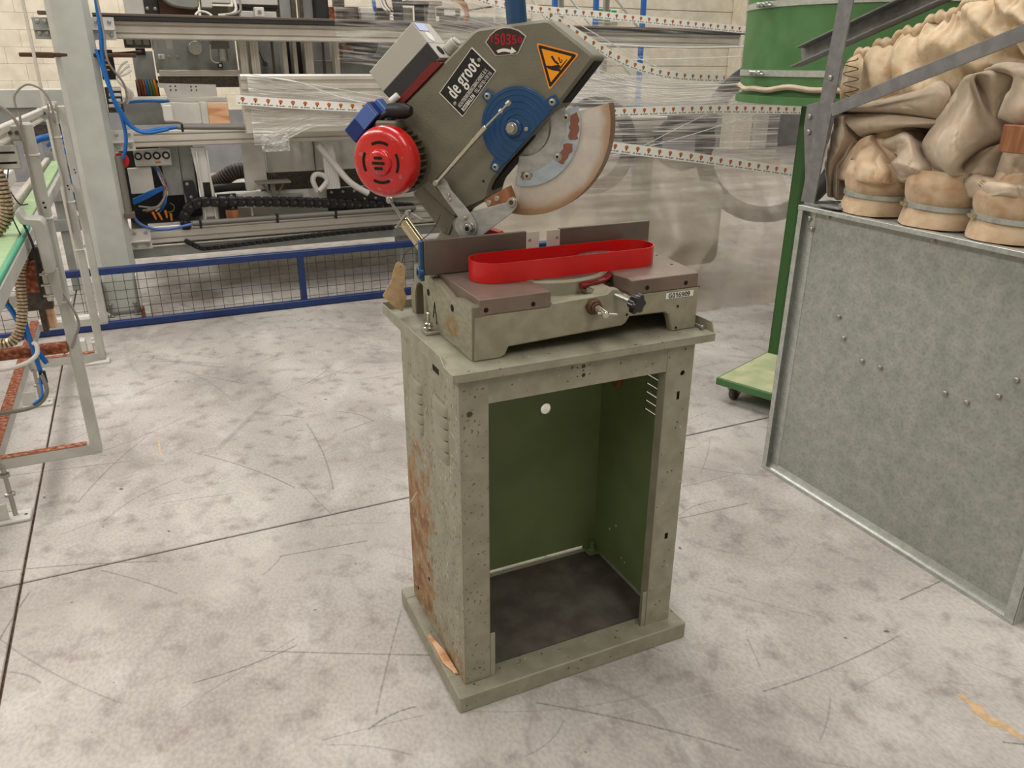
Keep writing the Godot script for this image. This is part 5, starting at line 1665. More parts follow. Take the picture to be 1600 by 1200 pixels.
const FELT := {
	"P1": [[2.230, 1.379, -2.082, 2.230, 1.391, -1.982, 2.230, 1.419, -1.871, 2.220, 1.453, -1.750], [2.170, 1.370, -2.047, 2.160, 1.385, -1.918, 2.150, 1.401, -1.799, 2.160, 1.423, -1.695], [2.170, 1.359, -2.054, 2.150, 1.370, -1.905, 2.140, 1.380, -1.786, 2.160, 1.387, -1.687], [2.200, 1.351, -2.084, 2.190, 1.356, -1.953, 2.180, 1.359, -1.815, 2.190, 1.353, -1.702]],
	"P2": [[2.200, 1.343, -2.091, 2.180, 1.353, -1.944, 2.170, 1.355, -1.806, 2.190, 1.348, -1.708], [2.160, 1.319, -2.011, 2.140, 1.333, -1.888, 2.140, 1.337, -1.776, 2.170, 1.339, -1.696], [2.170, 1.297, -1.984, 2.150, 1.311, -1.878, 2.150, 1.326, -1.782, 2.190, 1.329, -1.716], [2.210, 1.278, -1.985, 2.200, 1.300, -1.890, 2.200, 1.321, -1.809, 2.220, 1.321, -1.745]],
	"P3": [[2.190, 1.344, -2.087, 2.160, 1.339, -2.031, 2.190, 1.311, -2.029], [2.200, 1.306, -2.108, 2.150, 1.295, -2.016, 2.190, 1.268, -2.008], [2.200, 1.243, -2.116, 2.160, 1.239, -2.034, 2.200, 1.232, -2.030], [2.200, 1.180, -2.118, 2.170, 1.181, -2.061, 2.200, 1.192, -2.059], [2.210, 1.117, -2.104, 2.180, 1.123, -2.063, 2.210, 1.126, -2.080], [2.210, 1.067, -2.087, 2.190, 1.072, -2.062, 2.220, 1.067, -2.080]],
	"P3b": [[2.220, 1.255, -2.046, 2.200, 1.258, -2.007, 2.230, 1.251, -2.014], [2.220, 1.209, -2.069, 2.190, 1.212, -2.024, 2.230, 1.206, -2.036], [2.220, 1.168, -2.096, 2.190, 1.175, -2.050, 2.230, 1.171, -2.066], [2.220, 1.118, -2.086, 2.190, 1.125, -2.043, 2.220, 1.123, -2.052], [2.220, 1.062, -2.070, 2.200, 1.068, -2.037, 2.220, 1.066, -2.040]],
	"P4": [[2.210, 1.272, -1.980, 2.170, 1.286, -1.916, 2.190, 1.278, -1.913, 2.200, 1.261, -1.904, 2.220, 1.238, -1.894], [2.200, 1.253, -2.002, 2.150, 1.260, -1.911, 2.140, 1.260, -1.872, 2.160, 1.244, -1.850, 2.200, 1.220, -1.843], [2.200, 1.221, -2.023, 2.140, 1.230, -1.918, 2.125, 1.216, -1.860, 2.140, 1.219, -1.826, 2.200, 1.200, -1.817], [2.210, 1.168, -2.051, 2.130, 1.187, -1.915, 2.110, 1.188, -1.836, 2.125, 1.192, -1.793, 2.200, 1.173, -1.803], [2.220, 1.128, -2.056, 2.125, 1.147, -1.901, 2.110, 1.151, -1.828, 2.125, 1.156, -1.784, 2.210, 1.146, -1.802]],
	"P5": [[2.200, 1.467, -1.643, 2.170, 1.471, -1.609, 2.170, 1.468, -1.597, 2.210, 1.459, -1.613], [2.200, 1.415, -1.672, 2.140, 1.416, -1.599, 2.125, 1.413, -1.553, 2.200, 1.394, -1.569], [2.200, 1.348, -1.709, 2.125, 1.350, -1.613, 2.105, 1.350, -1.540, 2.190, 1.349, -1.528], [2.200, 1.278, -1.741, 2.120, 1.292, -1.632, 2.095, 1.295, -1.547, 2.200, 1.314, -1.518], [2.200, 1.233, -1.717, 2.130, 1.240, -1.628, 2.100, 1.244, -1.550, 2.200, 1.272, -1.562], [2.200, 1.199, -1.673, 2.150, 1.204, -1.603, 2.130, 1.211, -1.559, 2.200, 1.235, -1.594]],
	"P6": [[2.200, 1.472, -1.632, 2.190, 1.484, -1.584, 2.200, 1.483, -1.547, 2.220, 1.471, -1.514], [2.220, 1.455, -1.622, 2.190, 1.461, -1.562, 2.200, 1.457, -1.535, 2.230, 1.442, -1.519], [2.230, 1.395, -1.585, 2.210, 1.407, -1.551, 2.220, 1.403, -1.538, 2.250, 1.402, -1.536], [2.240, 1.341, -1.556, 2.230, 1.342, -1.538, 2.240, 1.347, -1.538, 2.260, 1.357, -1.543]],
	"P7": [[2.220, 1.487, -1.604, 2.200, 1.503, -1.552, 2.200, 1.504, -1.504, 2.210, 1.495, -1.456], [2.200, 1.472, -1.501, 2.150, 1.472, -1.454, 2.140, 1.464, -1.422, 2.170, 1.455, -1.409], [2.190, 1.419, -1.502, 2.140, 1.422, -1.441, 2.130, 1.419, -1.403, 2.170, 1.409, -1.397], [2.190, 1.373, -1.509, 2.140, 1.380, -1.441, 2.130, 1.378, -1.393, 2.170, 1.368, -1.386], [2.220, 1.361, -1.521, 2.170, 1.355, -1.450, 2.160, 1.348, -1.405, 2.190, 1.343, -1.393]],
	"P8": [[2.230, 1.257, -1.945, 2.200, 1.288, -1.865, 2.200, 1.310, -1.810, 2.220, 1.285, -1.776], [2.200, 1.253, -1.894, 2.140, 1.284, -1.798, 2.130, 1.302, -1.743, 2.190, 1.270, -1.738], [2.190, 1.239, -1.838, 2.130, 1.266, -1.751, 2.115, 1.270, -1.706, 2.190, 1.247, -1.723], [2.190, 1.232, -1.815, 2.130, 1.237, -1.758, 2.100, 1.235, -1.685, 2.170, 1.227, -1.682], [2.200, 1.208, -1.854, 2.120, 1.219, -1.752, 2.095, 1.213, -1.669, 2.170, 1.207, -1.664], [2.210, 1.181, -1.850, 2.140, 1.193, -1.750, 2.120, 1.194, -1.679, 2.190, 1.194, -1.671], [2.220, 1.158, -1.842, 2.170, 1.159, -1.760, 2.160, 1.178, -1.708, 2.210, 1.185, -1.691]],
	"P9": [[2.220, 1.191, -1.620, 2.210, 1.217, -1.561, 2.200, 1.204, -1.498, 2.200, 1.206, -1.437, 2.200, 1.209, -1.374], [2.190, 1.183, -1.586, 2.140, 1.201, -1.505, 2.120, 1.203, -1.435, 2.120, 1.205, -1.382, 2.150, 1.202, -1.340], [2.190, 1.164, -1.566, 2.130, 1.179, -1.481, 2.110, 1.173, -1.420, 2.110, 1.189, -1.376, 2.150, 1.183, -1.335], [2.200, 1.138, -1.555, 2.140, 1.158, -1.477, 2.120, 1.167, -1.426, 2.120, 1.173, -1.379, 2.160, 1.162, -1.336]],
	"P10": [[2.230, 1.267, -1.582, 2.220, 1.281, -1.543, 2.230, 1.294, -1.508], [2.220, 1.239, -1.598, 2.190, 1.247, -1.531, 2.230, 1.248, -1.511], [2.210, 1.206, -1.613, 2.170, 1.212, -1.530, 2.220, 1.208, -1.502], [2.230, 1.185, -1.617, 2.210, 1.191, -1.555, 2.240, 1.194, -1.518]],
	"P11": [[2.200, 1.278, -1.478, 2.180, 1.277, -1.442, 2.210, 1.283, -1.411], [2.200, 1.247, -1.484, 2.160, 1.250, -1.421, 2.190, 1.257, -1.391], [2.210, 1.204, -1.491, 2.170, 1.220, -1.420, 2.190, 1.219, -1.381], [2.230, 1.192, -1.499, 2.200, 1.199, -1.436, 2.210, 1.204, -1.390]]
}

func felt_bags() -> void:
	var f := FastNoiseLite.new()
	f.noise_type = FastNoiseLite.TYPE_SIMPLEX_SMOOTH
	f.frequency = 0.055
	f.fractal_octaves = 2
	var Y := 1.044
	var said := ["stained felt filter bag nearest the angle iron upright on the galvanised box", "middle stained felt filter bag, a big smooth fold hanging over its foot", "stained felt filter bag at the photo's right edge, under the orange brown wood block"]
	var zs := [-1.885, -1.645, -1.415]
	for i in 3:
		var c := Vector3(2.225, Y, zs[i])
		var t := thing("filter_bag", said[i], "filter bag", c, "felt filter bags on the galvanised box")
		f.seed = 20 + i
		# the tied foot of the bag
		var m := mb()
		var R := 0.112
		m.grid(func(u: float, v: float) -> Vector3:
			var a := TAU * u
			var y := 0.002 + 0.165 * v
			var neck := exp(-pow((y - 0.062) / 0.016, 2.0))
			var flare := 0.008 * smoothstep(0.05, 0.0, y)
			var bulge := 0.007 * sin(PI * clampf((y - 0.07) / 0.14, 0.0, 1.0))
			var p := Vector3(cos(a) * R, y, sin(a) * R)
			var pl := 0.009 * wob(p * Vector3(1.5, 0.35, 1.5) + Vector3(i, 0, 0), f) * (0.5 + minf(absf(y - 0.062), 0.06) * 14.0)
			var r := R - 0.006 * neck + flare + bulge + pl - 0.012 * smoothstep(0.12, 0.165, y)
			return c + Vector3(cos(a) * r, y, sin(a) * r), 96, 30, true)
		obj("foot", m, M.felt_stained, t, "rusty stained foot of the bag")
		m = mb()
		m.lathe(PackedVector2Array([Vector2(R - 0.004, 0.054), Vector2(R + 0.0015, 0.055), Vector2(R + 0.0015, 0.069), Vector2(R - 0.004, 0.07)]), 64, Transform3D(Basis(Vector3(1, 0, 0), 0.03), c))
		var band := obj("hose_clip", m, M.galv_edge, t)
		if i > 0:
			m = mb()
			var an := deg_to_rad(208.0)
			var q := c + Vector3(cos(an) * (R + 0.006), 0.062, sin(an) * (R + 0.006))
			m.x = Transform3D(Basis(Vector3.UP, -an), q)
			m.box(Vector3.ZERO, Vector3(0.014, 0.013, 0.022), 0.002)
			m.cyl(Vector3(0, 0, 0.01), Vector3(0, 0, 0.024), 0.0055, 8)
			obj("clip_screw", m, M.brass_chrome, band)
		# cloth above it: a soft core, then the folded sheets the photograph shows
		f.seed = 40 + i
		if i == 1:
			m = mb()
			m.grid(func(u: float, v: float) -> Vector3:
				var q := Vector3(2.33, lerpf(1.06, 1.43 + 0.12 * u, v), lerpf(-2.04, -1.15, u))
				return q + Vector3(0.02 * wob(q, f) - 0.02 * sin(v * 3.0), 0, 0), 40, 20)
			m.grid(func(u: float, v: float) -> Vector3: return Vector3(2.37, lerpf(1.06, 1.43 + 0.12 * u, v), lerpf(-2.04, -1.15, u)), 8, 8)
			obj("rear_fold", m, M.felt, t)
		var P := [[c + Vector3(0.015, 0.12, 0.0), 0.095, 0.09, 0.0], [c + Vector3(0.03, 0.19, 0.0), 0.08, 0.075, 0.1], [c + Vector3(0.06, 0.27, 0.02), 0.055, 0.06, 0.2]]
		obj("body", cloth(P, f, 0.01), M.felt_stained, t)
		for k in [["P1", "P2", "P3", "P3b", "P4"], ["P5", "P8"], ["P6", "P7", "P9", "P10", "P11"]][i]:
			f.seed = 60 + k.hash() % 40
			var low: bool = k in ["P4", "P9"]
			obj("fold", felt_sheet(FELT[k], f, 0.007 if low else 0.0035), M.felt_stained if k == "P4" else M.felt, t)
	# pleated sleeve above the bars
	f.seed = 77
	var t := thing("pleated_sleeve", "gathered cream cloth sleeve with rusty stains, hung behind the slanting bar", "cloth sleeve", Vector3(2.3, 1.35, -1.8))
	var A := Vector3(2.3, 1.52, -2.12); var B := Vector3(2.3, 1.83, -1.25)
	var m := mb()
	m.grid(func(u: float, v: float) -> Vector3:
		var p := A.lerp(B, u)
		var amp := lerpf(0.013, 0.026, v)
		var ph := u * 62.0 + 1.6 * sin(u * 9.0) + 1.2 * sin(v * 4.0 + u * 21.0)
		var y := p.y + 0.03 * sin(u * 14.0) * v + 0.006 * sin(u * 70.0) - 0.25 * v
		var swell := 0.055 * sin(PI * pow(v, 0.7))
		var q := Vector3(p.x - 0.03 - swell - amp * sin(ph * lerpf(1.0, 0.55, v)), y, p.z + 0.006 * cos(ph) + 0.04 * v)
		return q + Vector3(-0.012, 0, 0) * wob(q, f) + Vector3(-0.006, 0.002, 0) * sin(u * 150.0 + 3.0 * sin(u * 31.0)) * exp(-v * 3.0), 320, 36)
	obj("pleats", m, M.linen, t)
	m = mb()
	m.grid(func(u: float, v: float) -> Vector3:
		var p := A.lerp(B, u)
		var a := PI * 1.1 * v
		var r := 0.016 + 0.004 * sin(u * 150.0)
		return p + Vector3(-0.03 - sin(a) * r + 0.01 * v, 0.004 + r * cos(a) * 1.1 + 0.007 * sin(u * 62.0 + 1.6 * sin(u * 9.0)), 0), 300, 8)
	obj("drawn_hem", m, M.linen, t)
	m = mb()
	m.grid(func(u: float, v: float) -> Vector3:
		var p := A.lerp(B, u)
		return Vector3(2.36 + 0.02 * sin(u * 30.0), p.y + 0.01 - 0.27 * v, p.z + 0.03 * v), 60, 6)
	obj("rear_side", m, M.linen, t)
	# wood block in front of the bags
	var w := mb()
	w.bx(2.105, 2.15, 1.285, 1.355, -1.43, -1.25, 0.002)
	tag(obj("wood_block", w, M.wood_red), "orange brown sawn wood block at the photo's right edge, held before the felt bags", "wood block")

# ---------------------------------------------------------------- blue mesh fence
func fence_panel() -> void:
	var t := thing("mesh_fence", "low blue framed fence with grey wire mesh in front of the long machine", "fence", Vector3(0.9, 0, -5.1))
	obj("top_rail", mb().bx(-0.95, 1.72, 0.335, 0.375, -5.12, -5.08, 0.003), M.fence_blue, t)
	obj("bottom_rail", mb().bx(-0.95, 1.72, 0.005, 0.047, -5.12, -5.08, 0.003), M.fence_blue, t)
	for x in [-0.93, 0.862, 1.702]:
		obj("post", mb().bx(x - 0.018, x + 0.018, 0.045, 0.337, -5.118, -5.082, 0.003), M.fence_blue, t)
	var m := mb()
	var x := -0.9
	while x < 1.69:
		m.cyl(Vector3(x, 0.045, -5.1), Vector3(x, 0.337, -5.1), 0.0016, 5, 0.0001)
		x += 0.06
	for k in 5:
		m.cyl(Vector3(-0.93, 0.07 + k * 0.054, -5.097), Vector3(1.7, 0.07 + k * 0.054, -5.097), 0.0016, 5, 0.0001)
	var w := obj("wire_mesh", m, M.wire, t)
	w.set_meta("kind", "stuff")

# ---------------------------------------------------------------- the long grey machine behind the fence
func part(t: Node, called: String, m: Material, x0: float, x1: float, y0: float, y1: float, z0: float, z1: float, b := 0.003) -> MeshInstance3D:
	return obj(called, mb().bx(x0, x1, y0, y1, z0, z1, b), m, t)

func cableof(t: Node, m: Material, r: float, pts: Array, called := "cable") -> MeshInstance3D:
	return obj(called, mb().tube(curve(pts, 6), r, 8), m, t)

# an aluminium profile along x with grooves in its front face
func profile(t: Node, x0: float, x1: float, y0: float, y1: float, zf: float, depth := 0.1) -> MeshInstance3D:
	var h := y1 - y0
	var g := poly([-zf + depth, y0, -zf + depth, y1, -zf + 0.006, y1, -zf, y1 - 0.006, -zf, y0 + h * 0.79, -zf + 0.012, y0 + h * 0.77, -zf + 0.012, y0 + h * 0.71, -zf, y0 + h * 0.69, -zf, y0 + h * 0.35, -zf + 0.012, y0 + h * 0.33, -zf + 0.012, y0 + h * 0.27, -zf, y0 + h * 0.25, -zf, y0 + 0.006, -zf + 0.006, y0])
	# polygons in (-z, y) drawn to +x
	var m := turned(SIDE)
	m.prism(g, x0, x1, 0.001)
	return obj("profile_beam", m, M.aluminium, t)

# black energy chain: separate links along a path
func chain(t: Node3D, pts: Array, w: float, h: float, step: float) -> void:
	var c := curve(pts, 12)
	var link := mb()
	link.bx(-step * 0.47, step * 0.47, -h * 0.5, h * 0.5, -w * 0.5, w * 0.5, h * 0.12)
	link.bx(-step * 0.6, step * 0.6, -h * 0.36, h * 0.36, -w * 0.42, w * 0.42, 0.003)
	link.cyl(Vector3(step * 0.3, 0, w * 0.5), Vector3(step * 0.3, 0, w * 0.5 + 0.003), h * 0.28, 12, 0.0005)
	var pin := mb().cyl(Vector3(0, 0, 0), Vector3(0, 0, 0.002), h * 0.13, 10, 0.0002)
	var places := []
	var pins := []
	var run := 0.0
	for i in c.size() - 1:
		var d := c[i + 1] - c[i]
		var l := d.length()
		while run < l:
			var p := c[i] + d * (run / l)
			var dn := d.normalized()
			var b := Basis(dn, Vector3(0, 0, 1).cross(dn).normalized(), dn.cross(Vector3(0, 0, 1).cross(dn)).normalized())
			places.append(Transform3D(b, p))
			pins.append(Transform3D(b, p + dn * step * 0.3 + b.z * (w * 0.5 + 0.003)))
			run += step
		run -= l
	stamp("link", link, M.black, t, places)
	stamp("link_pin", pin, M.steel_dark, t, pins)

func panel_machine() -> void:
	var t := thing("panel_machine", "long light grey factory machine with aluminium beams and loose cables, behind the blue mesh fence", "machine", Vector3(0.9, 0, -5.7))
	# square column on its foot plate
	var m := mb()
	m.bx(-0.322, -0.11, 0.02, 3.4, -5.51, -5.30, 0.03)
	var col := obj("column", m, M.column_grey, t, "thick light grey square column")
	m = mb()
	m.bx(-0.36, -0.07, 0.0, 0.02, -5.55, -5.26, 0.002)
	m.bx(-0.122, -0.114, 0.02, 0.28, -5.33, -5.24, 0.001)
	m.bx(-0.33, -0.322, 0.02, 0.25, -5.33, -5.24, 0.001)
	var fp := obj("foot_plate", m, M.machine_white, col)
	m = mb()
	m.cyl(Vector3(0, 0.0, 0), Vector3(0, 0.11, 0), 0.008, 10)
	m.hexa(Vector3(0, 0.02, 0), Vector3(0, 0.034, 0), 0.016)
	m.hexa(Vector3(0, 0.095, 0), Vector3(0, 0.108, 0), 0.016)
	stamp("anchor_bolt", m, M.bolt, fp, [Vector3(-0.29, 0.0, -5.28), Vector3(-0.15, 0.0, -5.275)])
	part(fp, "rusty_wedge", M.rust, -0.125, -0.1, 0.0, 0.08, -5.255, -5.235)
	# three beams with their brackets
	var bolt := mb().hexa(Vector3.ZERO, Vector3(0, 0, 0.008), 0.011)
	for q in [[1.62, 1.718, 4.55], [1.013, 1.112, 3.9], [0.422, 0.53, 3.9]]:
		var b := profile(t, 0.0, q[2], q[0], q[1], -5.45, 0.12)
		m = mb()
		m.bx(-0.11, 0.006, q[0] + 0.045, q[1] + 0.01, -5.37, -5.362, 0.001)
		m.bx(-0.11, 0.0, q[0] + 0.04, q[0] + 0.047, -5.40, -5.33, 0.001)
		m.bx(-0.11, 0.006, q[0] - 0.01, q[0] + 0.04, -5.372, -5.364, 0.001)
		m.bx(-0.112, -0.104, q[0] - 0.01, q[1] + 0.01, -5.45, -5.36, 0.001)
		var k := obj("beam_bracket", m, M.machine_white, t)
		stamp("bolt", bolt, M.bolt, k, [Vector3(-0.085, q[1] - 0.015, -5.363), Vector3(-0.02, q[1] - 0.015, -5.363), Vector3(-0.085, q[0] + 0.015, -5.364), Vector3(-0.02, q[0] + 0.015, -5.364)])
	m = mb()
	m.bx(-0.40, -0.322, 1.665, 1.72, -5.37, -5.362, 0.001)
	m.bx(-0.40, -0.322, 1.61, 1.66, -5.372, -5.364, 0.001)
	m.bx(-0.40, -0.322, 1.655, 1.665, -5.40, -5.345, 0.001)
	var lk := obj("beam_bracket", m, M.machine_grey, t)
	stamp("bolt", bolt, M.bolt, lk, [Vector3(-0.375, 1.70, -5.362), Vector3(-0.34, 1.70, -5.362), Vector3(-0.375, 1.64, -5.364), Vector3(-0.34, 1.64, -5.364)])
	part(t, "bracket_stub", M.rail_brown, -0.37, -0.32, 1.735, 1.755, -5.45, -5.40)
	# top rail: brown flat over a dark strip
	part(t, "top_rail", M.rail_brown, -0.1, 4.57, 1.738, 1.752, -5.62, -5.40, 0.002)
	part(t, "dark_strip", M.charcoal, -0.1, 4.57, 1.718, 1.738, -5.58, -5.405, 0.001)
	# machinery standing on the top rail
	var up := part(t, "upper_panel", M.machine_white, 0.075, 0.19, 1.755, 2.3, -5.85, -5.80)
	part(t, "upper_plate", M.charcoal, 0.19, 0.27, 1.755, 2.3, -5.83, -5.79)
	stamp("bolt", bolt, M.bolt, up, [Vector3(0.205, 1.80, -5.79), Vector3(0.25, 1.80, -5.79)])
	m = mb()
	m.prism(rounded(poly([0.27, 1.90, 0.30, 1.845, 0.35, 1.812, 0.47, 1.80, 0.50, 1.81, 0.52, 2.0, 0.27, 2.0]), 0.03), -5.84, -5.70, 0.008)
	obj("shroud", m, M.machine_grey, t)
	part(t, "under_shroud", M.brown_steel, 0.27, 0.5, 1.757, 1.86, -5.86, -5.80)
	m = mb()
	m.prism(poly([0.515, 1.81, 0.575, 1.81, 0.58, 1.838, 0.69, 1.838, 0.69, 2.05, 0.515, 2.05]), -5.80, -5.68, 0.003)
	obj("motor_box", m, M.machine_white, t)
	part(t, "carriage_plate", M.pale_dark, 0.52, 1.0, 1.755, 1.83, -5.86, -5.82)
	part(t, "carriage_body", M.machine_white, 0.72, 0.99, 1.84, 1.90, -5.84, -5.75)
	part(t, "carriage_gap", M.black, 0.72, 0.99, 1.822, 1.84, -5.84, -5.755, 0.001)
	part(t, "clamp_block", M.machine_white, 0.745, 0.97, 1.76, 1.80, -5.80, -5.72)
	var cb := part(t, "clamp_head", M.white, 0.825, 0.885, 1.765, 1.82, -5.72, -5.66)
	obj("clamp_eye", mb().cyl(Vector3(0.855, 1.795, -5.66), Vector3(0.855, 1.795, -5.652), 0.012, 16), M.bolt, cb)
	cableof(t, M.cable_white, 0.009, [Vector3(0.60, 1.765, -5.62), Vector3(0.68, 1.775, -5.6), Vector3(0.71, 1.81, -5.62), Vector3(0.70, 1.9, -5.68)])
	cableof(t, M.cable_grey, 0.008, [Vector3(0.64, 1.765, -5.6), Vector3(0.72, 1.785, -5.58), Vector3(0.735, 1.84, -5.6), Vector3(0.73, 2.0, -5.65)])
	cableof(t, M.cable_white, 0.007, [Vector3(0.455, 1.757, -5.5), Vector3(0.48, 1.778, -5.52), Vector3(0.52, 1.775, -5.52), Vector3(0.55, 1.756, -5.5)])
	part(t, "slide", M.machine_grey, 1.0, 1.07, 1.755, 2.2, -5.84, -5.75)
	part(t, "slide_rail", M.steel_dark, 1.07, 1.10, 1.755, 2.2, -5.82, -5.72)
	part(t, "slide_rail", M.steel_dark, 1.125, 1.145, 1.755, 2.2, -5.82, -5.72)
	part(t, "slide", M.machine_grey, 1.15, 1.22, 1.755, 2.2, -5.84, -5.78)
	part(t, "slide_cover", M.hose, 1.22, 1.30, 1.75, 2.2, -5.80, -5.66, 0.015)
	part(t, "rusty_plate", M.rust, 1.31, 1.36, 1.76, 1.84, -5.76, -5.72)
	part(t, "slide", M.steel_dark, 1.36, 1.43, 1.755, 2.2, -5.82, -5.76)
	m = mb()
	m.cyl(Vector3(1.46, 1.757, -5.7), Vector3(1.46, 1.84, -5.7), 0.05, 20)
	obj("small_motor", m, M.steel_dark, t)
	part(t, "valve_block", M.machine_grey, 1.50, 1.59, 1.755, 1.80, -5.68, -5.6)
	part(t, "valve_block", M.machine_white, 1.495, 1.60, 1.80, 1.835, -5.69, -5.6)
	var cl := part(t, "connector_row", M.steel_dark, 1.62, 1.71, 1.757, 1.84, -5.72, -5.66)
	stamp("connector", mb().bx(-0.014, 0.014, -0.005, 0.005, 0, 0.02, 0.002), M.white, cl, [Vector3(1.72, 1.765, -5.66), Vector3(1.72, 1.785, -5.66), Vector3(1.72, 1.805, -5.66), Vector3(1.72, 1.825, -5.66), Vector3(1.72, 1.845, -5.66)])
	cableof(t, M.cable_blue, 0.012, [Vector3(1.60, 1.80, -5.62), Vector3(1.59, 1.84, -5.6), Vector3(1.585, 1.95, -5.62)])
	for k in 4:
		cableof(t, [M.cable_white, M.cable_grey, M.cable_white, M.cable_brown][k], 0.007, [Vector3(1.62 + k * 0.008, 2.0, -5.62), Vector3(1.63 + k * 0.012, 1.86, -5.58), Vector3(1.66 + k * 0.012, 1.815, -5.56), Vector3(1.70, 1.80 + k * 0.012, -5.63)])
	m = mb()
	m.prism(rounded(poly([1.735, 1.755, 1.80, 1.755, 1.79, 2.0, 1.72, 2.0]), 0.01), -5.66, -5.63, 0.003)
	obj("arm_plate", m, M.charcoal, t)
	part(t, "head_block", M.steel_dark, 1.80, 2.05, 1.86, 1.885, -5.68, -5.55)
	part(t, "head_post", M.charcoal, 1.885, 1.93, 1.755, 1.86, -5.66, -5.58)
	part(t, "head_plate", M.machine_white, 1.80, 1.885, 1.76, 1.85, -5.72, -5.69)
	part(t, "head_plate", M.machine_white, 1.96, 2.04, 1.757, 1.86, -5.72, -5.66)
	m = mb()
	m.cyl(Vector3(2.13, 1.757, -5.65), Vector3(2.13, 1.765, -5.65), 0.1, 28)
	m.cyl(Vector3(2.13, 1.765, -5.65), Vector3(2.13, 1.80, -5.65), 0.065, 28)
	m.cyl(Vector3(2.13, 1.80, -5.65), Vector3(2.13, 1.85, -5.65), 0.085, 28)
	obj("spindle_motor", m, M.steel_dark, t)
	part(t, "label_plate", M.white, 2.07, 2.15, 1.80, 1.835, -5.575, -5.565, 0.001)
	part(t, "bed_block", M.machine_grey, 2.22, 2.75, 1.755, 1.80, -5.8, -5.6)
	part(t, "bed_cover", M.machine_white, 2.45, 2.55, 1.76, 1.80, -5.60, -5.575)
	for k in 4:
		cableof(t, [M.cable_orange, M.cable_green, M.cable_orange, M.cable_brown][k], 0.009, [Vector3(1.8, 2.02 + k * 0.01, -5.6), Vector3(2.02 + k * 0.01, 1.93 + k * 0.008, -5.56), Vector3(2.18 + k * 0.008, 1.88 + k * 0.004, -5.55), Vector3(2.225 + k * 0.006, 1.80, -5.56), Vector3(2.22, 1.757, -5.58)])
	cableof(t, M.black, 0.005, [Vector3(2.22, 1.83, -5.55), Vector3(2.33, 1.85, -5.54), Vector3(2.45, 1.87, -5.54), Vector3(2.5, 1.89, -5.55)])
	var pgx := part(t, "plug", M.cable_blue, 2.48, 2.58, 1.875, 1.905, -5.56, -5.53)
	part(pgx, "plug_holder", M.machine_white, 2.45, 2.485, 1.80, 1.895, -5.57, -5.54)
	# between the first and second beam
	var gp := part(t, "grey_panel", M.machine_grey, 0.205, 0.70, 1.43, 1.72, -5.86, -5.80)
	part(t, "panel_profile", M.aluminium, 0.215, 0.70, 1.415, 1.45, -5.80, -5.74)
	part(t, "white_strip", M.white, 0.27, 0.33, 1.437, 1.442, -5.741, -5.738, 0.0005)
	part(t, "dark_rail", M.steel_dark, 0.205, 0.72, 1.345, 1.412, -5.84, -5.76)
	part(t, "side_panel", M.machine_grey, 0.075, 0.195, 1.39, 1.56, -5.85, -5.80)
	var wl := part(t, "panel_window", M.black, 0.10, 0.155, 1.535, 1.575, -5.80, -5.79, 0.001)
	cableof(wl, M.cable_brown, 0.008, [Vector3(-0.05, 1.54, -5.6), Vector3(0.04, 1.545, -5.6), Vector3(0.13, 1.555, -5.78)])
	m = mb()
	m.cyl(Vector3(0.437, 1.578, -5.80), Vector3(0.447, 1.578, -5.715), 0.035, 32, 0.004)
	m.cyl(Vector3(0.447, 1.578, -5.715), Vector3(0.447, 1.578, -5.70), 0.042, 36, 0.003)
	obj("round_knob", m, M.zinc, gp, "turned bare metal disc")
	m = mb()
	m.bx(0.535, 0.645, 1.575, 1.625, -5.74, -5.64, 0.006)
	var fr := obj("air_filter", m, M.pale_dark, t)
	m = mb()
	m.cyl(Vector3(0.605, 1.50, -5.68), Vector3(0.605, 1.578, -5.68), 0.028, 20, 0.004)
	obj("filter_bowl", m, M.zinc, fr)
	m = mb()
	m.bx(0.563, 0.592, 1.462, 1.492, -5.70, -5.66, 0.002)
	var gg := obj("pressure_gauge", m, M.black, t)
	obj("dial", mb().cyl(Vector3(0.577, 1.477, -5.66), Vector3(0.577, 1.477, -5.657), 0.009, 14, 0.0005), M.lens, gg)
	cableof(t, M.cable_white, 0.004, [Vector3(0.53, 1.60, -5.63), Vector3(0.525, 1.52, -5.63), Vector3(0.545, 1.495, -5.63), Vector3(0.57, 1.493, -5.64)])
	part(t, "stop_bracket", M.machine_white, 0.195, 0.22, 1.565, 1.625, -5.72, -5.66)
	part(t, "stop_bracket", M.machine_white, 0.28, 0.315, 1.57, 1.625, -5.72, -5.66)
	var ft := part(t, "fitting", M.white, 0.225, 0.262, 1.512, 1.542, -5.80, -5.77)
	stamp("fitting_screw", mb().cyl(Vector3.ZERO, Vector3(0, 0, 0.006), 0.008, 10), M.bolt, ft, [Vector3(0.238, 1.527, -5.77), Vector3(0.29, 1.528, -5.8), Vector3(0.34, 1.528, -5.8)])
	var vb := part(t, "valve_block", M.steel_dark, 0.04, 0.19, 1.575, 1.63, -5.70, -5.60)
	for k in 3:
		part(vb, "valve", M.machine_grey, 0.055 + k * 0.045, 0.09 + k * 0.045, 1.592, 1.622, -5.602, -5.588)
	m = mb()
	m.prism(poly([0.19, 1.375, 0.53, 1.365, 0.53, 1.295, 0.235, 1.29, 0.22, 1.35, 0.19, 1.352]), -5.62, -5.60, 0.001)
	var wp := obj("white_plate", m, M.machine_white, t)
	stamp("screw", mb().cyl(Vector3.ZERO, Vector3(0, 0, 0.004), 0.005, 8), M.steel_dark, wp, [Vector3(0.26, 1.357, -5.6), Vector3(0.29, 1.357, -5.6), Vector3(0.38, 1.354, -5.6), Vector3(0.41, 1.354, -5.6), Vector3(0.26, 1.335, -5.6), Vector3(0.29, 1.335, -5.6), Vector3(0.38, 1.333, -5.6), Vector3(0.41, 1.333, -5.6)])
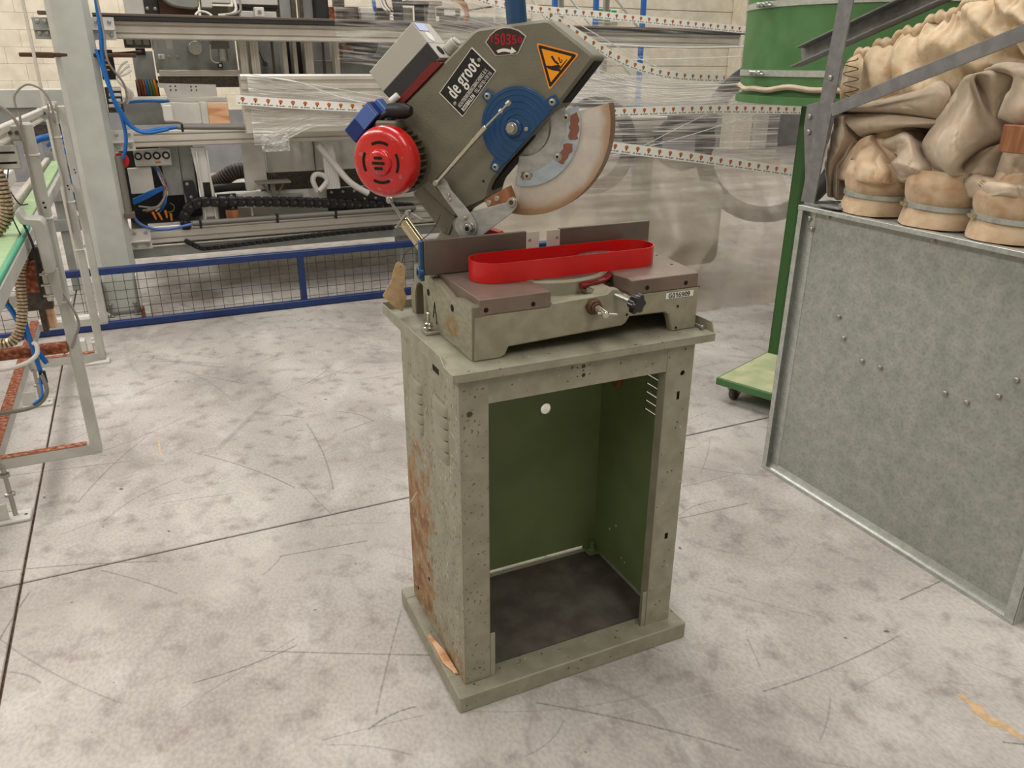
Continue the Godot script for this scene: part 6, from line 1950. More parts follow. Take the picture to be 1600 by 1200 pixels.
	part(t, "plate_foot", M.machine_white, 0.225, 0.585, 1.262, 1.29, -5.62, -5.575)
	part(t, "light_bar", M.white, -0.02, 0.23, 1.28, 1.30, -5.58, -5.55)
	cableof(t, M.cable_blue, 0.008, [Vector3(0.0, 1.268, -5.56), Vector3(0.12, 1.275, -5.55), Vector3(0.24, 1.27, -5.56)])
	for k in 7:
		cableof(t, [M.cable_brown, M.cable_brown, M.rust, M.cable_blue, M.cable_green, M.cable_green, M.cable_orange][k], 0.008, [Vector3(0.08 + k * 0.016, 1.39, -5.72), Vector3(0.085 + k * 0.016, 1.345, -5.69), Vector3(0.08 + k * 0.017, 1.27, -5.72)])
	part(t, "cable_shaft", M.black, 0.07, 0.2, 1.27, 1.39, -5.85, -5.76)
	# white hood with its pale wood piece
	m = mb()
	m.prism(poly([0.185, 1.26, 0.255, 1.268, 0.41, 1.262, 0.41, 1.14, 0.30, 1.14, 0.27, 1.155, 0.195, 1.155, 0.2, 1.2]), -5.54, -5.48, 0.004)
	var hd := obj("suction_hood", m, M.machine_white, t)
	part(hd, "hood_flange", M.machine_white, 0.41, 0.45, 1.138, 1.268, -5.55, -5.472)
	part(hd, "hood_cheek", M.white, 0.19, 0.245, 1.16, 1.255, -5.478, -5.46, 0.006)
	part(t, "wood_board", M.wood_pale, 0.45, 0.575, 1.135, 1.26, -5.54, -5.475)
	part(t, "lower_panel", M.machine_grey, -0.05, 0.3, 1.13, 1.268, -5.70, -5.66)
	# upright profiles
	for q in [[0.70, 0.745, 0.1], [0.765, 0.82, 0.06], [0.965, 0.995, 0.1], [1.035, 1.06, 0.06], [1.11, 1.165, 0.06], [1.30, 1.335, 0.12]]:
		var x0: float = q[0]; var x1: float = q[1]
		var v := mb()
		v.bx(x0, x1, 1.0, 1.64, -5.74, -5.64 + q[2] * 0.3, 0.004)
		v.bx(x0 + (x1 - x0) * 0.3, x0 + (x1 - x0) * 0.55, 1.0, 1.64, -5.64, -5.632 + q[2] * 0.3, 0.002)
		obj("upright_profile", v, M.aluminium, t)
	for x in [0.91, 1.24]:
		obj("threaded_rod", mb().cyl(Vector3(x, 1.1, -5.66), Vector3(x, 1.63, -5.66), 0.008, 10), M.steel_dark, t)
	part(t, "back_sheet", M.machine_grey, 0.72, 2.6, 1.12, 1.64, -5.88, -5.84)
	part(t, "dark_gap", M.black, 1.0, 1.12, 1.12, 1.63, -5.83, -5.78)
	var lv := mb()
	lv.bar(Vector3(0.84, 1.585, -5.82), Vector3(0.875, 1.49, -5.82), 0.006, 0.01)
	lv.cyl(Vector3(0.878, 1.485, -5.82), Vector3(0.878, 1.485, -5.805), 0.016, 16)
	obj("lever", lv, M.steel_dark, t)
	part(t, "lower_box", M.machine_grey, 1.17, 1.30, 1.42, 1.51, -5.75, -5.70)
	m = mb()
	m.cyl(Vector3(1.52, 1.63, -5.72), Vector3(1.52, 1.63, -5.69), 0.11, 40)
	obj("dark_disc", m, M.charcoal, t)
	part(t, "rack_bar", M.steel_dark, 1.35, 2.1, 1.515, 1.535, -5.74, -5.70)
	part(t, "rack_bar", M.rust, 1.35, 1.375, 1.51, 1.62, -5.72, -5.68)
	part(t, "pale_sheet", M.machine_grey, 1.36, 2.2, 1.40, 1.505, -5.76, -5.72)
	part(t, "small_wood_block", M.wood_red, 1.36, 1.43, 1.565, 1.605, -5.66, -5.60)
	# between second and third beam
	part(t, "hollow_shade_back", M.black, -0.1, 0.36, 0.43, 1.0, -5.98, -5.94)  # black sheet, its colour stands in for shade in the hollow
	part(t, "hollow_shade_tray", M.black, -0.1, 0.45, 0.44, 0.5, -5.94, -5.58)  # black tray added to keep the hollow dark
	part(t, "added_shade_body", M.machine_grey, 0.1, 3.6, 0.42, 0.56, -6.9, -5.99)  # unseen body, added to shade the floor beyond the fence
	part(t, "cabinet_side", M.machine_grey, 0.14, 0.245, 0.695, 1.02, -5.66, -5.60)
	part(t, "cabinet_post", M.machine_grey, 0.25, 0.33, 0.6, 1.02, -5.72, -5.62)
	part(t, "white_cover", M.machine_white, -0.062, 0.075, 0.725, 0.88, -5.60, -5.55)
	m = mb()
	m.bx(-0.012, 0.2, 0.89, 0.99, -5.60, -5.55, 0.004)
	var gpn := obj("gauge_panel", m, M.machine_white, t, "white panel with four round gauges")
	for x in [0.012, 0.066, 0.118, 0.172]:
		m = mb()
		m.lathe(PackedVector2Array([Vector2(0.013, 0.0), Vector2(0.0225, 0.0), Vector2(0.0225, 0.012), Vector2(0.019, 0.015), Vector2(0.0145, 0.013), Vector2(0.013, 0.006)]), 24, Transform3D(Basis(Vector3(1, 0, 0), PI / 2), Vector3(x, 0.952, -5.551)))
		var g := obj("gauge_ring", m, M.black, gpn)
		obj("gauge_face", mb().cyl(Vector3(x, 0.952, -5.552), Vector3(x, 0.952, -5.544), 0.0135, 18, 0.0005), M.lens, g)
	part(gpn, "maker_plate", M.cable_orange, 0.105, 0.135, 0.905, 0.916, -5.5505, -5.549, 0.0003)
	m = mb()
	m.prism(poly([0.32, 1.0, 0.402, 1.0, 0.43, 0.68, 0.43, 0.52, 0.415, 0.52, 0.412, 0.56, 0.357, 0.56, 0.35, 0.52, 0.335, 0.52, 0.345, 0.68]), -5.53, -5.50, 0.004)
	m.bx(0.345, 0.352, 0.55, 0.98, -5.50, -5.47, 0.002)
	m.bx(0.408, 0.415, 0.55, 0.98, -5.50, -5.47, 0.002)
	var wb := obj("white_arm", m, M.white, t, "tall white steel arm")
	part(wb, "arm_slot", M.black, 0.362, 0.405, 0.675, 0.78, -5.5005, -5.498, 0.0005)
	m = mb()
	m.prism(rounded(poly([0.25, 0.785, 0.312, 0.785, 0.338, 0.64, 0.26, 0.6]), 0.01), -5.60, -5.58, 0.002)
	var dp := obj("dark_plate", m, M.charcoal, t)
	stamp("bolt", bolt, M.bolt, dp, [Vector3(0.272, 0.765, -5.58), Vector3(0.285, 0.68, -5.58)])
	# loose wiring
	var rng := RandomNumberGenerator.new()
	rng.seed = 9
	var wm := [M.cable_blue, M.cable_blue, M.cable_grey, M.cable_white, M.cable_brown, M.cable_brown, M.cable_orange, M.cable_grey, M.cable_blue, M.cable_white, M.cable_brown, M.cable_grey]
	for k in 12:
		var e := rng.randf()
		cableof(t, wm[k], 0.0055, [Vector3(0.08 + rng.randf() * 0.03, 0.9, -5.62), Vector3(0.12 + rng.randf() * 0.02, 0.80, -5.58), Vector3(0.125 + rng.randf() * 0.02, 0.74 - e * 0.02, -5.56), Vector3(0.07 + e * 0.06, 0.64 + e * 0.02, -5.55 + rng.randf() * 0.04), Vector3(-0.04 + e * 0.14, 0.6 + rng.randf() * 0.05, -5.58)], "loose_wire")
	for k in 3:
		cableof(t, M.cable_blue, 0.008, [Vector3(0.125, 0.745 + k * 0.006, -5.56), Vector3(0.05, 0.71 + k * 0.012, -5.55), Vector3(-0.06, 0.665 + k * 0.012, -5.55)])
	for q in [[0.115, 0.585, 0.1], [0.145, 0.565, 0.0], [0.07, 0.575, 0.4], [0.04, 0.58, 0.3]]:
		m = mb()
		m.cyl(Vector3(q[0], q[1] + 0.03, -5.53), Vector3(q[0] + q[2] * 0.05, q[1] - 0.02, -5.53), 0.009, 10, 0.003, 0.006)
		obj("wire_end", m, M.cable_orange, t)
	cableof(t, M.cable_green, 0.003, [Vector3(0.15, 0.66, -5.52), Vector3(0.172, 0.64, -5.52), Vector3(0.16, 0.61, -5.52), Vector3(0.12, 0.6, -5.53)], "loose_wire")
	# hoses and conduits on the column
	m = mb()
	m.tube(curve([Vector3(-0.065, 1.81, -5.285), Vector3(-0.07, 1.66, -5.285), Vector3(-0.085, 1.50, -5.285), Vector3(-0.075, 1.36, -5.28), Vector3(-0.05, 1.24, -5.28), Vector3(0.0, 1.15, -5.28), Vector3(0.06, 1.118, -5.28), Vector3(0.16, 1.128, -5.29), Vector3(0.25, 1.135, -5.30)], 8), 0.012, 10)
	m.tube(curve([Vector3(-0.11, 1.56, -5.29), Vector3(-0.08, 1.37, -5.27), Vector3(-0.04, 1.24, -5.265), Vector3(0.01, 1.14, -5.265), Vector3(0.08, 1.11, -5.265), Vector3(0.2, 1.125, -5.28)], 8), 0.009, 10)
	obj("blue_hose", m, M.cable_blue, t, "bright blue hose bundle")
	cableof(t, M.cable_blue, 0.01, [Vector3(-0.045, 1.25, -5.28), Vector3(-0.035, 1.12, -5.285), Vector3(-0.045, 1.04, -5.285), Vector3(-0.07, 0.97, -5.30)], "blue_hose")
	cableof(t, M.cable_grey, 0.006, [Vector3(-0.06, 1.81, -5.275), Vector3(-0.055, 1.65, -5.275), Vector3(-0.06, 1.5, -5.275), Vector3(0.0, 1.38, -5.32), Vector3(0.0, 1.29, -5.34), Vector3(-0.05, 1.27, -5.33)])
	for k in 3:
		cableof(t, M.cable_white, 0.006, [Vector3(0.04 + k * 0.006, 1.50 - k * 0.025, -5.38), Vector3(0.0 + k * 0.01, 1.47 - k * 0.02, -5.36), Vector3(-0.03, 1.40, -5.35), Vector3(0.02 + k * 0.01, 1.33, -5.35), Vector3(0.0, 1.27, -5.38)])
	var tb := part(t, "terminal_box", M.black, -0.105, -0.03, 1.40, 1.56, -5.44, -5.38)
	for k in 3:
		part(tb, "terminal_mark", M.yellow, -0.08, -0.06, 1.50 - k * 0.026, 1.51 - k * 0.026, -5.381, -5.378, 0.0005)
	part(t, "terminal_rail", M.steel_dark, -0.105, -0.02, 1.22, 1.36, -5.44, -5.37)
	for k in 4:
		part(t, "relay", M.machine_white, -0.1 + k * 0.006, -0.035 + k * 0.006, 1.25 + k * 0.03, 1.268 + k * 0.03, -5.37, -5.345)
	m = mb()
	m.bar(Vector3(-0.49, 1.53, -5.29), Vector3(0.09, 1.53, -5.34), 0.02, 0.022, 0.004)
	m.bar(Vector3(-0.42, 1.53, -5.285), Vector3(-0.32, 1.528, -5.292), 0.026, 0.03, 0.006)
	obj("rusty_lever", m, M.brown_steel, t)
	m = mb()
	m.cyl(Vector3(0.25, 1.135, -5.30), Vector3(0.64, 1.124, -5.30), 0.0145, 16)
	obj("conduit", m, M.conduit_grey, t)
	part(t, "pipe_clip", M.black, 0.272, 0.284, 1.108, 1.155, -5.32, -5.282, 0.002)
	m = mb()
	m.cyl(Vector3(-0.095, 0.98, -5.33), Vector3(-0.095, 0.645, -5.33), 0.021, 18)
	obj("conduit", m, M.conduit_grey, t)
	obj("emergency_disc", mb().cyl(Vector3(-0.085, 0.95, -5.37), Vector3(-0.085, 0.95, -5.352), 0.045, 24), M.red, t)
	part(t, "conduit_base", M.rail_brown, -0.12, -0.06, 0.615, 0.65, -5.37, -5.30)
	cableof(t, M.lid_blue, 0.009, [Vector3(-0.075, 0.64, -5.34), Vector3(-0.05, 0.58, -5.35), Vector3(0.02, 0.535, -5.36), Vector3(0.12, 0.522, -5.38), Vector3(0.27, 0.541, -5.40)], "blue_hose")
	m = mb()
	m.cyl(Vector3(0.26, 0.541, -5.40), Vector3(1.75, 0.541, -5.40), 0.018, 16)
	obj("conduit", m, M.conduit_grey, t)
	for x in [0.30, 0.78, 1.17]:
		part(t, "pipe_clip", M.black, x, x + 0.014, 0.51, 0.566, -5.424, -5.376, 0.002)
	# white bed, doors and rail
	part(t, "grey_post", M.machine_white, 0.64, 0.78, 0.70, 1.02, -5.66, -5.60)
	for q in [[0.80, 1.125], [1.135, 1.6], [1.61, 2.1]]:
		part(t, "cabinet_door", M.machine_white, q[0], q[1], 0.795, 1.0, -5.74, -5.70)
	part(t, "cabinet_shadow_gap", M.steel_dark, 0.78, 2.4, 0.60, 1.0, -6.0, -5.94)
	part(t, "bed_rail", M.machine_white, 0.45, 2.3, 0.595, 0.69, -5.60, -5.55)
	part(t, "bed_foot", M.machine_white, 0.50, 2.3, 0.535, 0.60, -5.64, -5.60)
	m = mb()
	m.bx(1.16, 1.62, 0.52, 0.69, -5.548, -5.53, 0.002)
	var bp := obj("bolt_plate", m, M.charcoal, t)
	part(t, "bolt_plate", M.charcoal, 0.44, 0.56, 0.52, 0.695, -5.548, -5.53, 0.002)
	stamp("bolt", bolt, M.bolt, bp, [Vector3(1.19, 0.665, -5.53), Vector3(1.27, 0.665, -5.53), Vector3(1.35, 0.665, -5.53), Vector3(1.42, 0.665, -5.53), Vector3(1.27, 0.60, -5.53), Vector3(1.35, 0.60, -5.53), Vector3(1.42, 0.605, -5.53), Vector3(1.5, 0.605, -5.53), Vector3(1.58, 0.605, -5.53), Vector3(0.53, 0.68, -5.53), Vector3(0.53, 0.60, -5.53)])
	part(t, "rail_handle", M.machine_grey, 0.82, 0.99, 0.645, 0.672, -5.55, -5.51, 0.006)
	part(t, "tee_block", M.white, 0.60, 0.70, 0.60, 0.612, -5.55, -5.52)
	part(t, "tee_stem", M.white, 0.64, 0.655, 0.54, 0.60, -5.55, -5.52)
	m = mb()
	m.bx(0.69, 0.91, 0.755, 0.768, -5.56, -5.44, 0.002)
	m.bx(0.78, 0.81, 0.69, 0.755, -5.52, -5.48, 0.002)
	m.bar(Vector3(0.73, 0.755, -5.5), Vector3(0.77, 0.69, -5.5), 0.02, 0.012)
	m.bar(Vector3(0.87, 0.755, -5.5), Vector3(0.83, 0.69, -5.5), 0.02, 0.012)
	obj("small_shelf", m, M.pale_dark, t)
	# ribbed suction hose
	m = mb()
	var hp := curve([Vector3(0.42, 0.70, -5.9), Vector3(0.50, 0.74, -5.85), Vector3(0.60, 0.80, -5.82), Vector3(0.72, 0.79, -5.85), Vector3(0.85, 0.72, -5.9)], 14)
	m.tube(hp, 0.05, 16)
	var hs := obj("suction_hose", m, M.hose, t)
	m = mb()
	m.tube(curve([Vector3(0.40, 0.695, -5.78), Vector3(0.55, 0.705, -5.76), Vector3(0.72, 0.70, -5.78)], 8), 0.028, 12)
	obj("suction_hose", m, M.hose, t)
	for k in range(2, hp.size() - 2, 2):
		m = mb()
		var d := (hp[k + 1] - hp[k - 1]).normalized()
		var ring := PackedVector3Array()
		var fr3 := MB.frame(d)
		for i in 20: ring.append(hp[k] + (fr3.x * cos(TAU * i / 20.0) + fr3.z * sin(TAU * i / 20.0)) * 0.051)
		m.tube(ring, 0.005, 6, true)
		obj("hose_rib", m, M.rail_brown, hs)
	# white plastic sacks tied under the second beam
	cableof(t, M.cable_white, 0.022, [Vector3(1.11, 0.99, -5.46), Vector3(1.20, 0.87, -5.44), Vector3(1.30, 0.74, -5.42), Vector3(1.42, 0.66, -5.42)], "white_sleeve")
	for k in 5:
		cableof(t, M.cable_white, 0.014, [Vector3(1.155 + k * 0.012, 0.99, -5.48), Vector3(1.15 + k * 0.016, 0.87, -5.46), Vector3(1.155 + k * 0.019, 0.70, -5.47)], "white_sleeve")
	cableof(t, M.cable_white, 0.018, [Vector3(1.08, 0.69, -5.46), Vector3(1.055, 0.76, -5.45), Vector3(1.075, 0.80, -5.45), Vector3(1.13, 0.79, -5.46), Vector3(1.15, 0.75, -5.46), Vector3(1.09, 0.69, -5.45)], "white_sleeve")
	# base beam near the floor
	part(t, "base_beam", M.machine_grey, -0.11, 3.6, 0.335, 0.40, -5.60, -5.46)
	part(t, "base_strip", M.aluminium, -0.11, 3.6, 0.40, 0.412, -5.62, -5.45)
	for x in [1.65, 3.4]:
		part(t, "leg", M.machine_grey, x, x + 0.12, 0.0, 0.42, -5.62, -5.50)
	# the two energy chains
	var c1 := thing("energy_chain", "black plastic energy chain curling over the machine's bed, holed links in a long run", "cable chain", Vector3(0.3, 0.5, -5.44), "black energy chains of the long machine")
	chain(c1, [Vector3(0.222, 0.53, -5.46), Vector3(0.225, 0.585, -5.46), Vector3(0.27, 0.643, -5.46), Vector3(0.34, 0.663, -5.46), Vector3(0.44, 0.66, -5.46), Vector3(0.75, 0.64, -5.46), Vector3(1.1, 0.61, -5.46), Vector3(1.45, 0.57, -5.46), Vector3(1.75, 0.535, -5.46)], 0.055, 0.062, 0.055)
	var c2 := thing("energy_chain", "lower black energy chain lying edge-up under the lowest aluminium beam", "cable chain", Vector3(0.3, 0.38, -5.42), "black energy chains of the long machine")
	chain(c2, [Vector3(0.22, 0.425, -5.40), Vector3(0.28, 0.388, -5.40), Vector3(0.34, 0.379, -5.40), Vector3(0.6, 0.388, -5.40), Vector3(0.95, 0.402, -5.40), Vector3(1.3, 0.412, -5.40), Vector3(1.6, 0.416, -5.40)], 0.03, 0.03, 0.045)
	var wk := mb()
	wk.bx(0.475, 0.555, 0.532, 0.60, -5.52, -5.44, 0.003)
	tag(obj("wood_block", wk, M.wood_red), "reddish brown wood block under the curled black energy chain, on the machine's bed", "wood block")
	# machine part far left behind the column, and its thin upright
	var lf := thing("wall_machine", "light grey beam with dark underside crossing behind the column at the far left", "machine", Vector3(-1.6, 0, -6.2))
	part(lf, "beam", M.column_grey, -3.2, -0.2, 1.22, 1.33, -6.3, -6.1, 0.004)
	part(lf, "lower_beam", M.machine_grey, -3.2, -0.2, 1.13, 1.22, -6.3, -6.12, 0.004)
	part(lf, "dark_channel", M.steel_dark, -3.2, -0.2, 1.02, 1.11, -6.3, -6.14, 0.003)
	part(lf, "leg", M.machine_grey, -3.1, -3.0, 0, 1.2, -6.3, -6.15)
	part(lf, "leg", M.machine_grey, -0.55, -0.45, 0, 1.2, -6.3, -6.15)
	part(lf, "cross_rail", M.machine_grey, -0.6, -0.2, 0.62, 0.7, -6.28, -6.13)
	part(lf, "cross_rail", M.machine_grey, -0.6, -0.2, 0.42, 0.5, -6.28, -6.13)
	for k in 8:
		cableof(lf, [M.cable_blue, M.cable_blue, M.cable_grey, M.cable_brown, M.cable_blue, M.cable_white, M.cable_blue, M.cable_grey][k], 0.012, [Vector3(-0.5 + k * 0.02, 1.0 - k * 0.03, -5.95), Vector3(-0.42, 1.04 - k * 0.05, -5.85), Vector3(-0.36, 0.95 - k * 0.06, -5.85), Vector3(-0.38 + 0.01 * k, 0.8 - k * 0.06, -5.9)], "loose_wire")
	cableof(lf, M.cable_blue, 0.02, [Vector3(-0.62, 0.98, -5.9), Vector3(-0.55, 1.04, -5.88), Vector3(-0.45, 1.06, -5.88), Vector3(-0.38, 1.04, -5.9)], "blue_hose")
	var st := mb()
	st.bx(-0.42, -0.404, 1.2, 2.4, -5.22, -5.195, 0.002)
	st.bx(-0.42, -0.404, 0.0, 1.2, -5.22, -5.195, 0.002)
	tag(obj("thin_upright", st, M.aluminium), "slim drilled metal strip standing upright left of the thick grey column", "post")

# ---------------------------------------------------------------- conveyor frame at the left
func conveyor() -> void:
	var t := thing("conveyor_frame", "worn light grey tube frame of a conveyor with rusty lower bars, at the left edge", "conveyor", Vector3(-0.5, 0, -3.5))
	# three tall uprights with clips and a hose each
	for q in [[-2.9, 0.20, 1.325, 0.036], [-3.95, 0.20, 1.305, 0.034], [-4.55, 0.2, 1.30, 0.036]]:
		var z: float = q[0]
		var u := obj("upright", mb().bx(-0.31, -0.31 + q[3], q[1], q[2], z - 0.03, z + 0.01, 0.006), M.tube_grey, t)
		stamp("hole", mb().cyl(Vector3(0, 0, 0), Vector3(0, 0, 0.0006), 0.0038, 10, 0.0001), M.hole, u, [Vector3(-0.288, 1.085 if z > -3 else 1.0, z + 0.0101), Vector3(-0.286, 1.07 if z > -3 else 0.985, z + 0.0101)])
		if z > -4.2:
			var hs: Array = []
			for y in [q[2] + 0.03, q[2] - 0.06, 1.12, 1.04, 0.95, 0.8]: hs.append(Vector3(-0.303 + 0.004 * sin(y * 20.0), y, z + 0.016))
			cableof(u, M.cable_grey, 0.0035, hs, "hose")
			for y in ([1.23, 1.035, 0.76] if z > -3 else [1.2, 0.93, 0.72]):
				var c := mb()
				c.bx(-0.3125, -0.31 + q[3] + 0.0025, y - 0.003, y + 0.003, z - 0.031, z + 0.0125, 0.001)
				obj("clip", c, M.cable_white, u)
		# foot bar and its stem
		obj("foot_bar", mb().bx(-0.62, -0.276, 0.193, 0.235, z - 0.026, z + 0.006, 0.004), M.tube_grey, t)
		if z > -4.2:
			var ru := mb()
			ru.bx(-0.60, -0.32, 0.2351, 0.2365, z - 0.026, z + 0.006, 0.0004)
			obj("rust_patch", ru, M.rust, t)
	# arched hoses out of the uprights
	cableof(t, M.cable_grey, 0.0045, [Vector3(-0.306, 1.27, -2.885), Vector3(-0.312, 1.33, -2.88), Vector3(-0.345, 1.375, -2.88), Vector3(-0.40, 1.40, -2.88), Vector3(-0.47, 1.39, -2.9)], "hose")
	cableof(t, M.cable_grey, 0.0045, [Vector3(-0.285, 1.26, -3.935), Vector3(-0.288, 1.34, -3.93), Vector3(-0.31, 1.39, -3.93), Vector3(-0.36, 1.41, -3.93), Vector3(-0.41, 1.37, -3.93), Vector3(-0.415, 1.32, -3.93)], "hose")
	# light rail along the top
	var m := mb()
	m.bar(Vector3(-0.345, 1.315, -2.7), Vector3(-0.325, 1.298, -4.6), 0.022, 0.022, 0.003)
	m.bar(Vector3(-0.345, 1.282, -2.7), Vector3(-0.325, 1.268, -4.6), 0.016, 0.012, 0.003)
	obj("top_rail", m, M.aluminium, t)
	for z in [-2.9, -3.95, -4.55]:
		var b := part(t, "rail_bracket", M.tube_grey, -0.345, -0.305, 1.275, 1.318, z - 0.02, z + 0.006)
		stamp("bolt", mb().hexa(Vector3.ZERO, Vector3(0, 0, 0.006), 0.006), M.steel_dark, b, [Vector3(-0.335, 1.297, z + 0.006), Vector3(-0.318, 1.297, z + 0.006)])
	var sp := part(t, "slotted_plate", M.tube_grey, -0.47, -0.325, 1.19, 1.262, -2.9, -2.89)
	stamp("plate_slot", mb().bx(-0.025, 0.025, -0.003, 0.003, 0, 0.0008, 0.0002), M.hole, sp, [Vector3(-0.36, 1.24, -2.89), Vector3(-0.36, 1.21, -2.89)])
	part(t, "side_plate", M.tube_grey, -0.47, -0.335, 1.255, 1.318, -2.915, -2.905)
	part(t, "red_tab", M.dark_red, -0.44, -0.385, 1.17, 1.186, -2.9, -2.88)
	# belt bed that runs back, green along its edge
	m = mb()
	m.bar(Vector3(-0.40, 0.963, -2.05), Vector3(-0.40, 0.963, -5.0), 0.1, 0.05, 0.004)
	obj("bed_beam", m, M.tube_grey, t)
	m = mb()
	m.bar(Vector3(-0.392, 0.995, -2.05), Vector3(-0.392, 0.995, -5.0), 0.055, 0.012, 0.003)
	obj("belt", m, M.belt_green, t)
	m = mb()
	m.bar(Vector3(-0.3575, 0.995, -2.05), Vector3(-0.3575, 0.995, -3.0), 0.013, 0.014, 0.003)
	obj("teal_belt_edge", m, M.teal, t)
	m = mb()
	m.bar(Vector3(-0.437, 1.003, -2.05), Vector3(-0.437, 1.003, -5.0), 0.024, 0.03, 0.003)
	obj("guide_rail", m, M.pale, t)
	part(t, "white_box", M.white, -0.49, -0.42, 1.08, 1.13, -3.5, -3.25, 0.004)
	m = mb()
	m.prism(rounded(poly([-0.362, 1.072, -0.35, 1.085, -0.338, 1.055, -0.296, 1.05, -0.288, 1.035, -0.288, 0.885, -0.318, 0.88, -0.322, 1.03, -0.34, 1.035, -0.352, 1.04]), 0.008), -2.87, -2.79, 0.003)
	obj("cover", m, M.tube_grey, t, "light grey bent cover")
	m = mb()
	m.prism(poly([-0.318, 0.885, -0.284, 0.885, -0.286, 0.79, -0.30, 0.755, -0.312, 0.80]), -2.85, -2.84, 0.001)
	obj("cover_lip", m, M.tube_grey, t)
	# rusty drive behind the cover
	part(t, "drive_plate", M.steel_dark, -0.42, -0.33, 0.73, 0.94, -2.98, -2.93)
	part(t, "drive_block", M.rust, -0.40, -0.35, 0.80, 0.9, -2.93, -2.89)
	for k in 3:
		m = mb()
		m.cyl(Vector3(-0.345, 0.865 - k * 0.035, -2.86), Vector3(-0.295, 0.865 - k * 0.035, -2.86), 0.0045, 10)
		obj("drive_rod", m, M.chrome, t)
	part(t, "drive_bracket", M.machine_white, -0.335, -0.318, 0.775, 0.87, -2.89, -2.86)
	part(t, "worn_bracket", M.tube_grey, -0.475, -0.435, 0.83, 0.937, -2.86, -2.83, 0.006)
	part(t, "worn_bracket", M.rust, -0.455, -0.435, 0.79, 0.86, -2.84, -2.82, 0.006)
	part(t, "lower_rail", M.tube_grey, -0.75, -0.36, 0.69, 0.735, -3.2, -3.15)
	part(t, "frayed_block", M.wood_pale, -0.362, -0.335, 0.655, 0.745, -3.0, -2.96, 0.006)
	part(t, "block_side", M.steel_dark, -0.378, -0.362, 0.645, 0.735, -3.0, -2.95)
	# long rusty bars and the levelling foot
	m = mb()
	m.bar(Vector3(-0.615, 0.215, -2.86), Vector3(-0.615, 0.215, -4.6), 0.045, 0.045, 0.003)
	var lb := obj("long_bar", m, M.tube_grey, t)
	m = mb()
	m.bar(Vector3(-0.615, 0.2385, -2.87), Vector3(-0.615, 0.2385, -4.6), 0.04, 0.0015, 0.0004)
	obj("rusty_top", m, M.rust, lb)
	obj("cross_bar", mb().bx(-0.75, -0.31, 0.585, 0.62, -2.92, -2.885, 0.004), M.rust, t)
	for z in [-2.9, -4.0]:
		m = mb()
		m.cyl(Vector3(-0.585, 0.012, z), Vector3(-0.585, 0.2, z), 0.008, 12)
		m.hexa(Vector3(-0.585, 0.09, z), Vector3(-0.585, 0.102, z), 0.018)
		m.hexa(Vector3(-0.585, 0.165, z), Vector3(-0.585, 0.178, z), 0.016)
		var fo := obj("levelling_screw", m, M.bolt, t)
		m = mb()
		m.bx(-0.66, -0.535, 0.0, 0.012, z - 0.03, z + 0.045, 0.003)
		m.bx(-0.66, -0.60, 0.012, 0.075, z + 0.02, z + 0.026, 0.002)
		var pl := obj("foot_plate", m, M.machine_white, fo)
		obj("hole", mb().cyl(Vector3(-0.552, 0.0122, z + 0.01), Vector3(-0.552, 0.0128, z + 0.01), 0.006, 12, 0.0001), M.steel_dark, pl)
	# a further foot of the conveyor by the fence
	m = mb()
	m.bx(-0.60, -0.30, 0.2, 0.24, -4.62, -4.57, 0.003)
	m.cyl(Vector3(-0.36, 0.01, -4.5), Vector3(-0.36, 0.14, -4.5), 0.009, 12)
	m.bx(-0.44, -0.30, 0.0, 0.012, -4.53, -4.46, 0.002)
	m.bx(-0.43, -0.395, 0.012, 0.14, -4.53, -4.47, 0.003)
	m.hexa(Vector3(-0.36, 0.11, -4.5), Vector3(-0.36, 0.122, -4.5), 0.018)
	obj("rear_foot", m, M.machine_white, t)
	# hanging cables
	cableof(t, M.black, 0.004, [Vector3(-0.352, 1.06, -2.82), Vector3(-0.335, 1.0, -2.79), Vector3(-0.33, 0.95, -2.785), Vector3(-0.337, 0.87, -2.79), Vector3(-0.34, 0.80, -2.8)])
	cableof(t, M.cable_blue, 0.0085, [Vector3(-0.47, 0.82, -2.87), Vector3(-0.44, 0.76, -2.86), Vector3(-0.415, 0.68, -2.84), Vector3(-0.385, 0.60, -2.84), Vector3(-0.375, 0.575, -2.84)], "blue_hose")
	cableof(t, M.cable_blue, 0.0075, [Vector3(-0.41, 0.77, -2.83), Vector3(-0.405, 0.70, -2.82), Vector3(-0.40, 0.62, -2.82), Vector3(-0.395, 0.55, -2.82)], "blue_hose")
	cableof(t, M.cable_white, 0.007, [Vector3(-0.40, 0.655, -2.82), Vector3(-0.388, 0.65, -2.81), Vector3(-0.392, 0.62, -2.8), Vector3(-0.43, 0.595, -2.8), Vector3(-0.50, 0.585, -2.8), Vector3(-0.6, 0.60, -2.82)], "white_hose")
	cableof(t, M.conduit_grey, 0.007, [Vector3(-0.392, 0.55, -2.8), Vector3(-0.385, 0.50, -2.78), Vector3(-0.41, 0.465, -2.77), Vector3(-0.46, 0.45, -2.77), Vector3(-0.55, 0.45, -2.77)])
	cableof(t, M.cable_blue, 0.004, [Vector3(-0.40, 0.54, -2.8), Vector3(-0.40, 0.49, -2.77), Vector3(-0.43, 0.465, -2.765)])
	for x in [-0.40, -0.388]:
		part(t, "connector", M.black, x, x + 0.008, 0.515, 0.56, -2.815, -2.80)
	cableof(t, M.cable_grey, 0.004, [Vector3(-0.293, 0.81, -2.88), Vector3(-0.275, 0.765, -2.86), Vector3(-0.262, 0.72, -2.86), Vector3(-0.262, 0.68, -2.87), Vector3(-0.278, 0.645, -2.88), Vector3(-0.30, 0.60, -2.89)], "hose")
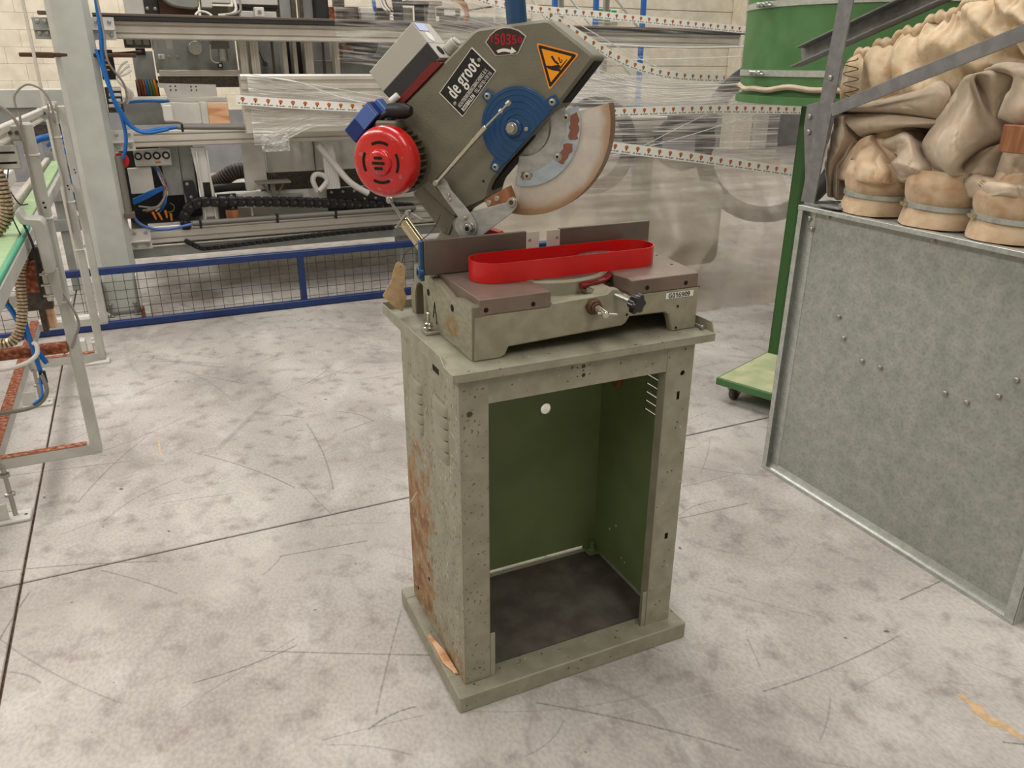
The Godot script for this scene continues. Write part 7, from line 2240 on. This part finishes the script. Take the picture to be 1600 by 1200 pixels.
	cableof(t, M.black, 0.002, [Vector3(-0.36, 1.2, -2.9), Vector3(-0.372, 1.14, -2.85), Vector3(-0.378, 1.07, -2.85), Vector3(-0.36, 0.99, -2.83), Vector3(-0.35, 0.95, -2.83)])
	cableof(t, M.black, 0.002, [Vector3(-0.365, 1.13, -2.85), Vector3(-0.35, 1.09, -2.86), Vector3(-0.33, 1.085, -2.88)])
	# the two flexible metal conduits, each made of rings
	for q in [[[Vector3(-0.47, 1.19, -2.85), Vector3(-0.395, 1.2, -2.84), Vector3(-0.38, 1.14, -2.83), Vector3(-0.385, 1.07, -2.83), Vector3(-0.42, 1.02, -2.83), Vector3(-0.47, 1.0, -2.83)], 0.02, "ribbed brassy conduit bending down at the photo's left edge, upper of two", 0.0115], [[Vector3(-0.375, 0.925, -2.85), Vector3(-0.385, 0.9, -2.85), Vector3(-0.395, 0.85, -2.84), Vector3(-0.405, 0.77, -2.83), Vector3(-0.425, 0.70, -2.82), Vector3(-0.46, 0.665, -2.82), Vector3(-0.52, 0.67, -2.83)], 0.0165, "ribbed brassy conduit hanging in a long loop in front of the conveyor, lower of two", 0.011]]:
		var c := curve(q[0], 24)
		var g := thing("metal_conduit", q[2], "conduit", c[c.size() / 2], "ribbed conduits of the conveyor")
		var co := mb()
		co.tube(c, q[1] * 0.82, 12)
		obj("core", co, M.steel_dark, g)
		var rb := mb()
		var run := 0.0
		for i in c.size() - 1:
			var d := c[i + 1] - c[i]
			var l := d.length()
			while run < l:
				var p := c[i] + d * (run / l)
				var keep := rb.x
				rb.x = Transform3D(MB.frame(d), p)
				rb.lathe(PackedVector2Array([Vector2(q[1] * 0.8, -0.0042), Vector2(q[1], -0.003), Vector2(q[1], 0.003), Vector2(q[1] * 0.8, 0.0042)]), 16)
				rb.x = keep
				run += q[3]
			run -= l
		obj("ribs", rb, M.links, g)

# ---------------------------------------------------------------- what stands wrapped in film behind the saw
func wrapped_machine() -> void:
	# long profile wrapped left of the saw
	var t := thing("wrapped_profile", "broad ribbed aluminium profile with clear film wound round it, left of the saw head", "profile", Vector3(2.0, 1.07, -5.3))
	var zf := 5.28
	var g := poly([zf + 0.1, 1.08, zf + 0.1, 1.43, zf + 0.01, 1.43, zf, 1.42, zf, 1.40, zf + 0.014, 1.395, zf + 0.014, 1.375, zf, 1.37, zf, 1.345, zf + 0.01, 1.34, zf + 0.01, 1.325, zf, 1.32, zf, 1.23, zf + 0.01, 1.225, zf + 0.01, 1.21, zf, 1.205, zf, 1.09, zf + 0.01, 1.08])
	var m := turned(SIDE)
	m.prism(g, 0.645, 3.4, 0.001)
	obj("profile_beam", m, M.aluminium, t)
	var ff := FastNoiseLite.new()
	ff.seed = 4
	ff.frequency = 0.03
	ff.fractal_octaves = 3
	m = mb()
	m.grid(func(u: float, v: float) -> Vector3:
		var x := lerpf(0.68, 1.7, u)
		var y := lerpf(1.425 - 0.19 * u, 1.02 + 0.10 * smoothstep(0.1, 0.4, u), v)
		return Vector3(x, y, -5.262 + 0.012 * ff.get_noise_2d(x * 60.0, y * 420.0) + 0.01 * sin(v * 7.0)), 60, 80)
	obj("film", m, M.film_glint_streaks, t)
	m = mb()
	m.grid(func(u: float, v: float) -> Vector3:
		var x := 0.72 + 0.17 * u
		var y := 1.09 - 0.11 * v
		return Vector3(x, y, -5.245 + 0.012 * ff.get_noise_2d(x * 700.0, y * 700.0)), 40, 40)
	obj("film_scrap", m, M.film_glint_streaks, t)
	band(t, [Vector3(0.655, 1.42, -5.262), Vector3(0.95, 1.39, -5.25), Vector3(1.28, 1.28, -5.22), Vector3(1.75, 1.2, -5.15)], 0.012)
	# machine under film: body and hoses
	var w := thing("wrapped_machine", "bulky machine wholly wrapped in milky plastic film, standing between the saw and the green post", "wrapped machine", Vector3(2.8, 0, -4.6))
	part(w, "body", M.pale, 1.85, 3.75, 0.15, 0.72, -5.1, -4.45, 0.05)
	part(w, "body_top", M.pale, 1.85, 2.65, 0.72, 1.0, -5.0, -4.6, 0.05)
	part(w, "upright", M.pale_dark, 2.9, 3.0, 0.05, 1.05, -4.4, -4.3, 0.01)
	part(w, "shelf_bar", M.pale_dark, 1.8, 3.8, 1.02, 1.08, -4.9, -4.8, 0.01)
	for q in [[Vector3(2.62, 1.02, -4.4), 0.25, 0.045, 0.0, 1.0], [Vector3(4.2, 0.98, -4.55), 0.52, 0.06, 0.35, 1.0], [Vector3(3.45, 1.0, -4.6), 0.2, 0.03, 0.2, 0.8]]:
		var ring := PackedVector3Array()
		for i in 48:
			var a := TAU * i / 48.0
			ring.append(q[0] + Vector3(cos(a) * q[1] * cos(q[3]), sin(a) * q[1] * q[4], cos(a) * q[1] * sin(q[3])))
		obj("hose_loop", mb().tube(ring, q[2], 14, true), M.hose, w)
	# front sheet that falls to the floor
	var f := FastNoiseLite.new()
	f.seed = 12
	f.frequency = 0.012
	f.fractal_octaves = 3
	m = mb()
	m.grid(func(u: float, v: float) -> Vector3:
		var x := lerpf(1.5, 4.05, u)
		var y := lerpf(0.96 - 0.06 * smoothstep(0.55, 0.9, u), 0.012, v)
		var z := -4.02 - 0.28 * smoothstep(0.55, 0.0, v) * (0.4 + 0.6 * u) + 0.1 * v
		var k := f.get_noise_2d(x * 90.0, y * 90.0)
		z += 0.035 * (1.0 - absf(k) * 3.0) * smoothstep(0.25, 0.6, v) + 0.02 * f.get_noise_2d(x * 300.0, y * 120.0 + 50.0)
		z += 0.012 * f.get_noise_2d(x * 40.0, y * 900.0) * smoothstep(0.5, 0.2, v)
		return Vector3(x, y, z), 110, 90)
	obj("film_skirt", m, M.film_milky, w, "milky film falling to the floor")
	m = mb()
	m.grid(func(u: float, v: float) -> Vector3:
		var x := lerpf(1.6, 4.0, u)
		var y := lerpf(1.30, 0.70, v) - 0.15 * u * v
		return Vector3(x, y, -4.2 - 0.1 * u + 0.015 * f.get_noise_2d(x * 30.0, y * 1000.0)), 60, 90)
	obj("film_wrap", m, M.film_glint_streaks, w)
	# upper sheets pulled from the saw side over to the collector
	m = mb()
	m.grid(func(u: float, v: float) -> Vector3:
		var top: float = lerpf(1.80, 1.42, smoothstep(0.0, 0.65, u)) + 0.02 * u
		var low: float = lerpf(1.50, 1.22, smoothstep(0.0, 0.8, u))
		var x := lerpf(1.45, 3.9, u)
		var y := lerpf(top, low, v) - 0.05 * sin(PI * u) * v
		return Vector3(x, y, -4.1 - 0.16 * v + 0.02 * f.get_noise_2d(x * 25.0 + y * 60.0, y * 900.0)), 90, 70)
	obj("film_sail", m, M.film_glint_streaks, w, "film sheet stretched down from upper left")
	m = mb()
	m.grid(func(u: float, v: float) -> Vector3:
		var x := lerpf(1.9, 4.3, u)
		var y := lerpf(1.79 - 0.10 * u, 1.36 + 0.06 * u, v)
		return Vector3(x, y, -4.66 + 0.01 * f.get_noise_2d(x * 20.0, y * 1100.0)), 60, 90)
	obj("film_veil", m, M.film_clear, w, "clear film in front of the top beam")
	m = mb()
	m.grid(func(u: float, v: float) -> Vector3:
		var x := lerpf(1.5, 4.0, u)
		var y := 1.28 + 0.02 * sin(u * 8.0)
		return Vector3(x, lerpf(y, 1.42, v * v), lerpf(-4.2, -5.25, v) + 0.02 * f.get_noise_2d(x * 200.0, v * 60.0)), 60, 30)
	obj("film_top", m, M.film_glint_streaks, w)
	m = mb()
	m.grid(func(u: float, v: float) -> Vector3:
		var x := lerpf(1.2, 2.15, u)
		return Vector3(x, lerpf(2.05, 1.50, v) - 0.1 * u * v, -4.4 - 0.7 * (1.0 - u) + 0.02 * f.get_noise_2d(x * 500.0, v * 80.0)), 50, 50)
	obj("film_sail", m, M.film_clear, w)
	# twisted strands
	for q in [[Vector3(2.3, 0.98, -3.99), Vector3(3.0, 1.10, -3.99), Vector3(3.88, 1.30, -4.0), 0.006], [Vector3(2.6, 1.02, -3.98), Vector3(3.2, 1.24, -4.0), Vector3(3.8, 1.40, -4.02), 0.005], [Vector3(1.9, 1.50, -4.0), Vector3(2.8, 1.37, -4.05), Vector3(3.85, 1.42, -4.05), 0.012], [Vector3(2.05, 1.60, -4.0), Vector3(2.7, 1.40, -4.05), Vector3(3.9, 1.39, -4.05), 0.008], [Vector3(2.15, 1.75, -4.05), Vector3(2.8, 1.49, -4.08), Vector3(3.25, 1.42, -4.1), 0.007], [Vector3(2.6, 1.62, -4.6), Vector3(3.3, 1.60, -4.6), Vector3(4.2, 1.62, -4.6), 0.012], [Vector3(2.6, 1.52, -4.6), Vector3(3.3, 1.53, -4.6), Vector3(4.2, 1.56, -4.6), 0.01], [Vector3(0.7, 1.43, -5.24), Vector3(1.0, 1.38, -5.23), Vector3(1.7, 1.26, -5.2), 0.008]]:
		var s := mb()
		var c := curve([q[0], q[1], q[2]], 16)
		s.tube(c, q[3] * 0.4, 6)
		obj("film_strand", s, M.band, w)
	# printed tapes round it
	var tp := ["printed white tape running level from the saw guard to the green post", "printed white tape slanting down from the saw guard to the right", "printed white tape along the top, above the film", "printed white tape that sags with the film beside the saw's nose", "printed white tape round the wrapped profile left of the saw"]
	var ways := [[Vector3(1.7, 1.243, -3.96), Vector3(2.5, 1.247, -3.97), Vector3(3.2, 1.25, -3.98), Vector3(3.90, 1.23, -4.0)], [Vector3(1.9, 1.14, -3.94), Vector3(2.47, 1.06, -3.95), Vector3(3.1, 0.97, -3.96), Vector3(3.93, 0.84, -3.98)], [Vector3(1.75, 1.90, -4.5), Vector3(2.05, 1.81, -4.55), Vector3(2.75, 1.775, -4.6), Vector3(3.5, 1.735, -4.6), Vector3(4.35, 1.69, -4.6)], [Vector3(2.05, 1.74, -4.0), Vector3(2.35, 1.60, -4.02), Vector3(2.6, 1.50, -4.03), Vector3(2.9, 1.44, -4.04), Vector3(3.3, 1.42, -4.06)], [Vector3(0.60, 1.288, -5.24), Vector3(0.9, 1.262, -5.235), Vector3(1.3, 1.235, -5.23), Vector3(1.75, 1.215, -5.2)]]
	for i in 5:
		var o := thing("printed_tape", tp[i], "tape", ways[i][0], "printed white tapes on the film")
		tape(o, ways[i], [0.05, 0.058, 0.045, 0.045, 0.055][i])

func band(t: Node3D, pts: Array, r: float) -> void:
	obj("film_strand", mb().tube(curve(pts, 10), r * 0.5, 6), M.band, t)

func tape(o: Node3D, pts: Array, w: float) -> void:
	var c := curve(pts, 14)
	var m := mb()
	var s := 0.0
	for i in c.size() - 1:
		var d := c[i + 1] - c[i]
		var up := (Vector3.UP - d.normalized() * d.normalized().y).normalized() * w * 0.5
		var e := s + d.length() / (w * 1.35)
		var nn := d.cross(up).normalized()
		if nn.z < 0: nn = -nn
		for side in 2:
			var off := nn * (0.0006 if side == 0 else -0.0006)
			var n2 := nn if side == 0 else -nn
			m.tri(c[i] - up + off, c[i + 1] - up + off, c[i + 1] + up + off, n2, n2, n2, Vector2(s, 1), Vector2(e, 1), Vector2(e, 0))
			m.tri(c[i] - up + off, c[i + 1] + up + off, c[i] + up + off, n2, n2, n2, Vector2(s, 1), Vector2(e, 0), Vector2(s, 0))
		s = e
	obj("strip", m, M.tape, o)
